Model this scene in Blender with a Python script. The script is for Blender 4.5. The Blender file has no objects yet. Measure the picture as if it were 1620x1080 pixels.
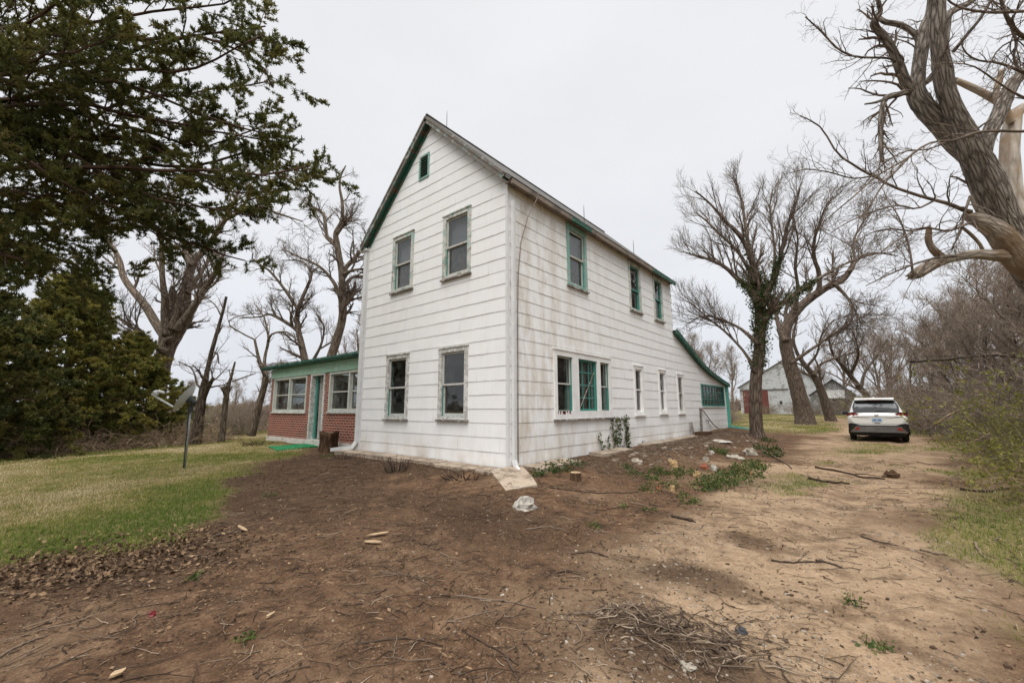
import bpy, math, numpy as np
from mathutils import Matrix, Vector
SC = bpy.context.scene
COL = SC.collection
PI = math.pi
# ------------------------------------------------------------------ camera model of the photograph (metres, house corner = origin)
CF, CYAW, CPIT, CROL = 663.409, -0.69901, 0.15846, -0.00403
CAM = np.array([5.43699, -6.36277, 1.15])
_fw = np.array([math.sin(CYAW)*math.cos(CPIT), math.cos(CYAW)*math.cos(CPIT), math.sin(CPIT)])
_r = np.array([math.cos(CYAW), -math.sin(CYAW), 0.0]); _u = np.cross(_r, _fw)
CR = _r*math.cos(CROL)+_u*math.sin(CROL); CU = -_r*math.sin(CROL)+_u*math.cos(CROL)
def D(x, y, z):
    """point seen at photo pixel (x, y), z metres along the view axis"""
    return CAM + (_fw + CR*((x-810)/CF) + CU*((540-y)/CF))*z
def sstep(a, b, x):
    t = np.clip((x-a)/(b-a), 0, 1); return t*t*(3-2*t)
# ------------------------------------------------------------------ value noise
def vnoise(x, y, seed=0):
    xi = np.floor(x).astype(np.int64); yi = np.floor(y).astype(np.int64)
    fx = x-xi; fy = y-yi; fx = fx*fx*(3-2*fx); fy = fy*fy*(3-2*fy)
    def h(a, b):
        n = (a*374761393 + b*668265263 + seed*974711) & 0x7fffffff
        n = ((n ^ (n >> 13))*1274126177) & 0x7fffffff
        return ((n ^ (n >> 16)) & 0xffff)/65535.0
    return (h(xi, yi)*(1-fx)+h(xi+1, yi)*fx)*(1-fy)+(h(xi, yi+1)*(1-fx)+h(xi+1, yi+1)*fx)*fy
def fbm(x, y, seed=0, o=4):
    s = 0; a = 1; t = 0
    for k in range(o):
        s = s+a*vnoise(x*2**k+k*17.3, y*2**k-k*9.1, seed+k); t += a; a *= .5
    return s/t
def vnw(x, y, per, seed=0):
    """value noise that repeats in x with an integer period"""
    xi = np.floor(x).astype(np.int64); yi = np.floor(y).astype(np.int64); fx = x-xi; fy = y-yi; fx = fx*fx*(3-2*fx); fy = fy*fy*(3-2*fy)
    def h(a, b):
        n = ((a % per)*374761393 + b*668265263 + seed*974711) & 0x7fffffff
        n = ((n ^ (n >> 13))*1274126177) & 0x7fffffff
        return ((n ^ (n >> 16)) & 0xffff)/65535.0
    return (h(xi, yi)*(1-fx)+h(xi+1, yi)*fx)*(1-fy)+(h(xi, yi+1)*(1-fx)+h(xi+1, yi+1)*fx)*fy
# ------------------------------------------------------------------ terrain
def Hs(x, y):
    """smooth height of the ground"""
    x = np.asarray(x, float); y = np.asarray(y, float)
    b = -.30+.10*sstep(-5, 10, y)+.55*sstep(18, 75, y)
    dx = np.maximum(np.maximum(-5.4-x, x), 0); dy = np.maximum(np.maximum(-y, y-16.5), 0)
    m = np.exp(-((dx*dx+dy*dy)/(1.9**2)))*(.235+.12*sstep(8, 16, y)*sstep(-3, 0, x))
    dx2 = np.maximum(np.maximum(-13.4-x, x+5.4), 0); dy2 = np.maximum(np.maximum(.5-y, y-5), 0)
    m2 = np.exp(-((dx2*dx2+dy2*dy2)/(2.0**2)))*.17
    b = b+np.maximum(m, m2)
    b = b+.13*np.exp(-((x-1.25)/.55)**2)*sstep(2.5, 5, y)*(1-sstep(12.5, 15, y))
    b = b+.05*sstep(-6, -12, x)*(1-sstep(8, 30, y))
    return b
def Hh(x, y):
    x = np.asarray(x, float); y = np.asarray(y, float)
    n = .10*(fbm(x*.35, y*.35, 3, 3)-.5)+.07*(fbm(x*1.7, y*1.7, 11, 3)-.5)+.022*(fbm(x*7, y*7, 23, 3)-.5)
    # wheel ruts of the drive
    rut = 0
    for cx in (4.75, 6.3):
        rut = rut-.045*np.exp(-((x-cx-.35*np.sin(y*.35)-.1)**2)/.06)*sstep(-5, -1, y)
    inside = (x > -5.35) & (x < -.05) & (y > .05) & (y < 16.4)
    return Hs(x, y)+np.where(inside, -.25, n+rut)
def G(px, py):
    d = _fw+CR*((px-810)/CF)+CU*((540-py)/CF)
    t = 0.5; p = CAM+d*t
    for _ in range(4000):
        p = CAM+d*t
        g = p[2]-float(Hh(p[0], p[1]))
        if g < .002 or t > 300: break
        t += max(.004, g*.5)
    return p
# ------------------------------------------------------------------ node helpers
def mat(name):
    m = bpy.data.materials.new(name); m.use_nodes = True
    nt = m.node_tree; b = nt.nodes['Principled BSDF']
    return m, nt, b
class NB:
    def __init__(s, nt): s.nt = nt
    def n(s, t, **k):
        nd = s.nt.nodes.new(t)
        for a, v in k.items():
            if a.startswith('i_'): nd.inputs[a[2:].replace('_', ' ')].default_value = v
            else: setattr(nd, a, v)
        return nd
    def l(s, a, b): s.nt.links.new(a, b)
    def co(s, kind='Object', scale=(1, 1, 1)):
        t = s.n('ShaderNodeTexCoord'); m = s.n('ShaderNodeMapping'); m.inputs['Scale'].default_value = scale
        s.l(t.outputs[kind], m.inputs['Vector']); return m.outputs['Vector']
    def attr(s, name, scale=None):
        t = s.n('ShaderNodeAttribute'); t.attribute_name = name
        return t
    def noise(s, vec, sc, det=4, ro=.6, dist=0):
        t = s.n('ShaderNodeTexNoise'); t.inputs['Scale'].default_value = sc; t.inputs['Detail'].default_value = det
        t.inputs['Roughness'].default_value = ro; t.inputs['Distortion'].default_value = dist
        if vec is not None: s.l(vec, t.inputs['Vector'])
        return t.outputs['Fac']
    def ramp(s, fac, stops, interp='LINEAR'):
        t = s.n('ShaderNodeValToRGB'); r = t.color_ramp; r.interpolation = interp
        while len(r.elements) < len(stops): r.elements.new(.5)
        for e, (p, c) in zip(r.elements, stops):
            e.position = p; e.color = (c[0], c[1], c[2], 1) if hasattr(c, '__len__') else (c, c, c, 1)
        s.l(fac, t.inputs['Fac']); return t.outputs['Color']
    def mix(s, fac, a, b, mode='MIX'):
        t = s.n('ShaderNodeMix'); t.data_type = 'RGBA'; t.blend_type = mode
        for v, i in ((fac, 0), (a, 6), (b, 7)):
            if hasattr(v, 'links'): s.l(v, t.inputs[i])
            elif i == 0: t.inputs[0].default_value = v
            else: t.inputs[i].default_value = (v[0], v[1], v[2], 1)
        return t.outputs[2]
    def math(s, op, a, b=0, c=None):
        t = s.n('ShaderNodeMath'); t.operation = op
        for v, i in ((a, 0), (b, 1), (c, 2)):
            if v is None: continue
            if hasattr(v, 'links'): s.l(v, t.inputs[i])
            else: t.inputs[i].default_value = v
        return t.outputs[0]
    def mapr(s, v, a, b, c=0, d=1):
        t = s.n('ShaderNodeMapRange'); t.clamp = True
        s.l(v, t.inputs[0])
        for i, q in enumerate((a, b, c, d)): t.inputs[i+1].default_value = q
        return t.outputs[0]
    def bump(s, h, st, di, b):
        t = s.n('ShaderNodeBump'); t.inputs['Strength'].default_value = st; t.inputs['Distance'].default_value = di
        s.l(h, t.inputs['Height']); s.l(t.outputs['Normal'], b.inputs['Normal']); return t
    def sep(s, v):
        t = s.n('ShaderNodeSeparateXYZ'); s.l(v, t.inputs[0]); return t.outputs
def plain(name, c, rough=.6, metal=0, var=.25, sc=6, bump=.15, bd=.01, spec=.3):
    m, nt, b = mat(name); q = NB(nt); v = q.co()
    n = q.noise(v, sc, 5); n2 = q.noise(v, sc*9, 3)
    c = np.array(c)
    col = q.ramp(n, [(.3, c*(1-var)), (.7, np.minimum(c*(1+var), 1))])
    q.l(col, b.inputs['Base Color']); b.inputs['Roughness'].default_value = rough; b.inputs['Metallic'].default_value = metal
    b.inputs['Specular IOR Level'].default_value = spec
    if bump: q.bump(n2, bump, bd, b)
    return m
# ------------------------------------------------------------------ mesh accumulator
class MA:
    def __init__(s): s.V = []; s.Q = []; s.T = []; s.n = 0; s.B = []; s.A = []; s.hasB = False; s.hasA = False
    def add(s, V, quads=None, tris=None, bk=None, val=None):
        V = np.asarray(V, float).reshape(-1, 3)
        if quads is not None and len(quads): s.Q.append(np.asarray(quads, np.int64).reshape(-1, 4)+s.n)
        if tris is not None and len(tris): s.T.append(np.asarray(tris, np.int64).reshape(-1, 3)+s.n)
        s.V.append(V); s.n += len(V)
        if bk is not None: s.hasB = True
        if val is not None: s.hasA = True
        s.B.append(bk if bk is not None else np.zeros((len(V), 3)))
        s.A.append(np.broadcast_to(val, (len(V),)) if val is not None else np.zeros(len(V)))
        return s
    def box(s, x0, x1, y0, y1, z0, z1):
        return s.obox(((x0+x1)/2, (y0+y1)/2, (z0+z1)/2), np.eye(3), ((x1-x0)/2, (y1-y0)/2, (z1-z0)/2))
    def obox(s, c, ax, h):
        c = np.asarray(c, float); ax = np.asarray(ax, float)
        sg = np.array([[-1, -1, -1], [1, -1, -1], [1, 1, -1], [-1, 1, -1], [-1, -1, 1], [1, -1, 1], [1, 1, 1], [-1, 1, 1]], float)
        V = c+(sg*np.asarray(h, float))@ax
        return s.add(V, [[0, 3, 2, 1], [4, 5, 6, 7], [0, 1, 5, 4], [1, 2, 6, 5], [2, 3, 7, 6], [3, 0, 4, 7]])
    def beam(s, a, b, w, t, up=(0, 0, 1)):
        """board from a to b, w across 'up x dir', t along up"""
        a = np.asarray(a, float); b = np.asarray(b, float); d = b-a; L = np.linalg.norm(d); d = d/L
        up = np.asarray(up, float); sd = np.cross(up, d); sd /= np.linalg.norm(sd); u2 = np.cross(d, sd)
        return s.obox((a+b)/2, [d, sd, u2], (L/2, w/2, t/2))
    def prism(s, poly, off):
        poly = np.asarray(poly, float); n = len(poly); V = np.vstack([poly, poly+np.asarray(off, float)])
        c = np.vstack([poly.mean(0), poly.mean(0)+np.asarray(off, float)])
        V = np.vstack([V, c])
        q = [[i, (i+1) % n, n+(i+1) % n, n+i] for i in range(n)]
        t = [[(i+1) % n, i, 2*n] for i in range(n)]+[[n+i, n+(i+1) % n, 2*n+1] for i in range(n)]
        return s.add(V, q, t)
    def tube(s, pts, r, S=8, val=None, cap=True):
        pts = np.asarray(pts, float); r = np.broadcast_to(np.asarray(r, float), (len(pts),))
        return s.tubes(pts[None], r[None], S, val, cap)
    def tubes(s, P, R, S=4, val=None, cap=False):
        M, K, _ = P.shape
        T = np.gradient(P, axis=1); T /= np.linalg.norm(T, axis=2, keepdims=True)+1e-9
        ref = np.where(np.abs(T.mean(1)[:, 2:3]) < .75, np.array([[0, 0, 1.]]), np.array([[1., 0, 0]]))[:, None, :]
        U = np.cross(T, np.broadcast_to(ref, T.shape)); U /= np.linalg.norm(U, axis=2, keepdims=True)+1e-9
        W = np.cross(T, U)
        a = np.arange(S)*2*PI/S
        ring = U[:, :, None, :]*np.cos(a)[None, None, :, None]+W[:, :, None, :]*np.sin(a)[None, None, :, None]
        V = P[:, :, None, :]+ring*R[:, :, None, None]
        L = np.concatenate([np.zeros((M, 1)), np.cumsum(np.linalg.norm(np.diff(P, axis=1), axis=2), 1)], 1)
        bk = np.stack([np.cos(a)[None, None, :]*R[:, :, None], np.sin(a)[None, None, :]*R[:, :, None], np.broadcast_to(L[:, :, None], (M, K, S))], -1)
        bk = bk+np.arange(M)[:, None, None, None]*3.7
        i = np.arange(M)[:, None, None]*K*S+np.arange(K-1)[None, :, None]*S
        j = np.arange(S)[None, None, :]; j2 = (j+1) % S
        q = np.stack([i+j, i+j2, i+S+j2, i+S+j], -1).reshape(-1, 4)
        if val is not None and np.ndim(val): val = np.repeat(np.asarray(val, float), K*S)
        n0 = s.n
        s.add(V.reshape(-1, 3), q, None, bk.reshape(-1, 3), val)
        if cap:
            for m in range(M):
                for k, fl in ((0, 1), (K-1, 0)):
                    ctr = P[m, k]; base = n0+(m*K+k)*S
                    tr = [[base+x, base+(x+1) % S, s.n] if not fl else [base+(x+1) % S, base+x, s.n] for x in range(S)]
                    s.add(ctr[None], None, None, bk[m, k, :1], None if val is None else (val if np.ndim(val) == 0 else val[m*K*S]))
                    s.T.append(np.array(tr))
        return s
    def ellipsoid(s, c, r, n=10, m=7, jit=0, seed=0):
        rg = np.random.default_rng(seed)
        th = np.linspace(0, PI, m)[:, None]; ph = np.arange(n)[None, :]*2*PI/n
        u = np.stack([np.sin(th)*np.cos(ph), np.sin(th)*np.sin(ph), np.cos(th)+0*ph], -1)
        k = 1+jit*(rg.random((m, n, 1))-.5); k[0] = k[0, 0]; k[-1] = k[-1, 0]
        V = np.asarray(c, float)+u*k*np.asarray(r, float)
        q = [[i*n+j, i*n+(j+1) % n, (i+1)*n+(j+1) % n, (i+1)*n+j] for i in range(m-1) for j in range(n)]
        return s.add(V.reshape(-1, 3), q)
    def obj(s, name, m, parent=None, smooth=False, local=False, angle=None):
        me = bpy.data.meshes.new(name)
        V = np.vstack(s.V) if s.V else np.zeros((0, 3))
        if parent is not None and not local: V = V-np.array(parent['_o'])
        Q = np.vstack(s.Q) if s.Q else np.zeros((0, 4), np.int64)
        T = np.vstack(s.T) if s.T else np.zeros((0, 3), np.int64)
        me.vertices.add(len(V)); me.vertices.foreach_set('co', V.astype(np.float32).ravel())
        idx = np.concatenate([Q.ravel(), T.ravel()]).astype(np.int32)
        st = np.concatenate([np.arange(len(Q))*4, len(Q)*4+np.arange(len(T))*3]).astype(np.int32)
        me.loops.add(len(idx)); me.loops.foreach_set('vertex_index', idx)
        me.polygons.add(len(st)); me.polygons.foreach_set('loop_start', st)
        me.update(calc_edges=True)
        if s.hasB:
            a = me.attributes.new('bk', 'FLOAT_VECTOR', 'POINT'); a.data.foreach_set('vector', np.vstack(s.B).astype(np.float32).ravel())
        if s.hasA:
            a = me.attributes.new('rv', 'FLOAT', 'POINT'); a.data.foreach_set('value', np.concatenate(s.A).astype(np.float32))
        if smooth or angle: me.polygons.foreach_set('use_smooth', np.ones(len(st), bool))
        else: me.polygons.foreach_set('use_smooth', np.zeros(len(st), bool))
        if angle: me.set_sharp_from_angle(angle=math.radians(angle))
        me.validate()
        o = bpy.data.objects.new(name, me); COL.objects.link(o)
        if m is not None: me.materials.append(m)
        if parent is not None: o.parent = parent
        o['_o'] = [0., 0., 0.]
        if parent is not None: o['_o'] = list(parent['_o'])
        return o
def tag(o, label, cat, group=None, kind=None):
    if label: o['label'] = label
    if cat: o['category'] = cat
    if group: o['group'] = group
    if kind: o['kind'] = kind
    return o
def thing(name, label, cat, loc=(0, 0, 0), group=None, rz=0):
    o = bpy.data.objects.new(name, None); COL.objects.link(o); o.location = [float(v) for v in loc]; o.rotation_euler = (0, 0, rz)
    o.empty_display_size = .2
    o['_o'] = [float(v) for v in loc]
    return tag(o, label, cat, group)
def dup(root, loc, rz=0, sc=1, label=None):
    r = root.copy(); COL.objects.link(r); r.location = [float(v) for v in loc]; r.rotation_euler = (0, 0, rz); r.scale = (sc, sc, sc)
    if label: r['label'] = label
    for ch in root.children:
        c = ch.copy(); COL.objects.link(c); c.parent = r
        for g in ch.children:
            d = g.copy(); COL.objects.link(d); d.parent = c
    return r
def single(ma, name, m, label, cat, loc=None, group=None, kind=None, smooth=False, angle=None):
    """a thing that is one mesh; its origin goes to its base"""
    V = np.vstack(ma.V)
    if loc is None: loc = [V[:, 0].mean(), V[:, 1].mean(), V[:, 2].min()]
    ma.V = [v-np.array(loc) for v in ma.V]
    o = ma.obj(name, m, None, smooth, angle=angle); o.location = [float(v) for v in loc]; o['_o'] = [float(v) for v in loc]
    return tag(o, label, cat, group, kind)
# ================================================================== materials
def m_siding():
    m, nt, b = mat('asbestos_siding'); q = NB(nt); v = q.co(); X, Y, Z = q.sep(v)
    grain = q.noise(q.co(scale=(14, 14, .7)), 3, 5, .65)
    big = q.noise(q.co(scale=(1, 1, .6)), .9, 4)
    tone = q.noise(q.co(scale=(1.6, 1.6, 3.5)), 1.0, 1)
    col = q.ramp(grain, [(.25, (.79, .785, .77)), (.75, (.865, .865, .855))])
    col = q.mix(q.mapr(tone, .35, .65, 0, .35), col, (.77, .778, .79))
    # ochre weathering, strongest on the long wall near the corner and under the eaves
    side = q.mapr(X, -.05, .0, .12, 1)
    near = q.mapr(Y, 5.5, .3, .16, 1)
    st = q.noise(q.co(scale=(2.2, 2.2, .75)), 1.25, 7, .72)
    stm = q.math('MULTIPLY', q.mapr(st, .43, .68), q.math('MULTIPLY', side, near))
    col = q.mix(q.math('MULTIPLY', stm, .68), col, (.43, .345, .225))
    # black mildew flecks
    fl = q.noise(q.co(scale=(3, 3, 2)), 9, 6, .75); fm = q.noise(v, .8, 2)
    flm = q.math('MULTIPLY', q.math('MULTIPLY', q.mapr(fl, .60, .70), q.mapr(fm, .44, .62)), q.math('MULTIPLY', side, near))
    col = q.mix(q.math('MULTIPLY', flm, .7), col, (.13, .115, .09))
    # lichen / splash dirt just above the soil
    low = q.math('MULTIPLY', q.mapr(Z, .75, .0), q.mapr(big, .42, .68))
    col = q.mix(q.math('MULTIPLY', low, .75), col, (.42, .36, .28))
    # grime plus gap shadow, both painted as a dark line at each course butt
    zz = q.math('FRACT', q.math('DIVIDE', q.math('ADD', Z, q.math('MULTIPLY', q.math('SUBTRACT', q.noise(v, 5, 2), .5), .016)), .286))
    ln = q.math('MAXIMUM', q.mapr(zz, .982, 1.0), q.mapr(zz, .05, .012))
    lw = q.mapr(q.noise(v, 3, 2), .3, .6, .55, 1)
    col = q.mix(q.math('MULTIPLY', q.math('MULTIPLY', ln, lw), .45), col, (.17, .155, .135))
    q.l(col, b.inputs['Base Color']); b.inputs['Roughness'].default_value = .75; b.inputs['Specular IOR Level'].default_value = .25
    q.bump(grain, .25, .004, b)
    return m
def m_peel(name, paint, wood, paint2=None, amt=.5, amt2=.5, sc=7):
    """weathered paint: paint flakes over bare grey wood, with a second older colour"""
    m, nt, b = mat(name); q = NB(nt); v = q.co()
    n = q.noise(v, sc, 8, .75); n2 = q.noise(v, sc*.6, 6, .7, .3)
    wd = q.ramp(q.noise(v, sc*5, 5), [(.3, np.array(wood)*.65), (.7, np.array(wood)*1.25)])
    col = wd
    if paint2 is not None:
        col = q.mix(q.mapr(n2, .5-.2*(amt2-.5)*2-.03, .5-.2*(amt2-.5)*2+.03), col, paint2)
    e = .5-.25*(amt-.5)*2
    pm = q.mapr(n, e-.025, e+.025)
    pc = q.ramp(q.noise(v, 3, 3), [(.3, np.array(paint)*.88), (.7, np.minimum(np.array(paint)*1.08, 1))])
    col = q.mix(pm, col, pc)
    q.l(col, b.inputs['Base Color']); b.inputs['Roughness'].default_value = .72
    q.bump(pm, .5, .004, b)
    return m
def m_bark(name, c1, c2, c3=None, sc=1.0, bump=1.0, bd=.03, lz=3.0):
    m, nt, b = mat(name); q = NB(nt)
    a = q.attr('bk'); mp = q.n('ShaderNodeMapping'); q.l(a.outputs['Vector'], mp.inputs['Vector']); mp.inputs['Scale'].default_value = (sc*15, sc*15, sc*lz)
    n = q.noise(mp.outputs['Vector'], 1.6, 8, .74, .8)
    vo = q.n('ShaderNodeTexVoronoi'); vo.feature = 'DISTANCE_TO_EDGE'; vo.inputs['Scale'].default_value = .9
    mx = q.n('ShaderNodeMix'); mx.data_type = 'VECTOR'; mx.inputs[0].default_value = .25
    q.l(mp.outputs['Vector'], mx.inputs[4])
    nn = q.n('ShaderNodeTexNoise'); q.l(mp.outputs['Vector'], nn.inputs['Vector']); nn.inputs['Scale'].default_value = 1.5
    q.l(nn.outputs['Color'], mx.inputs[5]); q.l(mx.outputs[1], vo.inputs['Vector'])
    h = q.math('ADD', q.math('MULTIPLY', q.mapr(vo.outputs['Distance'], 0, .30), .75), q.math('MULTIPLY', q.mapr(n, .28, .72), .85))
    col = q.ramp(q.math('MULTIPLY', h, .6), [(.15, c1), (.75, c2)])
    if c3 is not None:
        col = q.mix(q.mapr(q.noise(q.co(), .9, 4), .48, .60), col, c3)
    q.l(col, b.inputs['Base Color']); b.inputs['Roughness'].default_value = .9; b.inputs['Specular IOR Level'].default_value = .15
    q.bump(h, bump, bd, b)
    return m
def m_leaf(name, stops, rough=.6, trans=.25):
    m, nt, b = mat(name); q = NB(nt); a = q.attr('rv')
    col = q.ramp(a.outputs['Fac'], stops)
    q.l(col, b.inputs['Base Color']); b.inputs['Roughness'].default_value = rough; b.inputs['Specular IOR Level'].default_value = .2
    if trans:
        tr = q.n('ShaderNodeBsdfTranslucent'); q.l(col, tr.inputs['Color']); mx = q.n('ShaderNodeMixShader'); mx.inputs[0].default_value = trans
        out = [n for n in nt.nodes if n.type == 'OUTPUT_MATERIAL'][0]
        q.l(b.outputs[0], mx.inputs[1]); q.l(tr.outputs[0], mx.inputs[2]); q.l(mx.outputs[0], out.inputs['Surface'])
    return m
def m_glass(name, tint=(.76, .78, .78), refl=1.0, dirt=.12):
    m, nt, b = mat(name); q = NB(nt)
    out = [n for n in nt.nodes if n.type == 'OUTPUT_MATERIAL'][0]
    tr = q.n('ShaderNodeBsdfTransparent'); tr.inputs[0].default_value = (*tint, 1)
    gl = q.n('ShaderNodeBsdfGlossy'); gl.inputs['Roughness'].default_value = .015
    v = q.co(); nb = q.noise(v, 2.2, 1); bp = q.n('ShaderNodeBump'); bp.inputs['Strength'].default_value = .3; bp.inputs['Distance'].default_value = .02
    q.l(nb, bp.inputs['Height']); q.l(bp.outputs[0], gl.inputs['Normal'])
    ge = q.n('ShaderNodeNewGeometry'); vm = q.n('ShaderNodeVectorMath'); vm.operation = 'DOT_PRODUCT'; q.l(ge.outputs['Normal'], vm.inputs[0]); q.l(ge.outputs['Incoming'], vm.inputs[1])
    fz = q.math('ADD', q.math('MULTIPLY', q.math('POWER', q.math('SUBTRACT', 1, q.math('ABSOLUTE', vm.outputs['Value'])), 5), .92), .065)
    mx = q.n('ShaderNodeMixShader'); q.l(q.math('MULTIPLY', fz, refl), mx.inputs[0])
    q.l(tr.outputs[0], mx.inputs[1]); q.l(gl.outputs[0], mx.inputs[2])
    df = q.n('ShaderNodeBsdfDiffuse'); df.inputs[0].default_value = (.35, .33, .3, 1)
    m2 = q.n('ShaderNodeMixShader'); q.l(q.math('MULTIPLY', q.mapr(q.noise(v, 5, 6, .7), .4, .8), dirt), m2.inputs[0])
    q.l(mx.outputs[0], m2.inputs[1]); q.l(df.outputs[0], m2.inputs[2]); q.l(m2.outputs[0], out.inputs['Surface'])
    nt.nodes.remove(b)
    return m
def m_brick():
    m, nt, b = mat('red_brick'); q = NB(nt); v = q.co(); X, Y, Z = q.sep(v)
    cb = q.n('ShaderNodeCombineXYZ'); q.l(q.math('ADD', X, Y), cb.inputs[0]); q.l(Z, cb.inputs[1])
    br = q.n('ShaderNodeTexBrick'); q.l(cb.outputs[0], br.inputs['Vector']); br.inputs['Scale'].default_value = 1
    br.inputs['Brick Width'].default_value = .215; br.inputs['Row Height'].default_value = .083; br.inputs['Mortar Size'].default_value = .011
    br.inputs['Mortar Smooth'].default_value = .3
    br.inputs['Color1'].default_value = (.25, .042, .021, 1); br.inputs['Color2'].default_value = (.135, .026, .015, 1); br.inputs['Mortar'].default_value = (.44, .36, .28, 1)
    col = q.mix(q.mapr(q.noise(v, 3, 5), .45, .7, 0, .4), br.outputs['Color'], (.30, .12, .075))
    q.l(col, b.inputs['Base Color']); b.inputs['Roughness'].default_value = .85
    q.bump(q.math('SUBTRACT', q.math('MULTIPLY', q.noise(v, 40, 3), .3), br.outputs['Fac']), .6, .008, b)
    return m
def m_shingle(name, c=(.10, .095, .09)):
    m, nt, b = mat(name); q = NB(nt); v = q.co(); X, Y, Z = q.sep(v)
    cb = q.n('ShaderNodeCombineXYZ'); q.l(Y, cb.inputs[0]); q.l(q.math('MULTIPLY', Z, 1.4), cb.inputs[1])
    br = q.n('ShaderNodeTexBrick'); q.l(cb.outputs[0], br.inputs['Vector']); br.inputs['Scale'].default_value = 1
    br.inputs['Brick Width'].default_value = .3; br.inputs['Row Height'].default_value = .15; br.inputs['Mortar Size'].default_value = .008
    c = np.array(c)
    br.inputs['Color1'].default_value = (*(c*1.2), 1); br.inputs['Color2'].default_value = (*(c*.75), 1); br.inputs['Mortar'].default_value = (*(c*.3), 1)
    col = q.mix(q.mapr(q.noise(v, 2.5, 5), .45, .7, 0, .6), br.outputs['Color'], (.20, .18, .15))
    q.l(col, b.inputs['Base Color']); b.inputs['Roughness'].default_value = .95
    q.bump(q.noise(v, 60, 3), .4, .006, b)
    return m
def m_ground():
    m, nt, b = mat('yard_soil'); q = NB(nt); v = q.co(); a = q.attr('mask'); sp = q.n('ShaderNodeSeparateColor'); q.l(a.outputs['Color'], sp.inputs[0])
    lawn, sand, dark = sp.outputs[0], sp.outputs[1], sp.outputs[2]
    n1 = q.noise(v, .7, 6, .62, .4); n2 = q.noise(v, 3.2, 7, .68, .3); n3 = q.noise(v, 17, 6, .7); n4 = q.noise(v, 70, 4, .7)
    fine = q.math('ADD', q.math('MULTIPLY', n3, .55), q.math('MULTIPLY', n4, .45))
    soil = q.ramp(q.math('ADD', q.math('MULTIPLY', n2, .55), q.math('MULTIPLY', fine, .45)),
                  [(.34, (.026, .0145, .0085)), (.50, (.110, .063, .036)), (.66, (.25, .156, .093))])
    pale = q.ramp(fine, [(.3, (.165, .105, .062)), (.7, (.31, .215, .135))])
    soil = q.mix(q.mapr(n1, .52, .68, 0, .5), soil, pale)
    drk = q.ramp(fine, [(.35, (.018, .0105, .0065)), (.65, (.090, .053, .031))])
    soil = q.mix(dark, soil, drk)
    mv = q.n('ShaderNodeTexVoronoi'); mv.inputs['Scale'].default_value = 85; mv.inputs['Randomness'].default_value = 1; wv = q.n('ShaderNodeMix'); wv.data_type = 'VECTOR'; wv.inputs[0].default_value = .03; nw = q.n('ShaderNodeTexNoise'); nw.inputs['Scale'].default_value = 30; q.l(v, nw.inputs['Vector']); q.l(v, wv.inputs[4]); q.l(nw.outputs['Color'], wv.inputs[5]); q.l(wv.outputs[1], mv.inputs['Vector'])
    ms_ = q.n('ShaderNodeSeparateColor'); q.l(mv.outputs['Color'], ms_.inputs[0])
    mul = q.mapr(q.noise(v, 2.1, 4), .40, .62)
    soil = q.mix(q.math('MULTIPLY', q.math('MULTIPLY', q.mapr(ms_.outputs[0], .62, .72), mul), .75), soil, q.ramp(ms_.outputs[1], [(0, (.020, .012, .008)), (.55, (.075, .043, .025)), (.85, (.19, .12, .07)), (1, (.33, .235, .15))]))
    sd = q.ramp(fine, [(.28, (.155, .100, .060)), (.45, (.30, .205, .127)), (.72, (.47, .345, .222))])
    sd = q.mix(q.mapr(q.math('ADD', q.math('MULTIPLY', n2, .6), q.math('MULTIPLY', n1, .4)), .47, .60, 0, .85), sd, q.ramp(fine, [(.3, (.06, .036, .021)), (.7, (.19, .12, .072))]))
    # scattered small stones in the drive
    vo = q.n('ShaderNodeTexVoronoi'); vo.inputs['Scale'].default_value = 48; q.l(v, vo.inputs['Vector'])
    cs = q.n('ShaderNodeSeparateColor'); q.l(vo.outputs['Color'], cs.inputs[0])
    peb = q.math('MULTIPLY', q.mapr(vo.outputs['Distance'], .33, .26), q.math('GREATER_THAN', cs.outputs[0], .55))
    peb = q.math('MULTIPLY', peb, q.mapr(q.noise(v, 1.1, 3), .44, .62))
    sd = q.mix(q.math('MULTIPLY', peb, .8), sd, q.ramp(cs.outputs[1], [(0, (.16, .12, .085)), (1, (.46, .40, .33))]))
    col = q.mix(sand, soil, sd)
    gl = q.ramp(q.math('ADD', q.math('MULTIPLY', n2, .6), q.math('MULTIPLY', fine, .4)), [(.35, (.085, .085, .028)), (.5, (.15, .135, .05)), (.68, (.30, .225, .11))])
    col = q.mix(lawn, col, gl)
    q.l(col, b.inputs['Base Color']); b.inputs['Roughness'].default_value = .95; b.inputs['Specular IOR Level'].default_value = .12
    hh = q.math('ADD', q.math('MULTIPLY', n2, .7), q.math('ADD', q.math('MULTIPLY', n3, .35), q.math('ADD', q.math('MULTIPLY', n4, .12), q.math('ADD', q.math('MULTIPLY', peb, .06), q.math('MULTIPLY', q.math('MULTIPLY', ms_.outputs[0], mul), .10)))))
    q.bump(hh, 1.0, .06, b)
    return m
M = {}
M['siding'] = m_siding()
TURQ = (.055, .235, .190); TURQ_P = (.16, .42, .36); WHT = (.74, .73, .70); GRY = (.24, .225, .20)
M['trim_low'] = m_peel('trim_weathered_white', (.64, .63, .60), (.42, .405, .375), (.38, .46, .42), .50, .25, 11)
M['trim_up'] = m_peel('trim_turquoise_flaking', (.27, .44, .39), (.30, .28, .245), (.56, .55, .50), .40, .62)
M['trim_turq'] = m_peel('trim_turquoise', (.19, .37, .32), (.33, .31, .275), (.50, .52, .47), .62, .5, 9)
M['trim_white'] = m_peel('trim_white_flaking', (.76, .75, .73), (.26, .235, .20), (.55, .53, .5), .82, .6)
M['sash_grey'] = m_peel('sash_grey', (.50, .49, .45), (.33, .31, .28), None, .7)
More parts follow.
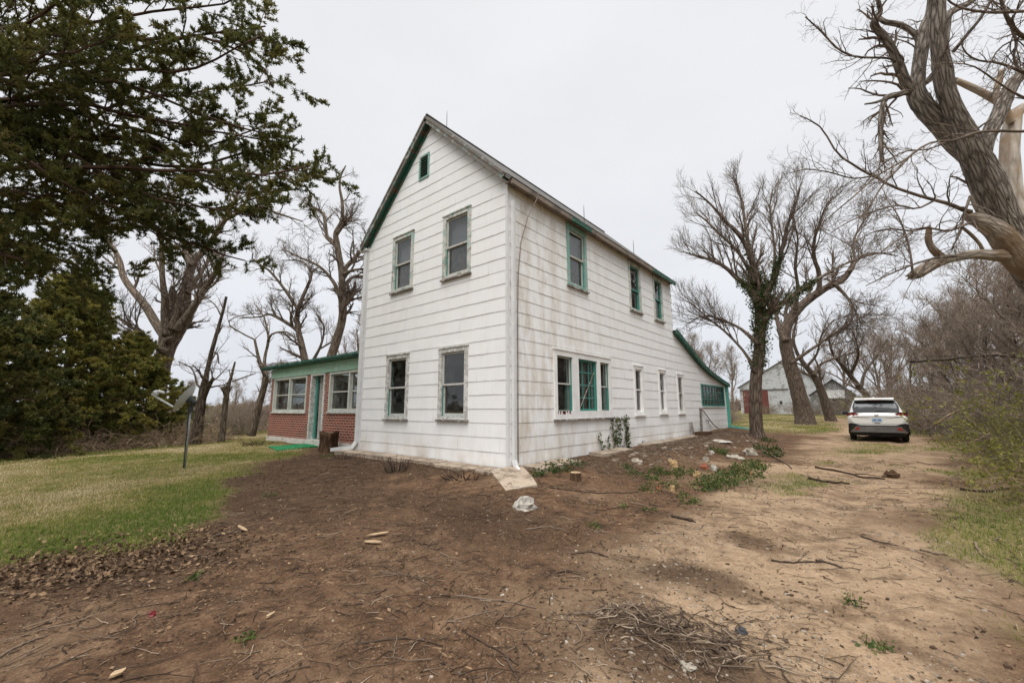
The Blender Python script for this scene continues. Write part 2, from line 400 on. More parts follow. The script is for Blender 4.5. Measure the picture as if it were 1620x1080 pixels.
M['sash_turq'] = m_peel('sash_turquoise', TURQ, (.25, .27, .24), (.10, .30, .25), .70, .7)
M['sill'] = m_peel('sill_bare_wood', (.42, .40, .36), (.155, .135, .115), None, .42)
M['green'] = m_peel('green_fascia', (.018, .085, .056), (.20, .19, .16), (.10, .20, .15), .62, .7)
M['green_dk'] = m_peel('green_soffit', (.020, .12, .082), (.15, .095, .065), None, .57)
M['frieze'] = m_peel('pale_green_frieze', (.29, .47, .35), (.46, .42, .35), (.36, .50, .41), .60, .6, 4)
M['trim_porch'] = m_peel('trim_porch_grey', (.52, .54, .49), (.36, .35, .31), (.25, .45, .39), .66, .45)
M['rake'] = m_peel('rake_weathered', (.20, .30, .27), (.165, .140, .115), (.40, .42, .39), .36, .3)
M['gutter'] = m_peel('gutter_brown', (.21, .165, .13), (.11, .085, .065), (.05, .14, .1), .6, .3, 3)
M['pipe_white'] = plain('downspout_white', (.64, .645, .64), .45, var=.08, bump=.05)
M['pipe_green'] = m_peel('downspout_green', (.10, .42, .34), (.25, .3, .27), None, .9)
M['roof'] = m_shingle('roof_shingles')
M['brick'] = m_brick()
M['found'] = m_peel('whitewashed_foundation', (.62, .59, .53), (.34, .29, .22), None, .62, sc=4)
M['conc'] = m_peel('worn_concrete', (.36, .285, .21), (.20, .15, .105), (.52, .48, .42), .55, .25, 4)
M['glass'] = m_glass('window_glass')
M['glass2'] = m_glass('porch_glass', (.75, .77, .77), 1.0, .25)
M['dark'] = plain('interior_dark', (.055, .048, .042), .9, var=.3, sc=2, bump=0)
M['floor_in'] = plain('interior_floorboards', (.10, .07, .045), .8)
M['blind'] = plain('window_blind', (.40, .40, .43), .9, var=.08, sc=3, bump=0)
M['curtain'] = plain('curtain', (.34, .31, .27), .95, var=.25, sc=5, bump=.1)
M['lace'] = plain('dusty_screen', (.15, .14, .13), .95, var=.5, sc=12, bump=0)
M['tar'] = plain('tar_paper', (.03, .028, .025), .95, bump=0)
M['rod'] = plain('iron_rod', (.10, .10, .10), .6, .4, bump=0)
M['cable'] = plain('old_cable', (.23, .19, .16), .8, bump=0)
M['wire'] = plain('black_wire', (.05, .05, .05), .8, bump=0)
M['board'] = m_peel('bare_board', (.30, .27, .23), (.13, .11, .09), None, .5)
M['turf'] = plain('green_turf_mat', (.010, .165, .058), .95, var=.3, sc=9, bump=.6, bd=.01)
M['wood_pale'] = plain('split_wood', (.40, .285, .17), .85, var=.3, sc=14)
M['stone'] = plain('limestone', (.34, .30, .24), .9, var=.35, sc=9, bump=.6, bd=.02)
M['stone_y'] = plain('ochre_stone', (.38, .26, .13), .9, var=.35, sc=9, bump=.6, bd=.02)
M['stone_w'] = plain('whitish_rubble', (.50, .46, .40), .9, var=.45, sc=12, bump=.8, bd=.03)
M['stone_d'] = plain('dark_slate', (.05, .05, .055), .8, var=.4, sc=12, bump=.5)
M['red'] = plain('red_plastic', (.15, .010, .014), .4, var=.1, bump=0)
M['brickbit'] = plain('brick_fragment', (.33, .12, .07), .9, var=.3, sc=12, bump=.4)
M['dish'] = plain('dish_grey', (.50, .51, .50), .5, var=.08, sc=3, bump=0)
M['dish_dk'] = plain('dish_bracket', (.05, .05, .055), .6, bump=0)
M['galv'] = plain('galvanised_pole', (.33, .35, .36), .5, .5, var=.3, sc=9, bump=.1)
M['bark'] = m_bark('bark_grey_brown', (.030, .022, .017), (.165, .130, .100), None, 1.0, 1.0, .03)
M['bark_tan'] = m_bark('bark_tan', (.055, .042, .031), (.34, .27, .205), None, 1.4, 1.0, .03, 2.0)
M['bark_big'] = m_bark('bark_furrowed', (.050, .040, .032), (.50, .43, .36), None, 1.7, 1.0, .05, 2.2)
M['bark_dead'] = m_bark('debarked_wood', (.27, .215, .165), (.60, .55, .49), (.36, .26, .17), .6, .5, .015)
M['twig'] = m_bark('twig_bark', (.075, .057, .045), (.25, .195, .155), None, 1.0, .3, .01)
M['bark_dead2'] = m_bark('bare_brown_wood', (.13, .10, .075), (.54, .465, .385), (.24, .165, .105), 1.5, .8, .025, 1.6)
M['twig_wood'] = m_bark('woods_twig', (.11, .085, .066), (.34, .27, .215), None, 1.0, .3, .01)
M['bark_mid'] = m_bark('bark_brown', (.042, .032, .025), (.25, .19, .145), None, 1.4, 1.0, .03, 2.0)
M['twig_red'] = m_bark('twig_reddish', (.14, .105, .082), (.38, .30, .235), None, 1.0, .3, .01)
M['twig_pale'] = m_bark('bramble_cane', (.13, .088, .055), (.36, .265, .175), None, 1.0, .3, .01)
M['cedar_wood'] = m_bark('cedar_bark', (.035, .022, .016), (.14, .088, .06), None, 1.2, .8, .02)
M['cedar'] = m_leaf('cedar_foliage', [(0, (.036, .048, .018)), (.45, (.088, .098, .028)), (.8, (.16, .150, .040)), (1, (.21, .165, .06))], trans=.42)
M['cedar2'] = m_leaf('cedar_foliage_olive', [(0, (.055, .072, .020)), (.45, (.14, .145, .034)), (.8, (.24, .21, .048)), (1, (.31, .235, .07))], trans=.45)
M['leaf'] = m_leaf('spring_leaf', [(0, (.11, .125, .025)), (.6, (.20, .20, .04)), (1, (.30, .26, .07))], trans=.4)
M['ivy'] = m_leaf('ivy_leaf', [(0, (.022, .050, .013)), (.6, (.050, .085, .020)), (1, (.125, .085, .035))], .5, .2)
M['grass'] = m_leaf('lawn_blades', [(0, (.115, .165, .030)), (.40, (.19, .225, .045)), (.58, (.33, .285, .10)), (.8, (.47, .375, .19)), (1, (.60, .50, .31))], .7, .45)
M['weed'] = m_leaf('weed_leaf', [(0, (.030, .058, .018)), (.5, (.065, .100, .024)), (.85, (.125, .145, .035)), (1, (.22, .17, .08))], .6, .3)
M['litter'] = m_leaf('dead_litter', [(0, (.035, .022, .014)), (.35, (.095, .060, .036)), (.7, (.185, .118, .068)), (1, (.31, .205, .118))], .9, 0)
M['twigs_ground'] = m_leaf('ground_twigs', [(0, (.030, .020, .014)), (.5, (.085, .058, .040)), (.85, (.19, .14, .10)), (1, (.34, .265, .19))], .9, 0)
M['pebble'] = m_leaf('pebbles', [(0, (.11, .082, .060)), (.5, (.21, .165, .12)), (1, (.36, .31, .255))], .85, 0)
M['ground'] = m_ground()
# ================================================================== the farmhouse
HW, HL, HX = 5.41, 9.68, 16.75
house = thing('farmhouse', 'white two-storey farmhouse with weathered asbestos shingles and turquoise trim', 'house', (0, 0, 0))
FR = lambda u, z, o: (u, -o, z)          # gable front plane
SD = lambda u, z, o: (o, u, z)           # long side plane
def mapP(mp, L): return np.array([mp(*p) for p in L], float)
EXP = .286
def wall_courses(mp, u0, u1, zmin, ztop, opens, seed, zlow=None):
    rg = np.random.default_rng(seed)
    front = MA(); back = MA()
    base = set(np.round(np.arange(u0, u1, .11), 4).tolist()+[u0, u1])
    for o in opens: base |= {o[0], o[1]}
    k0 = int(math.floor(zmin/EXP))-1; k1 = int(math.ceil(9.2/EXP))
    def cut(ua, ub, a, b_):
        """opening intervals removed from (a,b_)"""
        segs = [(a, b_)]
        for o in opens:
            if ua >= o[0]-1e-5 and ub <= o[1]+1e-5:
                ns = []
                for s_, e_ in segs:
                    if o[3] <= s_ or o[2] >= e_: ns.append((s_, e_)); continue
                    if o[2] > s_: ns.append((s_, o[2]))
                    if o[3] < e_: ns.append((o[3], e_))
                segs = ns
        return segs
    us = sorted(base)
    us = [us[0]]+[b for a, b in zip(us, us[1:]) if b-a > 1e-4]
    for ua, ub in zip(us, us[1:]):            # backing sheet
        za, zb = ztop(ua), ztop(ub); lo = zmin-.3
        for s_, e_ in cut(ua, ub, lo, max(za, zb)):
            A, B = (min(e_, za), min(e_, zb))
            if A <= s_ and B <= s_: continue
            back.add(mapP(mp, [(ua, s_, -.012), (ub, s_, -.012), (ub, max(B, s_), -.012), (ua, max(A, s_), -.012)]), [[0, 1, 2, 3]])
    for k in range(k0, k1):
        zb = k*EXP; zt = zb+EXP+.012
        if zt < zmin: continue
        ju = np.arange(u0-rg.random()*.61, u1+.61, .61)
        cu = sorted(set(us) | {round(j, 4) for j in ju if u0+.05 < j < u1-.05 and not any(abs(j-x) < .012 for x in us)})
        joint = {round(j, 4) for j in ju}
        jr = {}; wv = {u: (rg.random()-.5)*.011 for u in cu}
        tilt = {}
        for ua, ub in zip(cu, cu[1:]):
            ji = int(np.searchsorted(ju, (ua+ub)/2)); 
            if ji not in jr: jr[ji] = ((rg.random()-.5)*.004, .006+rg.random()*.005, (rg.random()-.5)*.010 if rg.random() < .2 else 0)
            dz, ob, sk = jr[ji]
            a2, b2 = ua, ub
            ba = zb+dz+wv[ua]+sk; bb = zb+dz+wv[ub]-sk
            if zlow is not None: ba = max(ba, zlow); bb = max(bb, zlow)
            for s_, e_ in cut(ua, ub, min(ba, bb), zt):
                isb = s_ <= min(ba, bb)+1e-6
                sa, sb = (ba, bb) if isb else (s_, s_)
                ta, tb = min(e_, ztop(ua)), min(e_, ztop(ub))
                if ta <= sa and tb <= sb: continue
                ta = max(ta, sa); tb = max(tb, sb)
                oo = lambda z: ob-(ob-.001)*min(max((z-zb)/EXP, 0), 1)
                P = [(a2, sa, oo(sa)), (b2, sb, oo(sb)), (b2, tb, oo(tb)), (a2, ta, oo(ta))]
                front.add(mapP(mp, P), [[0, 1, 2, 3]])
                if isb: front.add(mapP(mp, [(a2, sa, -.01), (b2, sb, -.01), (b2, sb, oo(sb)), (a2, sa, oo(sa))]), [[0, 1, 2, 3]])
    return front, back
APX = 8.655; SLP = .98
gtop = lambda u: APX-SLP*abs(u+HW/2)
LT = [(9.60, 4.06), (11.51, 3.40), (12.6, 3.03), (13.84, 2.74), (15.5, 2.48), (17.0, 2.28)]
def stop(u):
    if u <= HL: return 5.96
    return float(np.interp(u, [p[0] for p in LT], [p[1] for p in LT]))-.05
# windows: u0,u1,z0,z1 of the outer trim
WF = {'UL': (-4.168, -3.244, 4.20, 5.80), 'UR': (-2.07, -1.11, 4.15, 5.78), 'LL': (-4.244, -3.275, .87, 2.54), 'LR': (-2.123, -1.154, .885, 2.53)}
VT = (-3.12, -2.70, 7.13, 7.82)
WS = {'S1': (2.257, 3.21, 4.16, 5.80), 'S2': (5.859, 6.758, 4.18, 5.81), 'S3': (7.853, 8.70, 4.19, 5.80),
      'D1': (5.873, 6.579, .92, 2.45), 'D2': (7.862, 8.576, .94, 2.46), 'D3': (9.69, 10.405, .93, 2.41)}
WB = (1.565, 4.361, .885, 2.51); WP = (12.63, 16.33, 1.20, 2.17)
ins = lambda w, d=.075: (w[0]+d, w[1]-d, w[2]+d, w[3]-d)
of = [ins(w) for w in WF.values()]+[ins(VT, .04)]
os_ = [ins(w) for w in WS.values()]+[ins(WB), ins(WP, .04)]
f, bk = wall_courses(FR, -HW+.03, -.03, -.12, gtop, of, 1)
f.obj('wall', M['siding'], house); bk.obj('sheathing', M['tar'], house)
f, bk = wall_courses(SD, .03, HX-.03, -.12, stop, os_, 2, zlow=.02)
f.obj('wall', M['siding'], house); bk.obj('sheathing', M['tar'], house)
# plain rear and left walls, floors and partitions that close the rooms
w = MA(); w.box(-HW-.01, -HW+.02, .02, HL, -.3, 5.98); w.box(-HW-.01, -HW+.02, HL, HX, -.3, 2.2)
w.add([(-HW, HL, 2.0), (0, HL, 2.0), (0, HL, gtop(0)), (-HW/2, HL, APX), (-HW, HL, gtop(0))], None, [[0, 1, 2], [0, 2, 3], [0, 3, 4]])
w.box(-HW, -.02, HX-.03, HX-.01, -.3, 2.2)
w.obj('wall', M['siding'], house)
w = MA(); w.box(-HW+.05, -.03, .03, HX-.06, .28, .33); w.box(-HW+.05, -.03, .03, HL-.03, 2.95, 3.02); w.box(-HW+.05, -.03, .03, HL-.03, 5.86, 5.92)
w.obj('floor', M['floor_in'], house)
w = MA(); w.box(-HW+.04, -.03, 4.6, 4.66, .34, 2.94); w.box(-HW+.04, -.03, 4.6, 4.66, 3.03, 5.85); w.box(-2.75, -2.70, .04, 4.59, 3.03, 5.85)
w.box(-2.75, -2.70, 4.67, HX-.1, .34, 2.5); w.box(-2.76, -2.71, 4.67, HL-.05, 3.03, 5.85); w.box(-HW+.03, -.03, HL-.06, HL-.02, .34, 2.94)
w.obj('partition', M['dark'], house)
# ---------------------------------------------------------------- windows
def ring(ma, mp, u0, u1, z0, z1, wd, o0, o1, wb=None, wt=None):
    wb = wd if wb is None else wb; wt = wd if wt is None else wt
    def bx(a, b, c, d):
        P = mapP(mp, [(a, c, o0), (b, c, o0), (b, d, o0), (a, d, o0), (a, c, o1), (b, c, o1), (b, d, o1), (a, d, o1)])
        ma.add(P, [[0, 1, 2, 3], [4, 7, 6, 5], [0, 4, 5, 1], [1, 5, 6, 2], [2, 6, 7, 3], [3, 7, 4, 0]])
    bx(u0, u0+wd, z0, z1); bx(u1-wd, u1, z0, z1); bx(u0+wd, u1-wd, z0, z0+wb); bx(u0+wd, u1-wd, z1-wt, z1)
def slab(ma, mp, a, b, c, d, o0, o1):
    P = mapP(mp, [(a, c, o0), (b, c, o0), (b, d, o0), (a, d, o0), (a, c, o1), (b, c, o1), (b, d, o1), (a, d, o1)])
    ma.add(P, [[0, 1, 2, 3], [4, 7, 6, 5], [0, 4, 5, 1], [1, 5, 6, 2], [2, 6, 7, 3], [3, 7, 4, 0]])
def window(mp, w, trim, sash, jamb, blind=None, curtain=None, sillm=None, tw=.105, split=.5, screen=False, lo_sash=None):
    u0, u1, z0, z1 = w
    fr = MA(); ring(fr, mp, u0, u1, z0+.03, z1, tw, -.01, .034, wb=.075)
    slab(fr, mp, u0-.015, u1+.015, z1-.012, z1+.018, -.005, .055)          # drip cap
    W = fr.obj('window', trim, house)
    a, b, c, d = u0+tw, u1-tw, z0+.105, z1-tw
    j = MA(); ring(j, mp, a-.02, b+.02, c-.02, d+.02, .022, -.13, -.011); j.obj('jamb', jamb, W)
    s = MA(); slab(s, mp, u0-.03, u1+.03, z0-.012, z0+.028, -.01, .075); s.obj('sill', sillm or M['sill'], W)
    mid = c+(d-c)*split
    s = MA(); ring(s, mp, a+.002, b-.002, mid-.02, d-.002, .042, -.045, -.012); s.obj('sash', sash, W)
    s = MA(); ring(s, mp, a+.002, b-.002, c+.002, mid+.016, .042, -.083, -.050, wb=.06); s.obj('sash', lo_sash or sash, W)
    g = MA(); slab(g, mp, a+.03, b-.03, mid, d-.03, -.031, -.027); g.obj('pane', M['glass'], W)
    g = MA(); slab(g, mp, a+.03, b-.03, c+.04, mid, -.069, -.065); g.obj('pane', M['glass'], W)
    if screen:
        g = MA(); slab(g, mp, a+.01, b-.01, c+.01, mid-.01, -.110, -.107); g.obj('screen', M['lace'], W)
    if blind:
        g = MA(); slab(g, mp, a+.0, b-.0, blind, d, -.16, -.156); g.obj('blind', M['blind'], W)
    if curtain:
        g = MA()
        for (x0, x1) in curtain:
            n = 22; xs = np.linspace(a+(b-a)*x0, a+(b-a)*x1, n); oo = -.2+.02*np.sin(np.arange(n)*1.7)
            P = [(x, c-.05, o) for x, o in zip(xs, oo)]+[(x, d, o) for x, o in zip(xs, oo)]
            g.add(mapP(mp, P), [[i, i+1, n+i+1, n+i] for i in range(n-1)])
        g.obj('curtain', M['curtain'], W, smooth=True)
    return W
window(FR, WF['UL'], M['trim_up'], M['sash_grey'], M['sash_turq'], blind=5.0, screen=True)
window(FR, WF['UR'], M['trim_up'], M['sash_grey'], M['sash_turq'], blind=4.97, screen=True)
window(FR, WF['LL'], M['trim_low'], M['sash_grey'], M['sash_turq'], split=.49)
window(FR, WF['LR'], M['trim_low'], M['sash_grey'], M['sash_turq'], split=.49)
window(SD, WS['S1'], M['trim_turq'], M['sash_grey'], M['sash_turq'], blind=4.95, split=.52, screen=True)
window(SD, WS['S2'], M['trim_up'], M['sash_turq'], M['sash_turq'], split=.45)
window(SD, WS['S3'], M['trim_up'], M['sash_turq'], M['sash_turq'], split=.5, screen=True)
window(SD, WS['D1'], M['trim_white'], M['trim_white'], M['trim_white'], blind=2.0, split=.52, sillm=M['trim_white'])
window(SD, WS['D2'], M['trim_white'], M['trim_white'], M['trim_white'], split=.52, sillm=M['trim_white'])
window(SD, WS['D3'], M['trim_white'], M['sash_grey'], M['sash_grey'], split=.52, sillm=M['trim_white'], screen=True)
# triple window of the front room
u0, u1, z0, z1 = WB
fr = MA(); ring(fr, SD, u0, u1, z0, z1, .12, -.01, .036, wb=.20, wt=.14)
for a, b in ((2.36, 2.63), (3.58, 3.74)): slab(fr, SD, a, b, z0+.2, z1-.14, -.01, .036)
slab(fr, SD, u0-.03, u1+.03, z1-.01, z1+.02, -.005, .06)
W = fr.obj('window', M['trim_white'], house)
s = MA(); slab(s, SD, u0-.03, u1+.03, z0-.02, z0+.02, -.01, .08); s.obj('sill', M['sill'], W)
zz0, zz1 = z0+.2, z1-.14
for a, b in ((u0+.12, 2.36), (3.74, u1-.12)):
    j = MA(); ring(j, SD, a-.02, b+.02, zz0-.02, zz1+.02, .022, -.15, -.011); slab(j, SD, b-.16, b-.01, zz0, zz0+(zz1-zz0)*.48, -.12, -.10); slab(j, SD, b-.07, b-.01, zz0+(zz1-zz0)*.48+.001, zz1, -.12, -.10); j.obj('jamb', M['sash_turq'], W)
    s = MA(); ring(s, SD, a+.002, b-.002, (zz0+zz1)/2-.02, zz1-.002, .035, -.075, -.045); ring(s, SD, a+.002, b-.002, zz0+.002, (zz0+zz1)/2+.018, .035, -.11, -.08); s.obj('sash', M['sash_grey'], W)
    g = MA(); slab(g, SD, a+.02, b-.02, zz0+.02, zz1-.02, -.064, -.060); g.obj('pane', M['glass'], W)
a, b = 2.63, 3.58
j = MA(); ring(j, SD, a-.02, b+.02, zz0-.02, zz1+.02, .022, -.15, -.011); slab(j, SD, b-.16, b-.01, zz0, zz1, -.13, -.11); j.obj('jamb', M['sash_turq'], W)
s = MA(); ring(s, SD, a+.002, b-.002, zz0+.002, zz1-.002, .045, -.085, -.05)
for k in (1, 2): slab(s, SD, a+(b-a)*k/3-.012, a+(b-a)*k/3+.012, zz0+.046, zz1-.046, -.082, -.053)
for k in (1, 2, 3): 
    for q_ in range(3):
        slab(s, SD, a+(b-a)*q_/3+.013+(.033 if q_ == 0 else 0), a+(b-a)*(q_+1)/3-.013-(.033 if q_ == 2 else 0), zz0+(zz1-zz0)*k/4-.012, zz0+(zz1-zz0)*k/4+.012, -.081, -.054)
s.obj('sash', M['sash_turq'], W)
g = MA(); slab(g, SD, a+.02, b-.02, zz0+.02, zz1-.02, -.070, -.066); g.obj('pane', M['glass'], W)
g = MA()
for x0, x1 in ((1.75, 2.1), (2.75, 2.98), (3.2, 3.42), (3.85, 4.1)):
    n = 14; xs = np.linspace(x0, x1, n); oo = -.24+.025*np.sin(np.arange(n)*1.9)
    g.add(mapP(SD, [(x, zz0-.05, o) for x, o in zip(xs, oo)]+[(x, zz1, o) for x, o in zip(xs, oo)]), [[i, i+1, n+i+1, n+i] for i in range(n-1)])
g.obj('curtain', M['curtain'], W, smooth=True)
g = MA(); g.tube(mapP(SD, [(2.72, zz0+.03, -.035), (3.05, zz0+.45, -.03), (3.52, zz0+1.0, -.04)]), [.012, .014, .01], 6); g.obj('broken_lath', M['board'], W)
g = MA()
rg = np.random.default_rng(8)
for k in range(9):
    x = 1.66+rg.random()*.62; slab(g, SD, x, x+.02+rg.random()*.05, z0+.12+rg.random()*.05, z0+.2, .033, .0385)
g.obj('red_paint_flake', M['red'], W)
# rear porch ribbon window
u0, u1, z0, z1 = WP
fr = MA(); ring(fr, SD, u0, u1, z0, z1, .06, -.02, .03)
for k in range(1, 8): slab(fr, SD, u0+(u1-u0)*k/8-.017, u0+(u1-u0)*k/8+.017, z0+.06, z1-.06, -.032, -.012)
W = fr.obj('window', M['sash_turq'], house)
s = MA()
for k in range(8):
    a = u0+(u1-u0)*k/8+(.017 if k else .06); b = u0+(u1-u0)*(k+1)/8-(.017 if k < 7 else .06)
    for t in (1, 2): slab(s, SD, a, b, z0+(z1-z0)*t/3-.010, z0+(z1-z0)*t/3+.010, -.031, -.014)
s.obj('glazing_bar', M['sash_turq'], W)
g = MA(); slab(g, SD, u0+.03, u1-.03, z0+.03, z1-.03, -.040, -.036); g.obj('pane', M['glass'], W)
g = MA(); slab(g, SD, u0-.04, u1+.04, z0-.03, z0-.002, -.01, .06); g.obj('sill', M['trim_white'], W)
# gable vent
u0, u1, z0, z1 = VT
fr = MA(); ring(fr, FR, u0, u1, z0, z1, .05, -.01, .03); V_ = fr.obj('gable_vent', M['trim_turq'], house)
s = MA()
for k in range(8):
    z = z0+.08+k*(z1-z0-.13)/8
    P = mapP(FR, [(u0+.05, z, .018), (u1-.05, z, .018), (u1-.05, z+.055, -.05), (u0+.05, z+.055, -.05)])
    s.add(np.vstack([P, P+np.array([0, 0, .012])]), [[0, 1, 2, 3], [4, 5, 6, 7], [0, 1, 5, 4]])
s.obj('louvre', M['green_dk'], V_)
# corner boards and downspouts
c = MA(); c.box(-.055, .004, -.030, .045, -.03, 5.93); c.obj('corner_board', M['pipe_white'], house)
c = MA(); c.box(-HW-.03, -HW+.03, -.028, .05, -.03, 5.95); c.obj('corner_board', M['pipe_white'], house)
def rpipe(ma, pts, w=.075, d=.055):
    for a, b in zip(pts, pts[1:]):
        a = np.array(a); b = np.array(b); dd = (b-a)/np.linalg.norm(b-a); ma.beam(a-dd*.012, b+dd*.012, w, d, (0, 1, .01) if abs(dd[1]) < .8 else (1, 0, 0))
c = MA(); rpipe(c, [(.05, .10, 5.55), (.05, .10, .16), (.12, .075, .02), (.24, .02, -.02)], .075, .07); c.obj('downspout', M['pipe_white'], house)
c = MA(); rpipe(c, [(-HW-.10, -.03, 5.72), (-HW-.10, -.03, .25), (-HW-.20, -.08, .10)], .13, .09); rpipe(c, [(-HW-.19, -.08, .11), (-HW-.95, -.30, .02)], .10, .075)
rpipe(c, [(-HW-.10, -.03, 5.72), (-HW-.17, -.08, 5.86)], .13, .09); c.obj('downspout', M['pipe_white'], house)
# roof
RO = .16; EZ = 5.955
def roofslab(x0, z0, x1, z1, y0, y1, t=.075):
    d = np.array([x1-x0, 0, z1-z0]); L = np.linalg.norm(d); d /= L; n = np.array([-d[2], 0, d[0]]); 
    if n[2] < 0: n = -n
    ma = MA(); c0 = np.array([(x0+x1)/2, (y0+y1)/2, (z0+z1)/2])-n*t/2
    return ma.obox(c0, [d, [0, 1, 0], n], (L/2, (y1-y0)/2, t/2))
R_ = MA()
for ma in (roofslab(-HW/2, 8.80, .22, 5.93, -RO, 9.66), roofslab(-HW/2, 8.80, -HW-.22, 5.93, -RO, 9.66)):
    R_.add(ma.V[0], ma.Q[0])
rng0 = np.random.default_rng(4)
for sx in (1, -1):                                   # ragged butt edges of the shingles along eave and rake
    for y in np.arange(-RO, 9.6, .3):
        z = 5.93+.03; x = (.22 if sx > 0 else -HW-.22)
        R_.obox((x-sx*.06, y+.15, z+.035+rng0.random()*.01), [[.71*sx, 0, -.70], [0, 1, 0], [.7*sx, 0, .71]], (.10+rng0.random()*.02, .148, .006))
roof = R_.obj('roof', M['roof'], house)
r = MA(); r.tube([(-HW/2, -RO, 8.80), (-HW/2, 9.66, 8.80)], .05, 6); r.obj('ridge_cap', M['roof'], roof)
# rake boards on the gable, soffits, eave fascia and gutter
rb = MA()
for sx in (1, -1):
    top = np.array([-HW/2, -RO-.015, 8.68]); e = np.array([(.02 if sx > 0 else -HW-.20), -RO-.015, (6.02 if sx > 0 else 5.86)])
    rb.beam(top, e, .026, .15, (sx*.7, 0, .7)); rb.beam(top+[0, -.016, .055], e+[0, -.016, .055], .03, .05, (sx*.7, 0, .7))
rb.obj('rake_board', M['rake'], roof)
sf = MA(); sf.beam((-HW/2+.0, -RO/2, 8.655), (-HW-.2, -RO/2, 5.81), RO-.02, .02, (-.7, 0, .7)); sf.beam((-HW/2, -RO/2, 8.655), (.0, -RO/2, 5.99), RO-.02, .02, (.7, 0, .7))
sf.obj('soffit', M['green_dk'], roof)
fr = MA(); fr.beam((-HW/2-.03, -.022, 8.53), (-HW-.02, -.022, 5.90), .018, .14, (-.7, 0, .7)); fr.obj('frieze_board', M['green_dk'], roof)
gt = MA(); gt.box(.02, .19, -RO+.03, 9.62, 5.865, 5.885); gt.obj('soffit', M['gutter'], roof)
gt = MA()
for k, (ya, yb) in enumerate(((-RO+.03, 3.18), (3.2, 6.3), (6.32, 9.64))):
    gt.box(.185, .235, ya, yb, 5.80, 5.905)
gt.obj('gutter', M['gutter'], roof)
gt = MA(); gt.box(.19, .24, 2.2, 3.19, 5.795, 5.91); gt.obj('gutter', M['green'], roof); gt = MA(); gt.box(.19, .24, 7.4, 9.64, 5.795, 5.91); gt.obj('gutter', M['green'], roof)
gt = MA(); gt.tube([(-HW-.25, -.2, 5.84), (-HW-.25, 9.5, 5.84)], .05, 8); gt.box(-HW-.33, -HW+.0, -.12, -.02, 5.77, 5.83); gt.obj('gutter', M['pipe_white'], roof)
for y, x in ((.55, -HW/2), (3.2, -.0), (6.4, .0)):
    r = MA(); zb = 8.80 if x < -1 else 8.80-SLP*(x+HW/2)-.02
    r.tube([(x, y, zb), (x, y, zb+.42), (x, y, zb+.55)], [.010, .008, .003], 6); r.tube([(x, y, zb-.02), (x, y, zb+.05)], [.03, .015], 6); r.obj('lightning_rod', M['rod'], house)
r = MA(); r.tube([(.24, .75, 5.96), (.25, .74, 5.84), (.12, .52, 5.3), (.05, .36, 4.7), (.035, .28, 4.0), (.03, .26, 3.2), (.028, .25, 1.0), (.028, .25, .1)], .011, 6); r.obj('ground_cable', M['cable'], house)
# lean-to roof
lr = MA()
for (a, b) in zip(LT, LT[1:]):
    P = [(.0+.17, a[0], a[1]), (.17, b[0], b[1]), (-HW-.1, b[0], b[1]), (-HW-.1, a[0], a[1])]
    lr.add(np.vstack([np.array(P), np.array(P)-[0, 0, .05]]), [[0, 1, 2, 3], [4, 7, 6, 5], [0, 4, 5, 1], [1, 5, 6, 2], [2, 6, 7, 3], [3, 7, 4, 0]])
lr = lr.obj('lean_to_roof', M['roof'], house)
rk = MA()
for (a, b) in zip(LT, LT[1:]):
    rk.beam((.165, a[0]-.02, a[1]-.03), (.165, b[0]+.02, b[1]-.03), .03, .17, (0, .3, 1)); rk.beam((.08, a[0], a[1]-.10), (.08, b[0], b[1]-.10), .15, .02, (0, .3, 1))
rk.obj('rake_board', M['green'], lr)
c = MA(); rpipe(c, [(.07, HX-.02, 2.2), (.07, HX-.02, .16)], .12, .09); rpipe(c, [(.07, HX-.02, .22), (.95, HX+.15, .10)], .12, .09); c.obj('downspout', M['pipe_green'], house)
c = MA(); c.box(-.05, .02, HX-.06, HX+.01, .05, 2.2); c.obj('corner_board', M['sash_turq'], house)
c = MA(); c.box(-.1, .024, 12.2, 12.34, .05, 1.15); c.obj('corner_board', M['board'], house)
fd = MA(); fd.box(-HW+.04, -.01, .015, HX-.04, -.4, .06); fd.obj('foundation', M['found'], house)
# ---------------------------------------------------------------- brick sun porch
PY, PX0, PX1, PYB = .5, -13.2, -5.43, 3.9
PF = lambda u, z, o: (u, PY-o, z)
PL = lambda u, z, o: (PX0-o, u, z)
PB = lambda u, z, o: (u, PYB+o, z)
PZ0, PZ1 = .12, 2.38
w1, w2, dr = (-12.93, -9.99, 1.05, 2.36), (-8.33, -5.75, 1.07, 2.36), (-9.68, -8.62, .10, 2.37)
def bwall(mp, u0, u1, z0, z1, opens, th=.2):
    ma = MA(); us = sorted({u0, u1} | {x for o in opens for x in o[:2]}); zs = sorted({z0, z1} | {x for o in opens for x in o[2:] if z0 < x < z1})
    for a, b in zip(us, us[1:]):
        run = []
        for c_, d_ in zip(zs, zs[1:]):
            if any(a >= o[0]-1e-6 and b <= o[1]+1e-6 and c_ >= o[2]-1e-6 and d_ <= o[3]+1e-6 for o in opens): continue
            if run and abs(run[-1][1]-c_) < 1e-6: run[-1][1] = d_
            else: run.append([c_, d_])
        for c_, d_ in run: slab(ma, mp, a, b, c_, d_, -th, 0)
    return ma
bwall(PF, PX0, PX1, PZ0, PZ1, [w1, w2, dr]).obj('brick_wall', M['brick'], house)
wl = (.85, 3.6, 1.0, 2.33)
bwall(PL, PY+.2, PYB, PZ0, PZ1, [wl]).obj('brick_wall', M['brick'], house)
wb1, wb2 = (-12.95, -9.6, .95, 2.34), (-9.1, -7.0, .95, 2.34)
bwall(PB, PX0+.2, PX1, PZ0, PZ1, [wb1, wb2]).obj('brick_wall', M['brick'], house)
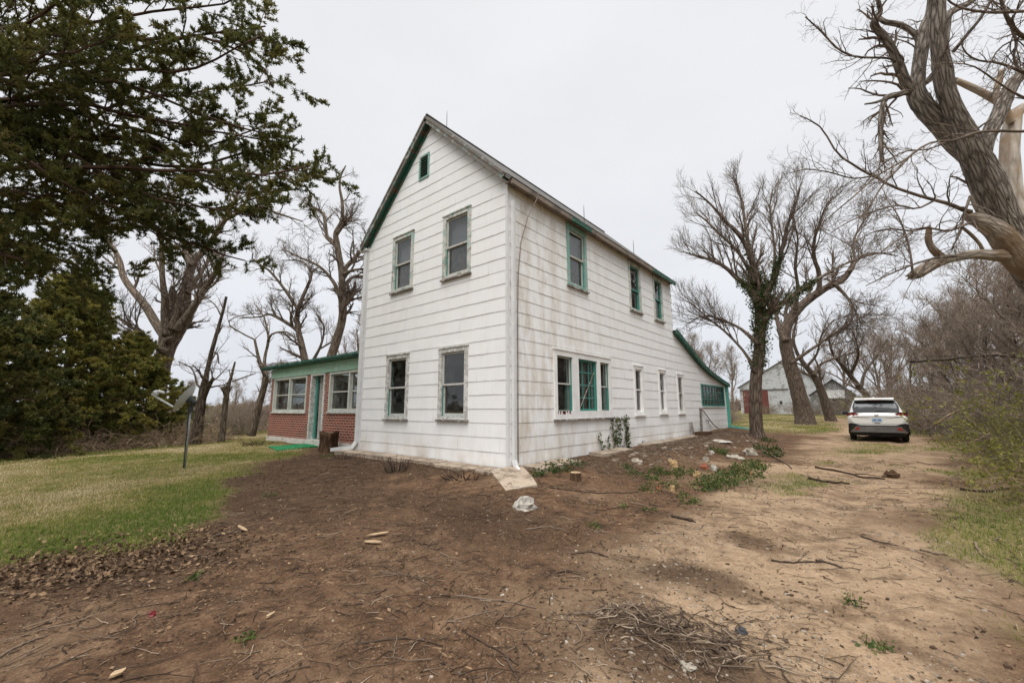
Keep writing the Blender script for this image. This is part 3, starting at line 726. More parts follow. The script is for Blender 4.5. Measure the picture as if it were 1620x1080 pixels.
q_ = MA(); q_.box(PX0-.03, PX1, PY-.04, PYB, -.35, .118); q_.obj('foundation', M['found'], house)
q_ = MA(); q_.box(PX0+.2, PX1, PY+.2, PYB-.2, .119, .14); q_.obj('floor', M['floor_in'], house)
q_ = MA(); q_.box(PX0-.02, PX1, PY-.035, PY+.1, PZ1+.002, 2.74); q_.box(PX0-.02, PX0+.1, PY+.101, PYB, PZ1+.002, 2.72); q_.obj('frieze', M['frieze'], house)
pr = MA(); pr.prism([(PX0-.5, PY-.20, 2.80), (PX1, PY-.20, 2.80), (PX1, PYB+.3, 3.02), (PX0-.5, PYB+.3, 3.02)], (0, 0, .09)); pr = pr.obj('porch_roof', M['roof'], house)
q_ = MA(); q_.box(PX0-.5, PX1, PY-.235, PY-.201, 2.745, 2.86); q_.box(PX0-.5, PX1, PY-.27, PY-.236, 2.80, 2.875); q_.box(PX0-.48, PX1, PY-.20, PY-.04, 2.745, 2.76); q_.obj('fascia', M['green'], pr)
q_ = MA(); q_.box(PX0+.1, PX1, PY+.1, PYB, 2.76, 2.79); q_.obj('ceiling', M['trim_white'], pr)
def pwin(mp, w, cols, rows=(.5,), frm=M['trim_porch'], turq=False):
    u0, u1, z0, z1 = w
    fr = MA(); ring(fr, mp, u0, u1, z0, z1, .08, -.16, .02, wt=.06, wb=.07)
    for k in range(1, cols): slab(fr, mp, u0+(u1-u0)*k/cols-.045, u0+(u1-u0)*k/cols+.045, z0+.07, z1-.06, -.15, .015)
    W = fr.obj('window', frm, house)
    s = MA()
    for k in range(cols):
        a = u0+(u1-u0)*k/cols+(.08 if k == 0 else .045); b = u0+(u1-u0)*(k+1)/cols-(.08 if k == cols-1 else .045)
        ring(s, mp, a+.002, b-.002, z0+.072, z1-.062, .028, -.10, -.06)
        for t in rows: slab(s, mp, a+.029, b-.029, z0+(z1-z0)*t-.02, z0+(z1-z0)*t+.02, -.10, -.055)
    s.obj('sash', M['sash_grey'], W)
    g = MA(); slab(g, mp, u0+.05, u1-.05, z0+.05, z1-.05, -.085, -.081); g.obj('pane', M['glass2'], W)
    s = MA(); slab(s, mp, u0-.05, u1+.05, z0-.045, z0-.001, -.16, .05); s.obj('sill', M['trim_low'], W)
pwin(PF, w1, 2); pwin(PF, w2, 2); pwin(PL, wl, 2, (.5,)); pwin(PB, wb1, 2, (.33, .66)); pwin(PB, wb2, 1)
d_ = MA(); ring(d_, PF, dr[0], dr[1], dr[2]+.001, dr[3], .10, -.19, .03, wb=.03, wt=.05); df = d_.obj('door_frame', M['trim_low'], house)
d_ = MA(); slab(d_, PF, dr[0]+.101, dr[0]+.22, .15, 2.31, -.18, -.13); d_.obj('shutter_board', M['sash_turq'], df)
dd = MA(); dd.obox((-9.22, PY+.55, 1.22), [[.25, .968, 0], [-.968, .25, 0], [0, 0, 1]], (.40, .022, 1.07)); 
dd.obox((-9.20, PY+.54, .7), [[.25, .968, 0], [-.968, .25, 0], [0, 0, 1]], (.27, .03, .38)); dd.obox((-9.20, PY+.54, 1.7), [[.25, .968, 0], [-.968, .25, 0], [0, 0, 1]], (.27, .03, .42))
do = dd.obj('door', M['sash_grey'], house)
dd = MA(); dd.ellipsoid((-9.05, PY+.86, 1.1), (.03, .03, .03), 8, 5); dd.obj('handle', M['rod'], do)
# ================================================================== ground sheet
def axis(c, n, a, mx):
    T = math.asinh(mx/a); return c+a*np.sinh(np.linspace(-T, T, n))
gx = axis(3.6, 660, 2.6, 700); gy = axis(-2.2, 660, 2.6, 700)
GX, GY = np.meshgrid(gx, gy); 
GZ = Hh(GX, GY)
def inpoly(px, py, poly):
    poly = np.asarray(poly); r = np.zeros(px.shape, bool); n = len(poly)
    for i in range(n):
        x1, y1 = poly[i]; x2, y2 = poly[(i+1) % n]
        c = ((y1 > py) != (y2 > py)); r ^= c & (px < (x2-x1)*(py-y1)/((y2-y1) if y2 != y1 else 1e-9)+x1)
    return r
def pdist(px, py, line):
    d = np.full(px.shape, 1e9)
    for (x1, y1), (x2, y2) in zip(line, line[1:]):
        dx, dy = x2-x1, y2-y1; t = np.clip(((px-x1)*dx+(py-y1)*dy)/(dx*dx+dy*dy+1e-12), 0, 1)
        d = np.minimum(d, np.hypot(px-x1-t*dx, py-y1-t*dy))
    return d
g2 = lambda x, y: tuple(G(x, y)[:2])
LAWN = [g2(*p) for p in ((-260, 930), (0, 886), (120, 866), (215, 858), (300, 815), (350, 778), (400, 742), (455, 722), (480, 714))]
lawn_poly = LAWN+[(-30, 6), (-60, 30), (-140, 20), (-140, -60), (-20, -40), (-6, -12)]
def lawn_mask(x, y):
    n = fbm(x*.9, y*.9, 61, 4)-.5; d = pdist(x, y, LAWN+[(-30, 6)]); s = np.where(inpoly(x, y, lawn_poly), d, -d)
    return sstep(-.35, .35, s+n*1.5)
# the sandy drive: centre line and half width in the yard
DRV = [(6.6, -9), (5.9, -5.2), (5.0, -2.6), (4.6, 0), (4.75, 4), (5.2, 9), (5.5, 15), (5.4, 24), (4.6, 34), (3.0, 45)]
def sand_mask(x, y):
    d = pdist(x, y, DRV); n = fbm(x*.8+3, y*.8, 71, 4)-.5; w_ = 1.55+.35*sstep(2, 12, y)
    f_ = sstep(-.7, .8, w_-d+n*3.4)
    s_ = np.where(inpoly(x, y, SANDP), 1, -1)*pdist(x, y, SANDP+SANDP[:1]); return np.where(y < 3.5, np.maximum(f_*sstep(1.5, 3.5, y), sstep(-.5, .6, s_+n*1.7)), f_)
SANDP = [g2(*p) for p in ((900, 1090), (880, 1010), (860, 965), (960, 885), (1050, 820), (1150, 775), (1215, 735), (1240, 702), (1440, 702), (1470, 740), (1445, 800), (1485, 860), (1580, 960), (1670, 1085))]+[(7, -9), (1.5, -9)]
cD, cE = g2(1110, 915), g2(1180, 850)
def dark_mask(x, y):
    n = fbm(x*.7, y*.7, 81, 4)-.5; a = sstep(.0, 1.6, -1.2-(x-2.2)*.75-(y+2.6)*.15*0+n*3.2)*sstep(-9, -6, x)
    b_ = np.exp(-(((x-4.35)/.75)**2+((y+3.6)/.45)**2))+1.1*np.exp(-(((x-cD[0])/.75)**2+((y-cD[1])/.42)**2))+.9*np.exp(-(((x-cE[0])/.6)**2+((y-cE[1])/.4)**2))+.9*np.exp(-(((x-1.2)/1.6)**2+((y+2.2)/.8)**2)) + .8*np.exp(-(((x-3.9)/.9)**2+((y+2.2)/.5)**2))
    return np.clip(a*.75+b_+n*.5, 0, 1)
def rgrass_mask(x, y):
    """grass right of the drive, behind the house and in tufts along the middle of it"""
    n = fbm(x*.75-9, y*.75, 91, 4)-.5; d = pdist(x, y, DRV)
    r = sstep(.05, .8, (d-1.45)*.6+n*2.4)*(x > np.interp(y, [p[1] for p in DRV], [p[0] for p in DRV]))*sstep(-6, -3, y)
    s_ = np.where(inpoly(x, y, SANDP), 1, -1)*pdist(x, y, SANDP+SANDP[:1]); r = np.where(y < 3.5, sstep(-.25, .55, -s_+n*2.2)*(x > 4.6)*sstep(-7, -5, y), r)
    mid = sstep(-.02, .18, n)*sstep(1.1, .1, d-.2)*sstep(-1.0, 1.0, y)*(1-sstep(16, 22, y))*1.0
    far = sstep(19, 24, y+n*6)*sstep(-.2, .6, d-1.3+n*2)
    far = np.maximum(far, sstep(17.5, 21, y+n*5)*(x < .5))
    return np.clip(np.maximum(np.maximum(r*.95, mid), far), 0, 1)
ml = lawn_mask(GX, GY); mr = rgrass_mask(GX, GY); ms = sand_mask(GX, GY)*(1-ml); md = dark_mask(GX, GY)*(1-ml); ms = ms*(1-.8*sstep(.35, .9, np.exp(-(((GX-cD[0])/.8)**2+((GY-cD[1])/.42)**2))+np.exp(-(((GX-cE[0])/.6)**2+((GY-cE[1])/.4)**2))+np.exp(-(((GX-4.4)/.8)**2+((GY+3.6)/.45)**2))+1.1*(fbm(GX*1.6, GY*1.6, 7, 3)-.5)))
mg = np.maximum(ml, mr*.85)
far = np.hypot(GX, GY) > 75; mg = np.where(far, 1, mg)
n = len(gx)
me = bpy.data.meshes.new('ground'); V = np.stack([GX, GY, GZ], -1).reshape(-1, 3)
ii = (np.arange(n-1)[:, None]*n+np.arange(n-1)[None]).ravel(); Qd = np.stack([ii, ii+1, ii+n+1, ii+n], -1)
me.vertices.add(len(V)); me.vertices.foreach_set('co', V.astype(np.float32).ravel())
me.loops.add(Qd.size); me.loops.foreach_set('vertex_index', Qd.astype(np.int32).ravel()); me.polygons.add(len(Qd)); me.polygons.foreach_set('loop_start', (np.arange(len(Qd))*4).astype(np.int32))
me.update(calc_edges=True); me.polygons.foreach_set('use_smooth', np.ones(len(Qd), bool))
at_ = me.attributes.new('mask', 'FLOAT_COLOR', 'POINT'); at_.data.foreach_set('color', np.stack([mg, ms, md, np.ones_like(mg)], -1).astype(np.float32).ravel())
ground = bpy.data.objects.new('ground', me); COL.objects.link(ground); me.materials.append(M['ground']); tag(ground, 'bare brown yard with a sandy drive and a patchy lawn', 'ground', kind='structure')
# ================================================================== branch growing
def resample(P, K):
    P = np.asarray(P, float); n = len(P)
    if n == 2: t = np.linspace(0, 1, K)[:, None]; return P[0]*(1-t)+P[1]*t
    E = np.vstack([2*P[0]-P[1], P, 2*P[-1]-P[-2]]); d = np.linalg.norm(np.diff(P[:, :3], axis=0), axis=1); s = np.concatenate([[0], np.cumsum(d)])
    q = np.linspace(0, s[-1], K); i = np.clip(np.searchsorted(s, q, 'right')-1, 0, n-2); t = ((q-s[i])/np.maximum(d[i], 1e-9))[:, None]
    a, b, c, e = E[i], E[i+1], E[i+2], E[i+3]
    return .5*((2*b)+(-a+c)*t+(2*a-5*b+4*c-e)*t*t+(-a+3*b-3*c+e)*t**3)
def limb(pix, z, K=14, dz=0, rng=None, wig=.0):
    """trace of a limb: rows (photo x, photo y, width in photo pixels); z = distance along the view axis, drifting by dz to the tip"""
    pix = np.asarray(pix, float); n = len(pix); t = np.linspace(0, 1, n)
    P = []; 
    for k in range(n):
        zz = z+dz*t[k]; p = D(pix[k, 0], pix[k, 1], zz); a = (pix[k, 0]-810)/CF
        P.append([*p, pix[k, 2]*.5*zz/CF/math.sqrt(1+a*a)])
    Q = resample(P, K)
    if rng is not None and wig:
        Q[1:-1, :3] += (rng.random((K-2, 3))-.5)*wig
    return Q[:, :3], np.maximum(Q[:, 3], .003)
def grow(P, R, n, L, ang, K, rng, up=.1, wig=.25, t0=.2, t1=1.0, rr=.55, rmin=.0035, rtip=.35, droop=0, lvar=(.5, 1.15), tipscale=.5, lr=None, flat=0):
    """n children on each of the M parents; returns paths (M*n, K, 3) and radii"""
    M, KP, _ = P.shape; N = M*n
    t = t0+(t1-t0)*((np.tile(np.arange(n), M)+rng.random(N))/n)
    pi = np.repeat(np.arange(M), n); x = np.clip(t*(KP-1), 0, KP-1.001); i = x.astype(int); f = (x-i)[:, None]
    pos = P[pi, i]*(1-f)+P[pi, i+1]*f; tan = P[pi, i+1]-P[pi, i]; tan /= np.linalg.norm(tan, axis=1, keepdims=True)+1e-9
    pr = R[pi, i]*(1-f[:, 0])+R[pi, i+1]*f[:, 0]
    rv = rng.normal(size=(N, 3)); rv[:, 2] *= (1-flat); rv -= (rv*tan).sum(1, keepdims=True)*tan; rv /= np.linalg.norm(rv, axis=1, keepdims=True)+1e-9
    a = np.radians(ang*(.7+.6*rng.random(N)))[:, None]
    d = tan*np.cos(a)+rv*np.sin(a)+np.array([0, 0, up]); d /= np.linalg.norm(d, axis=1, keepdims=True)
    Ln = L*(lvar[0]+(lvar[1]-lvar[0])*rng.random(N))*(1-(1-tipscale)*(t-t0)/max(t1-t0, 1e-6))
    if lr is not None: Ln = Ln*np.clip(pr/lr, .35, 1.3)
    Q = np.zeros((N, K, 3)); Q[:, 0] = pos; stp = (Ln/(K-1))[:, None]
    for k in range(1, K):
        d = d+rng.normal(size=(N, 3))*wig/math.sqrt(K)+np.array([0, 0, up*.35-droop*k/K]); d /= np.linalg.norm(d, axis=1, keepdims=True)
        Q[:, k] = Q[:, k-1]+d*stp
    r0 = np.maximum(pr*rr, rmin); tt = np.linspace(0, 1, K)[None]
    return Q, np.maximum(r0[:, None]*(1-(1-rtip)*tt), rmin*.6)
def stackl(ls): return np.stack([l[0] for l in ls]), np.stack([l[1] for l in ls])
def sel(P, R, m): return P[m], R[m]
def cards(pts, dirs, n, ln, wd, rng, spread=.9, jl=.5, tri=True):
    """n slim blades fanned round dirs at each point: arrays for MA.add"""
    N = len(pts)*n; p = np.repeat(pts, n, 0); d = np.repeat(dirs, n, 0)
    d = d+rng.normal(size=(N, 3))*spread; d /= np.linalg.norm(d, axis=1, keepdims=True)
    s = np.cross(d, rng.normal(size=(N, 3))); s /= np.linalg.norm(s, axis=1, keepdims=True)+1e-9
    l = (ln*(1-jl+2*jl*rng.random(N)))[:, None]; w = (wd*(.7+.6*rng.random(N)))[:, None]
    o = p+rng.normal(size=(N, 3))*ln*.15
    V = np.stack([o-s*w*.35, o+s*w*.35, o+d*l*.6+s*w*.5, o+d*l, o+d*l*.6-s*w*.5], 1)
    b = np.arange(N)[:, None]*5
    q = b+np.array([[0, 1, 2, 4]]); t = b+np.array([[4, 2, 3]])
    return V.reshape(-1, 3), q, t
def leafcards(pts, n, size, rng, spread=.1, flatten=None):
    """single leaves (folded quads) scattered round the points"""
    N = len(pts)*n; p = np.repeat(pts, n, 0)+rng.normal(size=(N, 3))*spread
    d = rng.normal(size=(N, 3)); 
    if flatten is not None: d = d*np.asarray(flatten)
    d /= np.linalg.norm(d, axis=1, keepdims=True)
    s = np.cross(d, rng.normal(size=(N, 3))); s /= np.linalg.norm(s, axis=1, keepdims=True)+1e-9
    l = (size*(.6+.8*rng.random(N)))[:, None]
    V = np.stack([p, p+d*l*.5+s*l*.33, p+d*l, p+d*l*.5-s*l*.33], 1)
    return V.reshape(-1, 3), np.arange(N)[:, None]*4+np.array([[0, 1, 2, 3]])
def bare_tree(name, label, limbs, base, barkm, twigm, rng, lv=((6, 1.6, 45), (5, .8, 42), (4, .42, 40)), up=.14, wig=.35, group=None, cat='tree', minr=.012, S=12, droop=0, rough=0, t0=.3, rmin=.0042):
    """limbs: list of (P, R); trunk = traced limbs, crown = grown branches"""
    root = thing(name, label, cat, base, group)
    tr = MA()
    for P, R in limbs:
        Sx = S if R[0] > .09 else 7
        if R[0] > .12 and rough:
            K2 = len(R)*4; Q = resample(np.c_[P, R], K2); P2, R2 = Q[:, :3], Q[:, 3]; Sx = 26
            n0 = len(tr.V); tr.tubes(P2[None], R2[None], Sx, None, True)
            V = tr.V[n0].reshape(K2, Sx, 3); c = P2[:, None, :]
            a = np.arange(Sx)[None, :]; k = np.arange(K2)[:, None]
            ph = rng.random()*9
            ridg = vnoise(a*1.0*np.ones_like(k)+ph*10+(k*.0), k*.22+0*a, 5)+.6*vnoise(a*.35+ph*7+0*k, k*.5+0*a, 9)
            ridg[:, -1] = (ridg[:, 0]+ridg[:, -2])/2
            V[:] = c+(V-c)*(1+rough*(ridg-.75))[..., None]
        else: tr.tubes(P[None], R[None], Sx, None, True)
    tr.obj('trunk', barkm, root, smooth=True)
    P, R = stackl([(q_[:, :3], q_[:, 3]) for q_ in (resample(np.c_[a, b], 16) for a, b in limbs)]); cr = MA()
    for li, (n, L, ang) in enumerate(lv):
        last = li == len(lv)-1
        P, R = grow(P, R, n, L, ang, 8 if li == 0 else (6 if not last else 5), rng, up=up, wig=wig*(1 if li < 2 else 1.2), t0=t0 if li == 0 else .12, rr=.5 if li == 0 else .6, rmin=rmin*(1.9 if li == 0 else 1.3 if li == 1 else 1), droop=droop, lr=None)
        cr.tubes(P, R, 5 if li == 0 else 3)
    cr.obj('crown', twigm, root, smooth=True)
    return root
def wood_tree(name, label, H, r, rng, spread=.5, lean=(0, 0), barkm=None, twigm=None, group=None, nl=7, fork=.3, lv=((6, 1.5, 45), (5, .8, 42), (4, .42, 40)), up=.15, rmin=.008):
    """free-standing bare tree grown from the ground at the origin"""
    K = 14; t = np.linspace(0, 1, K); tp = np.stack([lean[0]*t+.25*np.sin(t*4+rng.random()*6)*t, lean[1]*t+.25*np.cos(t*5+rng.random()*6)*t, H*.8*t-.15], -1)
    trunk = (tp, r*(1.15-.95*t)); L = [trunk]
    P, R = grow(tp[None], trunk[1][None], nl, H*.55, 38+20*spread, K, rng, up=.22, wig=.35, t0=fork, t1=.97, rr=.62, rmin=.02, rtip=.22, tipscale=.55)
    L += [(P[i], R[i]) for i in range(len(P))]
    return bare_tree(name, label, L, (0, 0, 0), barkm or M['bark'], twigm or M['twig'], rng, lv=lv, up=up, group=group, rmin=rmin, t0=.25)
# ================================================================== bare trees traced from the photograph
rng = np.random.default_rng(21)
def basept(L): p = L[0][0]; return (p[0], p[1], float(Hs(p[0], p[1])))
# big many-limbed tree left of the house
z = 21
A = [limb([(243, 690, 40), (249, 614, 31), (263, 554, 31), (275, 519, 40), (287, 497, 30), (294, 463, 18), (304, 418, 15), (323, 396, 11), (341, 372, 8), (362, 340, 6)], z, 22, 1),
     limb([(272, 540, 22), (255, 524, 17), (231, 485, 15), (197, 441, 12), (187, 406, 10), (168, 378, 8), (150, 350, 6), (120, 318, 4)], z, 14, 1.5),
     limb([(266, 530, 20), (261, 500, 15), (261, 470, 12), (257, 440, 10), (256, 374, 7), (263, 330, 5), (268, 290, 3)], z, 14, -1),
     limb([(282, 520, 22), (297, 500, 15), (309, 482, 12), (321, 462, 12), (333, 444, 10), (346, 424, 9)], z, 14, -1.2),
     limb([(303, 420, 13), (290, 385, 8), (283, 355, 6), (276, 320, 4)], z, 12, 1.4),
     limb([(332, 385, 9), (352, 352, 7), (380, 336, 6), (411, 328, 5), (440, 338, 4), (478, 350, 2)], z+.4, 14, -2),
     limb([(345, 368, 8), (365, 330, 6), (378, 300, 5), (395, 268, 3)], z+.6, 12, 1.5),
     limb([(262, 556, 16), (250, 551, 10), (233, 536, 9), (212, 520, 7), (190, 505, 5)], z, 12, -1.5),
     limb([(294, 463, 14), (312, 440, 8), (328, 415, 6), (332, 405, 4)], z, 10, 1.5),
     limb([(275, 519, 20), (283, 490, 12), (276, 462, 7), (272, 452, 4)], z, 10, -.8)]
bare_tree('bare_tree', 'massive bare tree with many thick broken limbs fanning up behind the satellite dish', A, basept(A[0]), M['bark_tan'], M['twig'], rng, lv=((9, 2.5, 42), (6, 1.2, 40), (6, .6, 38)), rough=.12, rmin=.0075, t0=.35)
# tree rising behind the porch roof beside the gable
z = 25
B = [limb([(505, 640, 20), (515, 595, 17), (525, 561, 15), (541, 508, 13), (542, 473, 13), (540, 429, 10), (534, 391, 10), (531, 370, 8), (541, 347, 6), (541, 319, 5), (537, 287, 3.5), (547, 262, 2)], z, 22, 0),
     limb([(534, 391, 9), (524, 380, 7), (517, 372, 6), (512, 340, 5), (500, 330, 3), (484, 322, 2)], z, 12, 1),
     limb([(541, 440, 9), (546, 425, 8), (562, 407, 7), (574, 391, 6), (585, 375, 4)], z, 12, .8),
     limb([(541, 480, 10), (538, 470, 8), (528, 447, 6), (506, 422, 4.5), (474, 407, 3), (449, 394, 2)], z, 12, -1.2),
     limb([(540, 488, 10), (548, 478, 9), (557, 465, 7)], z, 8, -.3),
     limb([(542, 455, 7), (559, 438, 5), (580, 437, 4), (600, 432, 3)], z, 10, 1.2),
     limb([(541, 435, 7), (560, 427, 4), (590, 424, 3)], z, 10, -1),
     limb([(532, 372, 6), (546, 352, 5), (556, 341, 4)], z, 8, -.6)]
bare_tree('bare_tree', 'tall crooked bare tree rising behind the porch roof right beside the gable wall', B, basept(B[0]), M['bark_tan'], M['twig'], rng, lv=((11, 1.9, 48), (6, .95, 45), (6, .48, 42)), rough=.10, rmin=.0075, up=.08)
z = 24
C = [limb([(497, 640, 15), (490, 600, 13), (482, 567, 12), (471, 517, 9), (470, 498, 8), (479, 470, 6), (490, 445, 5), (495, 429, 3.5), (505, 422, 2)], z, 18, 0),
     limb([(471, 500, 7), (471, 490, 6), (452, 460, 5), (427, 429, 4), (410, 418, 3), (399, 409, 2.5), (400, 400, 2)], z, 14, -1),
     limb([(474, 530, 8), (467, 520, 6), (443, 504, 6), (425, 497, 4), (411, 501, 3), (380, 503, 2)], z, 14, 1.2),
     limb([(462, 515, 6), (460, 500, 4), (463, 488, 3), (455, 478, 2)], z, 8, -.5),
     limb([(493, 436, 4), (486, 420, 3), (474, 412, 2), (445, 412, 1.5)], z, 10, .7),
     limb([(487, 585, 7), (508, 545, 4), (512, 515, 3), (500, 495, 2)], z+1, 10, 0)]
bare_tree('bare_tree', 'slender forked bare tree rising behind the middle of the porch roof', C, basept(C[0]), M['bark_tan'], M['twig'], rng, lv=((10, 1.8, 45), (6, .9, 42), (6, .45, 40)), rough=.1, rmin=.0065)
z = 18
Dd = [limb([(398, 688, 15), (408, 648, 12), (420, 597, 10), (412, 577, 7), (407, 557, 5), (403, 537, 4)], z, 14, 0),
      limb([(420, 597, 9), (418, 575, 6), (421, 555, 5), (425, 539, 4.5), (422, 518, 3.5), (416, 498, 2.5), (402, 480, 1.5)], z, 14, .6),
      limb([(424, 540, 4), (431, 528, 3.5), (453, 525, 3), (470, 538, 2)], z, 10, -.6),
      limb([(403, 537, 3), (385, 528, 3), (362, 513, 2.5), (370, 502, 2), (395, 497, 1.5)], z, 10, .6)]
bare_tree('bare_tree', 'thin leaning bare tree standing just left of the brick porch corner', Dd, basept(Dd[0]), M['bark_tan'], M['twig'], rng, lv=((5, 1.3, 45), (4, .7, 42), (3, .4, 40)), rough=.1, rmin=.005, droop=.05)
z = 17
E_ = [limb([(306, 705, 22), (311, 689, 19), (321, 619, 14), (326, 595, 9), (335, 556, 7.5), (345, 520, 6), (352, 495, 5), (358, 469, 4.5)], z, 18, 0),
      limb([(321, 632, 10), (328, 616, 8), (334, 604, 7), (337, 598, 6)], z, 8, -.3),
      limb([(322, 617, 6), (312, 608, 4), (308, 592, 3), (300, 580, 2.4), (282, 572, 1.5)], z, 10, .6),
      limb([(335, 556, 4), (344, 560, 3), (346, 575, 2)], z, 8, -.3),
      limb([(350, 500, 3), (340, 482, 2.2), (325, 470, 1.5)], z, 8, .5)]
bare_tree('dead_tree', 'dead leaning trunk with a broken bare tip just right of the satellite dish', E_, basept(E_[0]), M['bark'], M['twig'], rng, lv=((5, 1.2, 50), (4, .6, 42), (3, .35, 40)), rough=.12, rmin=.0045)
F_ = [limb([(350, 698, 13), (352, 680, 11), (357, 635, 10), (361, 612, 7), (366, 595, 5), (372, 572, 3)], z+.4, 14, 0), limb([(359, 632, 9), (356, 620, 8), (352, 612, 8)], z+.4, 8, -.2), limb([(368, 603, 3), (385, 597, 2.5), (405, 590, 1.5)], z+.4, 8, 0)]
bare_tree('snag', 'short broken grey snag standing between the dead trunk and the porch', F_, basept(F_[0]), M['bark_tan'], M['twig'], rng, lv=((2, .7, 50), (3, .4, 42)), rough=.12, rmin=.0045)
# ivy-clad tree by the rear of the house
z = float((G(1197, 692)-CAM)@_fw)
H_ = [limb([(1199, 696, 29), (1197, 680, 23), (1195, 640, 20), (1196, 600, 19), (1201, 558, 19), (1203, 520, 18), (1202, 487, 18), (1197, 455, 16), (1195, 432, 12), (1184, 397, 9), (1171, 374, 7), (1148, 350, 5), (1125, 324, 3.5), (1100, 302, 2)], z, 26, .5),
      limb([(1200, 478, 15), (1190, 462, 12), (1180, 450, 10), (1166, 440, 8), (1146, 422, 6), (1120, 410, 4.5), (1100, 404, 3), (1080, 398, 1.5)], z, 16, 1.2),
      limb([(1197, 448, 12), (1188, 410, 8), (1181, 370, 6), (1176, 335, 4.5), (1170, 305, 3), (1164, 284, 2)], z, 16, 2),
      limb([(1204, 485, 15), (1212, 468, 12), (1222, 446, 9), (1233, 415, 7), (1240, 380, 5.5), (1247, 352, 4.5), (1258, 325, 3), (1266, 298, 2)], z, 16, -1),
      limb([(1205, 507, 14), (1216, 497, 12), (1246, 473, 9), (1278, 451, 7), (1308, 433, 5), (1345, 414, 4), (1385, 402, 2.5), (1420, 398, 1.5)], z, 16, 1.6),
      limb([(1200, 470, 10), (1186, 430, 7), (1165, 395, 5), (1140, 372, 4), (1116, 348, 3), (1098, 335, 1.6)], z, 14, 1.8),
      limb([(1222, 446, 7), (1226, 405, 5), (1222, 365, 4), (1218, 330, 3), (1222, 300, 1.8)], z, 12, 1.6),
      limb([(1196, 590, 10), (1180, 560, 5), (1150, 527, 4), (1120, 503, 3), (1092, 478, 1.8)], z, 12, 1.5),
      limb([(1200, 545, 9), (1172, 520, 5), (1140, 505, 3.5), (1112, 500, 2.5), (1088, 512, 1.5)], z, 12, 2)]
iv = bare_tree('bare_tree', 'bare tree with ivy climbing its trunk and forks beside the rear of the house', H_, basept(H_[0]), M['bark_mid'], M['twig'], rng, lv=((14, 2.0, 34), (7, 1.05, 32), (6, .52, 32)), up=.13, wig=.26, rough=.12, rmin=.0050, t0=.33)
pts = []; 
for li, a, nn in ((0, .18, 1150), (3, .05, 350), (4, .05, 420), (1, .05, 250), (2, .05, 160)):
    P, R = H_[li]; hi = {0: .62, 3: .45, 4: .42, 1: .30, 2: .4}[li]
    lo = {0: .26}.get(li, 0); t = lo+(hi-lo)*rng.random(nn)**.9; x = t*(len(P)-1); i = x.astype(int); f = (x-i)[:, None]
    c = P[i]*(1-f)+P[np.minimum(i+1, len(P)-1)]*f; d = rng.normal(size=(nn, 3)); d /= np.linalg.norm(d, axis=1, keepdims=True)
    pts.append(c+d*(R[i]*(1.0+.55*rng.random(nn)))[:, None])
pts = np.vstack(pts); iv_m = MA(); V, Qd = leafcards(pts, 4, .08, rng, .09); iv_m.add(V, Qd, None, None, np.repeat(rng.random(len(V)//4), 4)); iv_m.obj('ivy', M['ivy'], iv)
# leaning trees behind it
z = float((G(1272, 671)-CAM)@_fw)
I_ = [limb([(1276, 678, 44), (1274, 668, 36), (1268, 640, 29), (1257, 601, 25), (1247, 565, 22), (1242, 535, 20), (1246, 512, 18), (1268, 483, 16), (1304, 457, 13), (1336, 440, 11), (1348, 420, 8), (1360, 408, 6), (1385, 400, 4), (1420, 405, 2)], z, 26, 1),
      limb([(1290, 468, 11), (1296, 455, 9), (1295, 430, 8), (1289, 412, 7), (1287, 394, 6.5), (1290, 372, 5), (1297, 356, 4), (1303, 335, 3), (1318, 310, 2)], z, 16, -1.5),
      limb([(1243, 540, 12), (1232, 515, 8), (1226, 490, 6), (1215, 455, 4), (1205, 420, 2.5)], z, 12, 2.5),
      limb([(1344, 430, 8), (1352, 415, 6), (1350, 385, 4), (1360, 360, 3), (1378, 335, 1.8)], z, 12, 1.5),
      limb([(1320, 449, 8), (1340, 470, 5), (1352, 490, 4), (1362, 512, 2)], z, 10, -1),
      limb([(1258, 490, 9), (1262, 455, 6), (1258, 420, 5), (1262, 380, 3), (1255, 345, 2)], z, 12, -2),
      limb([(1250, 575, 8), (1290, 548, 5), (1330, 520, 3.5), (1375, 495, 2)], z, 12, -2)]
bare_tree('bare_tree', 'big leaning bare tree with a thick bent trunk in front of the barn', I_, basept(I_[0]), M['bark_mid'], M['twig'], rng, lv=((13, 3.4, 40), (7, 1.6, 36), (6, .8, 34)), rough=.12, rmin=.0105, up=.08)
z = float((G(1312, 666)-CAM)@_fw)
J_ = [limb([(1317, 672, 24), (1313, 660, 19), (1304, 632, 15), (1296, 609, 13), (1284, 590, 10), (1274, 578, 9), (1262, 560, 6), (1255, 535, 5), (1262, 500, 3)], z, 18, 1), limb([(1287, 594, 8), (1300, 575, 5), (1325, 565, 4), (1360, 555, 2)], z, 10, 1.5), limb([(1276, 580, 6), (1292, 560, 4), (1300, 530, 3), (1320, 505, 2)], z, 10, -1.5)]
bare_tree('bare_tree', 'smaller dark trunk leaning left beside the big leaning tree', J_, basept(J_[0]), M['bark_mid'], M['twig'], rng, lv=((8, 3.0, 45), (5, 1.5, 40), (4, .8, 38)), rough=.1, rmin=.012)
z = 38
K_ = [limb([(1392, 665, 14), (1384, 645, 12), (1369, 624, 11), (1349, 599, 9), (1336, 582, 7), (1318, 560, 5), (1310, 530, 3)], z, 16, 0), limb([(1362, 615, 7), (1368, 590, 5), (1385, 565, 4), (1400, 540, 2)], z, 10, 1.5), limb([(1345, 592, 6), (1358, 560, 4), (1350, 525, 2.5)], z, 10, -1.5)]
bare_tree('bare_tree', 'bare tree leaning steeply left just behind the parked car', K_, basept(K_[0]), M['bark'], M['twig'], rng, lv=((8, 3.2, 45), (5, 1.6, 40), (4, .9, 38)), rough=.1, rmin=.014)
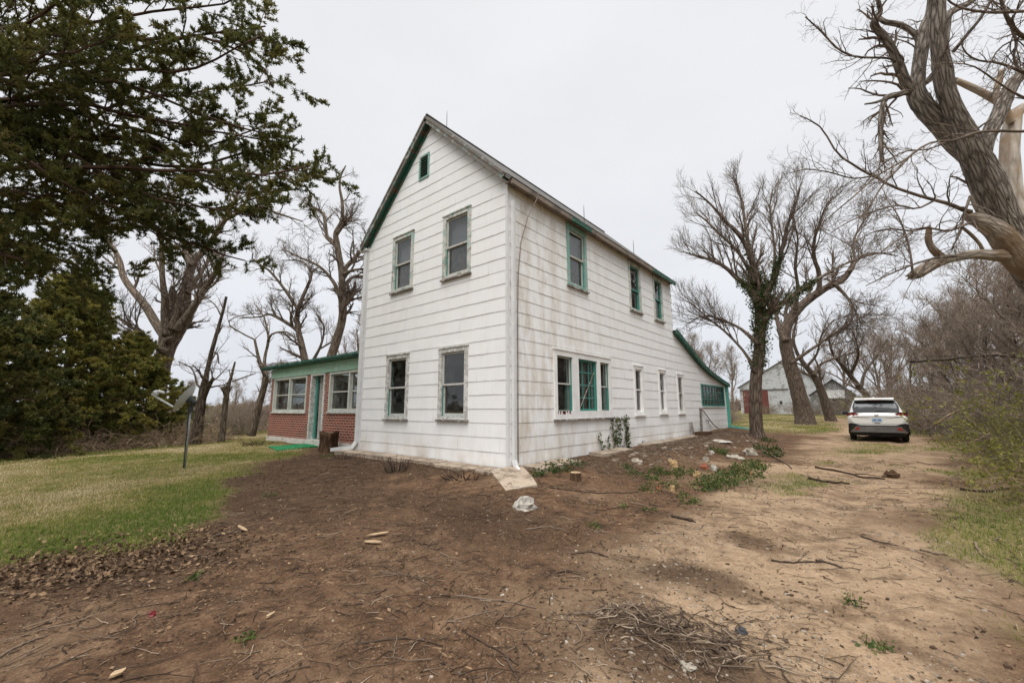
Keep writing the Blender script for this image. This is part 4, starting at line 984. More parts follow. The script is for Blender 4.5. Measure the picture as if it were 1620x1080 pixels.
# ------------------------------------------------------------------ old half-dead tree at the right edge
z = 9.0
BK = [limb([(1790, 700, 112), (1735, 590, 100), (1690, 500, 88), (1645, 432, 80), (1602, 375, 66), (1585, 341, 57), (1555, 273, 56), (1538, 238, 52), (1513, 183, 36), (1496, 141, 32), (1490, 105, 33), (1487, 85, 31), (1483, 40, 30), (1483, 0, 28), (1478, -70, 22), (1480, -150, 12)], z, 30, -.2),
      limb([(1546, 256, 44), (1513, 226, 38), (1480, 188, 36), (1452, 155, 34), (1453, 122, 24), (1456, 85, 24), (1463, 48, 24), (1475, 10, 18), (1470, -60, 10)], z, 18, .9),
      limb([(1452, 155, 24), (1433, 130, 18), (1421, 100, 17), (1410, 77, 16), (1395, 54, 14), (1381, 38, 11), (1392, 22, 9), (1389, 0, 8), (1378, -40, 5)], z+.4, 16, -.5),
      limb([(1455, 75, 12), (1448, 56, 11), (1425, 40, 11), (1398, 34, 9), (1388, 22, 6)], z+.6, 10, .2),
      limb([(1452, 150, 16), (1436, 146, 12), (1420, 150, 11), (1402, 155, 11), (1396, 170, 9), (1393, 200, 9), (1394, 230, 8), (1395, 256, 6)], z+.4, 14, -.4),
      limb([(1402, 156, 7), (1386, 162, 5), (1368, 165, 3)], z, 8, 0),
      limb([(1416, 98, 5), (1405, 92, 4.5), (1355, 90, 4), (1325, 77, 3.5), (1300, 51, 3), (1274, 27, 2)], z+.2, 12, -.6),
      limb([(1550, 258, 36), (1560, 222, 30), (1581, 179, 28), (1602, 132, 27), (1622, 114, 24), (1660, 80, 20), (1700, 30, 12)], z, 16, 1.0),
      limb([(1490, 95, 18), (1500, 25, 16), (1520, 12, 13), (1545, -5, 12), (1580, -40, 9)], z, 10, .8),
      limb([(1508, 82, 8), (1530, 55, 7), (1552, 28, 6.5), (1568, 0, 6), (1590, -40, 4)], z, 10, -.5),
      limb([(1478, 118, 14), (1468, 128, 11), (1455, 137, 10)], z+.3, 6, 0)]
SN = [limb([(1700, 470, 50), (1640, 400, 48), (1611, 349, 44), (1600, 300, 38), (1597, 240, 34), (1600, 205, 32), (1606, 180, 26), (1616, 172, 22)], z+.5, 18, .3),
      limb([(1600, 195, 16), (1584, 166, 17), (1555, 147, 15), (1530, 135, 13), (1512, 127, 11)], z+.6, 12, .1),
      limb([(1578, 166, 13), (1576, 145, 12), (1581, 128, 12), (1584, 114, 10)], z+.5, 8, 0)]
PT = [limb([(1650, 440, 60), (1618, 412, 62), (1596, 384, 58), (1570, 360, 42), (1540, 345, 26), (1526, 342, 12)], z-.10, 16, .05),
      limb([(1600, 404, 36), (1575, 404, 26), (1540, 402, 20), (1512, 407, 18), (1490, 412, 20), (1468, 422, 24), (1452, 432, 24), (1444, 436, 18)], z-.05, 16, -.3),
      limb([(1492, 408, 15), (1478, 396, 14), (1469, 380, 12), (1470, 362, 10)], z-.25, 10, 0),
      limb([(1556, 398, 7), (1549, 385, 7), (1535, 370, 7), (1520, 358, 6)], z-.1, 10, -.2),
      limb([(1535, 310, 6), (1545, 330, 9), (1560, 345, 14)], z-.1, 8, 0)]
TW = [limb([(1535, 335, 11), (1521, 331, 9), (1500, 322, 8), (1470, 314, 7), (1440, 305, 6), (1410, 294, 5.5), (1385, 280, 5), (1368, 272, 4.5), (1346, 258, 4), (1325, 243, 3.5), (1304, 209, 2.8), (1290, 195, 2.4), (1266, 183, 1.5)], z-.2, 20, -1.2),
      limb([(1640, 205, 8), (1620, 208, 7), (1587, 207, 6.5), (1555, 208, 6), (1530, 214, 5.5), (1513, 222, 5), (1490, 223, 4.5), (1466, 228, 4.5), (1446, 242, 4.5), (1428, 255, 4), (1389, 277, 3.5), (1355, 307, 3), (1325, 332, 2.5), (1304, 350, 1.5)], z-1.5, 22, -.6),
      limb([(1446, 240, 4), (1420, 268, 4), (1395, 295, 3.5), (1380, 320, 3), (1360, 345, 2)], z-1.7, 12, -.5),
      limb([(1500, 223, 4), (1470, 236, 3.5), (1430, 240, 3), (1395, 262, 2.5), (1360, 300, 1.5)], z-1.5, 12, .6),
      limb([(1389, 277, 4), (1350, 282, 3), (1310, 272, 2.5), (1274, 268, 2), (1245, 275, 1.2)], z-1.2, 12, -.5),
      limb([(1480, 316, 5), (1450, 330, 4), (1420, 325, 3.5), (1380, 335, 3), (1340, 352, 2), (1310, 372, 1.2)], z-.5, 14, -1),
      limb([(1512, 405, 6), (1480, 408, 5), (1440, 420, 4), (1400, 437, 3), (1370, 452, 1.8)], z-.4, 12, -1),
      limb([(1540, 350, 6), (1500, 365, 5), (1460, 360, 4), (1420, 380, 3), (1380, 410, 1.8)], z-.3, 14, -1.2),
      limb([(1470, 360, 5), (1440, 365, 4), (1405, 362, 3), (1370, 372, 2), (1330, 400, 1.2)], z-.4, 12, .8),
      limb([(1444, 434, 5), (1440, 400, 4), (1432, 370, 3.5), (1420, 340, 2.5), (1405, 318, 1.5)], z-.4, 12, .4),
      limb([(1535, 310, 6), (1525, 340, 5), (1520, 365, 4), (1505, 395, 3)], z-.3, 10, -.2),
      limb([(1660, 15, 8), (1620, 18, 7), (1570, 20, 6), (1530, 15, 5), (1505, 5, 4), (1480, -20, 2)], z-1, 14, -.8),
      limb([(1640, 60, 13), (1618, 58, 10), (1600, 40, 9), (1590, 20, 8), (1584, 0, 7), (1575, -40, 4)], z-.8, 12, -.3),
      limb([(1600, 44, 6), (1608, 68, 6), (1604, 90, 5), (1612, 110, 4)], z-.8, 10, 0),
      limb([(1650, 130, 8), (1612, 112, 7), (1580, 100, 5), (1545, 95, 4), (1525, 80, 3), (1520, 60, 2)], z-.9, 14, -.7),
      limb([(1660, 170, 7), (1610, 150, 5), (1575, 128, 4), (1540, 105, 3), (1500, 100, 2), (1462, 105, 1.3)], z-1.2, 14, -.7)]
root = thing('old_tree', 'huge half-dead tree with furrowed bark and bare pale wood leaning in from the right edge', 'tree', (D(1790, 700, z)[0], D(1790, 700, z)[1], float(Hs(*D(1790, 700, z)[:2]))))
def shards(ma, P, R, rg, n=9):
    d = P[-1]-P[-2]; d /= np.linalg.norm(d); s = np.cross(d, [.3, .2, .9]); s /= np.linalg.norm(s); t = np.cross(d, s)
    for k in range(n):
        a = k*2.4+rg.random(); q = rg.random()*.85; b = P[-1]+(s*math.cos(a)+t*math.sin(a))*R[-1]*q-d*R[-1]*.6; l = R[-1]*(1.0+2.2*rg.random()); ma.tube([b, b+d*l*.6+(s*math.cos(a)+t*math.sin(a))*R[-1]*.1, b+d*l], [R[-1]*.32, R[-1]*.22, R[-1]*.03], 5)
def rough_limbs(L, rough, seed, Sx=26, broken=False):
    ma = MA()
    for li, (P, R) in enumerate(L):
        if R[0] > .045:
            ln_ = np.linalg.norm(np.diff(P, axis=0), axis=1).sum(); K2 = int(max(len(R)*2, ln_/.022)); Q = resample(np.c_[P, R], K2); n0 = len(ma.V); S2 = 56 if R[0] > .12 else 30
            ma.tubes(Q[None, :, :3], Q[None, :, 3], S2, None, True); V = ma.V[n0].reshape(K2, S2, 3); c = Q[:, None, :3]
            a = np.arange(S2)[None]; k = np.arange(K2)[:, None]; L_ = k*.022*np.ones_like(a); A_ = a/S2*np.ones_like(L_); p1, p2 = max(6, int(R[0]*46)), max(12, int(R[0]*110)); wob = 1.6*vnw(A_*5, L_*2.2, 5, seed+li)
            r1 = 1-np.abs(2*vnw(A_*p1+wob*1.0, L_*2.0+wob, p1, seed+li)-1); r2 = 1-np.abs(2*vnw(A_*p2+wob, L_*5, p2, seed+7+li)-1); rd = .65*r1+.35*r2+.9*vnw(A_*4, L_*1.6, 4, seed+3+li)
            V[:] = c+(V-c)*(1+rough*(rd-.95))[..., None]
        else: ma.tubes(P[None], R[None], 9, None, True)
        if broken and R[-1] > .02: shards(ma, P, R, np.random.default_rng(li))
    return ma
rough_limbs(BK, .17, 3).obj('trunk', M['bark_big'], root, smooth=True)
rough_limbs(SN, .10, 5, broken=True).obj('dead_limb', M['bark_dead'], root, smooth=True)
rough_limbs([PT[0], PT[4]], .12, 7).obj('dead_limb', M['bark_dead2'], root, smooth=True)
rough_limbs(PT[1:4], .26, 9, broken=True).obj('broken_limb', M['bark_dead2'], root, smooth=True)
cr = MA()
for P, R in TW: cr.tubes(P[None], R[None], 7, None, True)
TP, TR = stackl([(resample(np.c_[P, R], 14)[:, :3], resample(np.c_[P, R], 14)[:, 3]) for P, R in TW+[BK[6], BK[4], BK[2]]])
P1, R1 = grow(TP, TR, 14, .95, 38, 8, rng, up=.0, wig=.5, t0=.12, rr=.5, rmin=.0035, droop=.06); cr.tubes(P1, R1, 5)
P2, R2 = grow(P1, R1, 5, .42, 45, 6, rng, up=.04, wig=.55, t0=.15, rr=.6, rmin=.0025); cr.tubes(P2, R2, 4)
P3, R3 = grow(P2, R2, 3, .16, 45, 4, rng, up=.04, wig=.5, t0=.2, rr=.6, rmin=.0018); cr.tubes(P3, R3, 3)
UP, UR = stackl([(resample(np.c_[P, R], 14)[:, :3], resample(np.c_[P, R], 14)[:, 3]) for P, R in (BK[0], BK[1], BK[2], BK[7], BK[8], BK[9])])
P1, R1 = grow(UP, UR, 7, .9, 55, 8, rng, up=.05, wig=.55, t0=.5, rr=.16, rmin=.0045); cr.tubes(P1, R1, 5)
P2, R2 = grow(P1, R1, 4, .4, 45, 6, rng, up=.04, wig=.5, t0=.2, rr=.55, rmin=.003); cr.tubes(P2, R2, 4)
P3, R3 = grow(P2, R2, 3, .18, 45, 4, rng, up=.04, wig=.5, t0=.2, rr=.6, rmin=.002); cr.tubes(P3, R3, 3)
cr.obj('crown', M['twig'], root, smooth=True)
# ================================================================== cedars
rng = np.random.default_rng(5)
def foliage(ma, P, R, rng, per=4, n=9, ln=.085, wd=.02, spread=.75, tone=None, t0=.1):
    """tufts of scale leaves along twigs"""
    M_, K, _ = P.shape; t = t0+(1-t0)*((np.tile(np.arange(per), M_)+rng.random(M_*per))/per); pi = np.repeat(np.arange(M_), per)
    x = np.clip(t*(K-1), 0, K-1.001); i = x.astype(int); f = (x-i)[:, None]
    c = P[pi, i]*(1-f)+P[pi, i+1]*f; d = P[pi, i+1]-P[pi, i]; d /= np.linalg.norm(d, axis=1, keepdims=True)+1e-9
    V, q, tr = cards(c, d*.9+[0, 0, .25], n, ln, wd, rng, spread)
    tn = rng.random(M_)[pi]*.55 if tone is None else tone[pi]
    val = np.repeat(np.clip(np.repeat(tn, n)+rng.random(len(c)*n)*.45, 0, 1), 5)
    ma.add(V, q, tr, None, val)
TRK = D(-190, 640, 7.6)
cz = thing('cedar_tree', 'huge dark cedar whose long boughs overhang the lawn from the left edge', 'tree', (TRK[0], TRK[1], float(Hs(TRK[0], TRK[1]))))
tk = limb([(-190, 690, 80), (-185, 400, 70), (-175, 150, 62), (-170, -150, 50), (-165, -420, 30)], 7.6, 20)
tr = MA(); tr.tubes(tk[0][None], tk[1][None], 18, None, True)
BG = [((-185, 60), (-60, 75), (60, 55), (200, 28), (330, 10), (425, -20), 7.6, -.6), ((-185, 150), (-40, 160), (60, 150), (150, 113), (260, 112), (340, 95), (415, 55), 7.4, -.9),
      ((-185, 270), (-60, 215), (60, 150), (110, 180), (180, 200), (240, 212), (330, 228), (432, 190), 7.2, .5), ((-185, 300), (0, 268), (100, 262), (200, 266), (330, 272), (430, 275), (488, 262), 7.0, -.4),
      ((-185, 330), (0, 305), (90, 320), (160, 340), (240, 365), (300, 398), 6.8, .9), ((-185, 350), (-40, 350), (60, 352), (150, 350), (230, 352), (270, 388), 7.9, .6),
      ((-185, 390), (-60, 395), (20, 405), (60, 420), (90, 428), 6.6, .2), ((-185, 20), (-40, -10), (80, -30), (200, -60), (300, -100), 7.2, .3), ((-185, 100), (-60, 60), (40, 40), (120, -10), (210, -40), 6.9, -1.0),
      ((-185, 210), (-40, 240), (80, 225), (190, 160), (300, 150), (424, 130), 7.9, .8), ((-185, 230), (-20, 200), (90, 235), (190, 290), (290, 325), (400, 342), 7.5, -.8), ((-185, 240), (-40, 230), (40, 255), (120, 300), (190, 330), 6.2, .6),
      ((-185, 120), (-60, 110), (20, 100), (110, 80), (180, 60), 6.3, -.3), ((-185, 180), (-80, 190), (0, 195), (70, 210), (130, 240), 6.5, .9), ((-185, -60), (-20, -90), (140, -100), (300, -60), (400, -10), 7.8, .7),
      ((-185, 340), (-60, 330), (0, 345), (60, 375), (120, 388), 7.4, 1.0), ((-185, 260), (0, 240), (120, 215), (230, 230), (350, 300), (470, 300), 7.3, .2), ((-185, 40), (0, 40), (120, 60), (250, 60), (360, 50), (420, 40), 8.2, .4),
      ((-185, 190), (0, 170), (140, 165), (260, 190), (360, 215), (436, 225), 7.0, .3), ((-185, 310), (20, 330), (130, 318), (240, 300), (330, 330), (410, 310), 7.8, .4),
      ((-185, 200), (20, 250), (150, 310), (260, 368), (330, 392), (388, 412), 7.6, .3), ((-185, 140), (20, 120), (180, 90), (300, 55), (400, 95), (432, 140), 7.9, -.6), ((-185, 90), (40, 130), (190, 130), (320, 180), (425, 215), 6.8, .3), ((-185, 220), (40, 200), (170, 250), (300, 262), (420, 240), (480, 285), 7.4, .6), ((-185, 350), (-20, 380), (60, 395), (130, 425), (180, 440), 7.8, 0)]
LB = []
for b in BG:
    pix = b[:-2]; m = len(pix); w0 = 15 if len(b) > 8 else 12
    P, R = limb([(x, y+rng.random()*6-3, max(w0*(1-k/(m-.4)), 2.5)) for k, (x, y) in enumerate(pix)], b[-2], 18, b[-1], rng, .05); LB.append((P, R)); tr.tubes(P[None], R[None], 7, None, True)
P, R = stackl(LB)
P1, R1 = grow(P, R, 19, 1.15, 42, 7, rng, up=.03, wig=.35, t0=.18, rr=.5, rmin=.006, flat=.5, tipscale=.75)
P2, R2 = grow(P1, R1, 8, .44, 40, 5, rng, up=.03, wig=.4, t0=.15, rr=.5, rmin=.003, flat=.3)
tr.tubes(P1, R1, 4); tr.tubes(P2, R2, 3)
tr.obj('trunk', M['cedar_wood'], cz, smooth=True)
tone = np.clip(np.repeat(rng.random(len(P1))*.6, 8)*.8+rng.random(len(P2))*.2, 0, 1)
fo = MA(); foliage(fo, P2, R2, rng, 6, 15, .056, .0135, .85, tone, t0=.15); foliage(fo, P1, R1, rng, 5, 9, .054, .0135, .9, t0=.55)
fo.obj('foliage', M['cedar'], cz)
def cedar(label, base, H, Rd, seed, n=64, ln=.10, mat='cedar2'):
    rg = np.random.default_rng(seed); z0 = float(Hs(base[0], base[1])); root = thing('cedar_tree', label, 'tree', (base[0], base[1], z0), 'dark cedars along the left lawn edge')
    t = np.linspace(0, 1, 12); tp = np.stack([base[0]+.15*np.sin(t*5), base[1]+.15*np.cos(t*4), z0-.1+H*t], -1); tR = .20*(1-.93*t)
    tr = MA(); tr.tubes(tp[None], tR[None], 10, None, True)
    k = np.arange(n); zf = ((k+.5)/n)**1.3; a = k*2.39996+rg.random(n)*.5
    L = Rd*(1.02-zf**1.7)*(.6+.6*rg.random(n)); K = 8; s = np.linspace(0, 1, K)[None, :, None]
    d = np.stack([np.cos(a), np.sin(a), np.zeros(n)], -1)[:, None, :]; st = np.stack([np.interp(zf, t, tp[:, 0]), np.interp(zf, t, tp[:, 1]), z0+.06+H*.96*zf], -1)[:, None, :]
    P = st+d*L[:, None, None]*s+np.array([0, 0, 1])*(L[:, None, None]*(.28*s-.30*s*s*(1.1-zf[:, None, None]))); P[:, 1:] += rg.normal(size=(n, K-1, 3))*.04
    R = (.028*(1-.85*s[..., 0]))*np.ones((n, 1))
    P1, R1 = grow(P, R, 9, Rd*.36, 48, 6, rg, up=.02, wig=.3, t0=.2, rr=.5, rmin=.008, flat=.8, tipscale=.6); P2, R2 = grow(P1, R1, 4, .34, 40, 4, rg, up=.05, wig=.35, t0=.2, rmin=.005, flat=.5)
    tr.tubes(P, R, 5); tr.tubes(P1, R1, 3); tr.obj('trunk', M['cedar_wood'], root, smooth=True)
    tone = np.repeat(np.clip(rg.random(len(P1))*.7, 0, 1), 4); fo = MA(); foliage(fo, P2, R2, rg, 5, 9, ln, ln*.34, .85, tone); foliage(fo, P1, R1, rg, 4, 8, ln, ln*.34, .85, t0=.45)
    fo.obj('foliage', M[mat], root); return root
g = G(70, 716); cedar('olive green cedar with layered boughs down to the lawn below the overhanging cedar', (g[0]-2.2, g[1]+.4), 6.6, 3.0, 31, 84)
g = G(205, 706); cedar('low cedar at the foot of the massive bare tree behind the satellite dish', (g[0]-3.2, g[1]+.3), 4.6, 2.5, 32, 64)
g = G(-110, 740); cedar('dark cedar at the far left edge of the lawn', (g[0]-2.0, g[1]-.2), 6.4, 2.9, 33, 84, mat='cedar')
g = G(20, 708); cedar('taller dark cedar standing behind the olive green one', (g[0]-7.5, g[1]+1.5), 8.4, 3.2, 34, 60, mat='cedar')
# ================================================================== shrubs and brambles
def stems(n, rad, L, rng, K=9, lean=.6, droop=.06, r=.009, z0=-.05):
    a = rng.random(n)*2*PI; q = np.sqrt(rng.random(n))*rad; P = np.zeros((n, K, 3)); P[:, 0] = np.stack([np.cos(a)*q, np.sin(a)*q, np.full(n, z0)], -1)
    b = a+rng.normal(size=n)*.8; d = np.stack([np.cos(b)*lean, np.sin(b)*lean, np.ones(n)], -1)+rng.normal(size=(n, 3))*.25; d /= np.linalg.norm(d, axis=1, keepdims=True)
    Ln = L*(.5+.6*rng.random(n))
    for k in range(1, K):
        d = d+rng.normal(size=(n, 3))*.12-np.array([0, 0, droop*k/K*2]); d /= np.linalg.norm(d, axis=1, keepdims=True); P[:, k] = P[:, k-1]+d*(Ln/(K-1))[:, None]
    return P, r*(1-.75*np.linspace(0, 1, K))[None]*(.6+.7*rng.random((n, 1)))
def shrub(name, label, group, n, rad, L, seed, stm, leafm=None, leafn=0, leafs=.05, lean=.6, droop=.08, lv=(7, 5), r=.011, rmin=.004):
    rg = np.random.default_rng(seed); root = thing(name, label, 'shrub', (0, 0, 0), group); P, R = stems(n, rad, L, rg, lean=lean, droop=droop, r=r)
    ma = MA(); ma.tubes(P, R, 5); P1, R1 = grow(P, R, lv[0], L*.34, 40, 6, rg, up=.05, wig=.4, t0=.2, rmin=rmin*1.3); P2, R2 = grow(P1, R1, lv[1], L*.16, 40, 4, rg, up=.05, wig=.4, t0=.2, rmin=rmin)
    ma.tubes(P1, R1, 3); ma.tubes(P2, R2, 3); ma.obj('stems', stm, root, smooth=True)
    if leafm:
        i = rg.integers(0, len(P2), leafn); pts = P2[i, rg.integers(1, 4, leafn)]; V, q = leafcards(pts, 3, leafs, rg, leafs*.9); fo = MA(); fo.add(V, q, None, None, np.repeat(rg.random(len(V)//4), 4)); fo.obj('leaves', leafm, root)
    return root
GS, BS, CS = 'budding shrubs along the right side of the drive', 'leafless shrubs behind the drive', 'dry canes along the lawn edge'
gs = [shrub('green_shrub', 'budding shrub with small yellow green leaves in the thicket right of the drive', GS, 34, .55, 2.5, 41, M['twig'], M['leaf'], 2500, .048),
      shrub('green_shrub', 'budding shrub with small yellow green leaves in the thicket right of the drive', GS, 30, .7, 2.0, 42, M['twig_pale'], M['leaf'], 1500, .048, lean=.9, droop=.14)]
bs = [shrub('brown_shrub', 'leafless brown shrub in the tangle of undergrowth beyond the yard', BS, 40, .6, 2.2, 43, M['twig_red'], None, lv=(8, 6), rmin=.006), shrub('brown_shrub', 'leafless brown shrub in the tangle of undergrowth beyond the yard', BS, 36, .8, 1.8, 44, M['twig_wood'], M['leaf'], 350, .05, lean=.8, lv=(8, 6), rmin=.006)]
cs = [shrub('bramble', 'pale dry canes tangled at the edge of the lawn under the cedars', CS, 46, .8, 1.5, 45, M['twig_pale'], None, lean=1.1, droop=.3, lv=(4, 3), r=.013, rmin=.005), shrub('bramble', 'pale dry canes tangled at the edge of the lawn under the cedars', CS, 40, .7, 1.1, 46, M['twig_pale'], None, lean=.9, droop=.25, lv=(4, 3), r=.012, rmin=.005)]
used = set()
def place(protos, k, x, y, sc, rz=None):
    o = protos[k % len(protos)]; loc = (x, y, float(Hs(x, y))-.03); rz = rng.random()*6.28 if rz is None else rz
    if o.name not in used: used.add(o.name); o.location = loc; o.rotation_euler = (0, 0, rz); o.scale = (sc,)*3; return o
    return dup(o, loc, rz, sc)
for k, (px, py, s) in enumerate(((1605, 752, .85), (1592, 728, .8), (1635, 790, .8), (1620, 722, 1.1), (1600, 698, 1.25), (1650, 735, 1.3), (1570, 690, .85), (1665, 800, 1.1), (1700, 760, 1.4), (1568, 682, 1.1), (1590, 686, 1.6))):
    g = G(px, py); place(gs, k, g[0]+.75, g[1]-.1, s*.85)
for k, (x, y, s) in enumerate(((10.6, 15.5, 1.3), (11.6, 13.0, 1.5), (12.8, 11.2, 1.5), (9.6, 19.5, 1.2), (11, 18.5, 1.6), (13.5, 15, 1.7), (12.5, 20, 1.7), (9.2, 24, 1.35), (8.9, 29, 1.6), (10.5, 26, 1.8), (15, 18, 1.9), (12, 30, 2), (8.6, 35, 1.9), (10.5, 38, 2.2), (14.5, 25, 2.1), (16.5, 13.5, 1.8), (7.8, 42, 2.0), (9.5, 47, 2.3),
                               (-6.5, 32, 1.5), (-6.5, 36, 1.7), (-6, 39, 1.5), (-10, 34, 1.8), (-13, 38, 2), (6, 54, 2.2), (-9, 48, 1.8), (7.5, 60, 2.4), (-1.5, 55, .9), (-.2, 57, .8), (2.6, 55.5, .9), (-4.8, 58, 1.0), (-3.2, 30, .7), (9.0, 9.5, 1.2), (9.8, 11.5, 1.5), (9.8, 13.0, 1.2), (10.2, 9.0, 1.6), (11.2, 10, 1.9), (9.4, 16.5, 1.5), (12.5, 8, 1.8), (9.4, 18.5, 1.2), (8.3, 21.5, 1.3), (13.8, 9.5, 2.2), (12.2, 15.8, 2.2), (10.5, 21.5, 1.9), (8.2, 26.5, 1.5), (8, 31.5, 1.6))):
    place(bs, k, x, y, s)
for k, (px, py, s) in enumerate(((338, 690, .85), (372, 688, .9), (325, 676, 1.2), (395, 683, .9), (352, 672, 1.3), (420, 680, 1.2), (300, 680, 1.1), (385, 668, 1.5), (410, 666, 1.5), (360, 662, 1.6))):
    g = G(px, py); place(bs, k+1, g[0], g[1], s)
for k, (px, py, s) in enumerate(((20, 722, .8), (85, 717, .8), (150, 712, .9), (205, 709, .9), (250, 706, 1.0), (290, 703, 1.0), (325, 700, .8), (-50, 728, .9), (228, 702, 1.3), (272, 699, 1.3), (118, 714, .7), (178, 708, 1.1), (55, 718, .9), (310, 696, 1.1))):
    g = G(px, py); place(cs, k, g[0]-.15, g[1]+.05, s*1.25)
# ================================================================== leafless woods beyond
WG = 'bare trees of the woods beyond the yard'; WL = 'thin bare tree among the leafless woods beyond the yard'
wt = [wood_tree('bare_tree', WL, 9, .16, rng, .5, (.6, .3), M['bark'], M['twig_wood'], WG, 8, .25, ((8, 1.9, 45), (6, 1.0, 42), (5, .55, 40)), rmin=.0085), wood_tree('bare_tree', WL, 10.5, .19, rng, .35, (-.8, .2), M['bark_tan'], M['twig_red'], WG, 9, .3, ((8, 1.9, 42), (6, 1.0, 40), (5, .55, 38)), rmin=.0085),
      wood_tree('bare_tree', WL, 7.5, .12, rng, .7, (.3, -.5), M['bark'], M['twig_red'], WG, 9, .15, ((8, 1.7, 48), (6, .9, 45), (5, .5, 42)), rmin=.0085)]
for k, (x, y, s) in enumerate(((13.5, 13, .85), (15.5, 10.5, .95), (12.2, 17.5, .85), (16, 16, 1.0), (18.5, 12, 1.05), (13, 23, .95), (17, 21, 1.1), (11.6, 28, .95), (15, 30, 1.1), (10.8, 35, 1.0), (13.5, 37, 1.15), (19.5, 26, 1.2), (9.8, 43, 1.05), (12.5, 47, 1.2), (8.6, 52, 1.1), (16.5, 42, 1.2), (7.5, 63, 1.2), (11, 60, 1.3), (21, 17, 1.1), (14.2, 19.5, .9), (12, 14.5, .7), (17.5, 8.5, 1.0),
                               (-7.5, 37, .85), (-8, 43, 1.05), (-12, 40, 1.0), (-16, 44, 1.1), (-12, 53, 1.1), (-20, 50, 1.2), (3, 66, 1.15), (-26, 46, 1.1), (-13, 58, 1.1), (6.6, 49, .85), (0, 88, 1.3), (8, 82, 1.4), (-15, 86, 1.3), (9.6, 10.8, .55), (10.6, 12.2, .65), (11.4, 9.4, .7), (12.2, 11.8, .75), (10.0, 14.4, .6), (11, 16.2, .75), (13, 14.6, .85), (9.9, 17.8, .65), (14.5, 12.2, .85), (11.8, 20.5, .8), (9.8, 21, .65), (10.9, 23.8, .8), (9.2, 26.2, .7), (12.6, 26, .9), (9.4, 31, .8), (14, 17.6, .95), (12.4, 13.2, .8), (16.5, 11.5, .9), (10.2, 29, .85), (13.6, 20.8, .95))):
    place(wt, k, x, y, s)
for k, (px, dd, s) in enumerate(((300, 46, .55), (372, 52, .5), (440, 40, .8), (455, 60, .9), (575, 36, 1.0), (500, 48, .9))):
    p = D(px, 640, dd); place(wt, k, p[0], p[1], s)
# far tree line on the horizon: one mass
ft = MA(); rg = np.random.default_rng(77); az = rg.uniform(-PI*.95, PI*.6, 2600); rr = rg.uniform(110, 260, 2600); x = CAM[0]+rr*np.sin(az); y = CAM[1]+rr*np.cos(az); h = 1.6+1.8*fbm(az*14, rr*.02, 5)+rg.random(2600)*1.0
P = np.zeros((2600, 4, 3)); P[:, :, 0] = x[:, None]+rg.normal(size=(2600, 4))*.5; P[:, :, 1] = y[:, None]+rg.normal(size=(2600, 4))*.5; P[:, :, 2] = Hs(x, y)[:, None]-.2+h[:, None]*np.array([0, .35, .7, 1])
ft.tubes(P, np.array([[.5, .8, .6, .1]])*(.6+rg.random((2600, 1))), 5)
o = ft.obj('distant_woods', M['twig'], None, smooth=True); tag(o, 'far grey brown tree line along the horizon', 'woods', kind='stuff')
# ================================================================== grass, weeds and litter
def blades(x, y, h, w, tone, rng, bend=.6):
    N = len(x); z = Hh(x, y)-.006; a = rng.random(N)*2*PI; d = np.stack([np.cos(a), np.sin(a)], -1); s = np.stack([-d[:, 1], d[:, 0], np.zeros(N)], -1); p = np.stack([x, y, z], -1)
    b = (bend*(.2+rng.random(N)))[:, None]; h = h[:, None]; w = w[:, None]; up = np.array([0, 0, 1]); dd = np.c_[d, np.zeros(N)]
    m = p+up*h*.6+dd*h*b*.3; t = p+up*h*(1-.35*b)+dd*h*b
    V = np.stack([p-s*w*.5, p+s*w*.5, m+s*w*.4, t, m-s*w*.4], 1).reshape(-1, 3); i = np.arange(N)[:, None]*5
    return V, i+np.array([[0, 1, 2, 4]]), i+np.array([[4, 2, 3]]), np.repeat(tone, 5)
def polar(N, r0, r1, a0, a1, rng, p=1.0):
    r = r0+(r1-r0)*rng.random(N)**p; a = np.radians(a0+(a1-a0)*rng.random(N)); return CAM[0]+r*np.sin(a), CAM[1]+r*np.cos(a), r
x, y, r = polar(420000, 5.0, 34, -112, -48, rng, 1.25); k = (rng.random(len(x)) < lawn_mask(x, y)**1.3) & ~((x > -13.6) & (x < .3) & (y > .1)); x, y, r = x[k], y[k], r[k]
st = fbm(x*.45+4, y*.45, 33, 4)+.22*fbm(x*3, y*3, 34, 2)-.11; edge = np.exp(-(pdist(x, y, LAWN)/1.0)**2)
tone = np.clip(.56+2.1*(st-.42)-.42*edge+rng.normal(size=len(x))*.19, 0, 1)
hh = (.022+.038*rng.random(len(x)))*(1+.6*edge*rng.random(len(x)))*(.8+.02*r); ma = MA(); V, q_, t_, v_ = blades(x, y, hh, .0035+.00055*r, tone, rng, .9); ma.add(V, q_, t_, None, v_)
o = ma.obj('lawn_grass', M['grass'], None); tag(o, 'patchy lawn of green and straw coloured grass left of the house', 'grass', kind='stuff')
x, y, r = polar(640000, 2.5, 60, -48, 48, rng, 1.5); mk = rgrass_mask(x, y)*(1-lawn_mask(x, y)); k = (rng.random(len(x)) < mk**1.5*.62) & ~((x > -13.6) & (x < .15) & (y > -.1) & (y < 16.9)); x, y, r = x[k], y[k], r[k]
st = fbm(x*.6, y*.6, 43, 3); tone = np.clip(.42+1.7*(st-.45)+rng.normal(size=len(x))*.2+.16*sstep(20, 30, y), 0, 1)
ma = MA(); V, q_, t_, v_ = blades(x, y, (.025+.055*rng.random(len(x)))*(.8+.02*r), .003+.0006*r, tone, rng, .9); ma.add(V, q_, t_, None, v_)
o = ma.obj('drive_grass', M['grass'], None); tag(o, 'sparse grass in and beside the dirt drive', 'grass', kind='stuff')
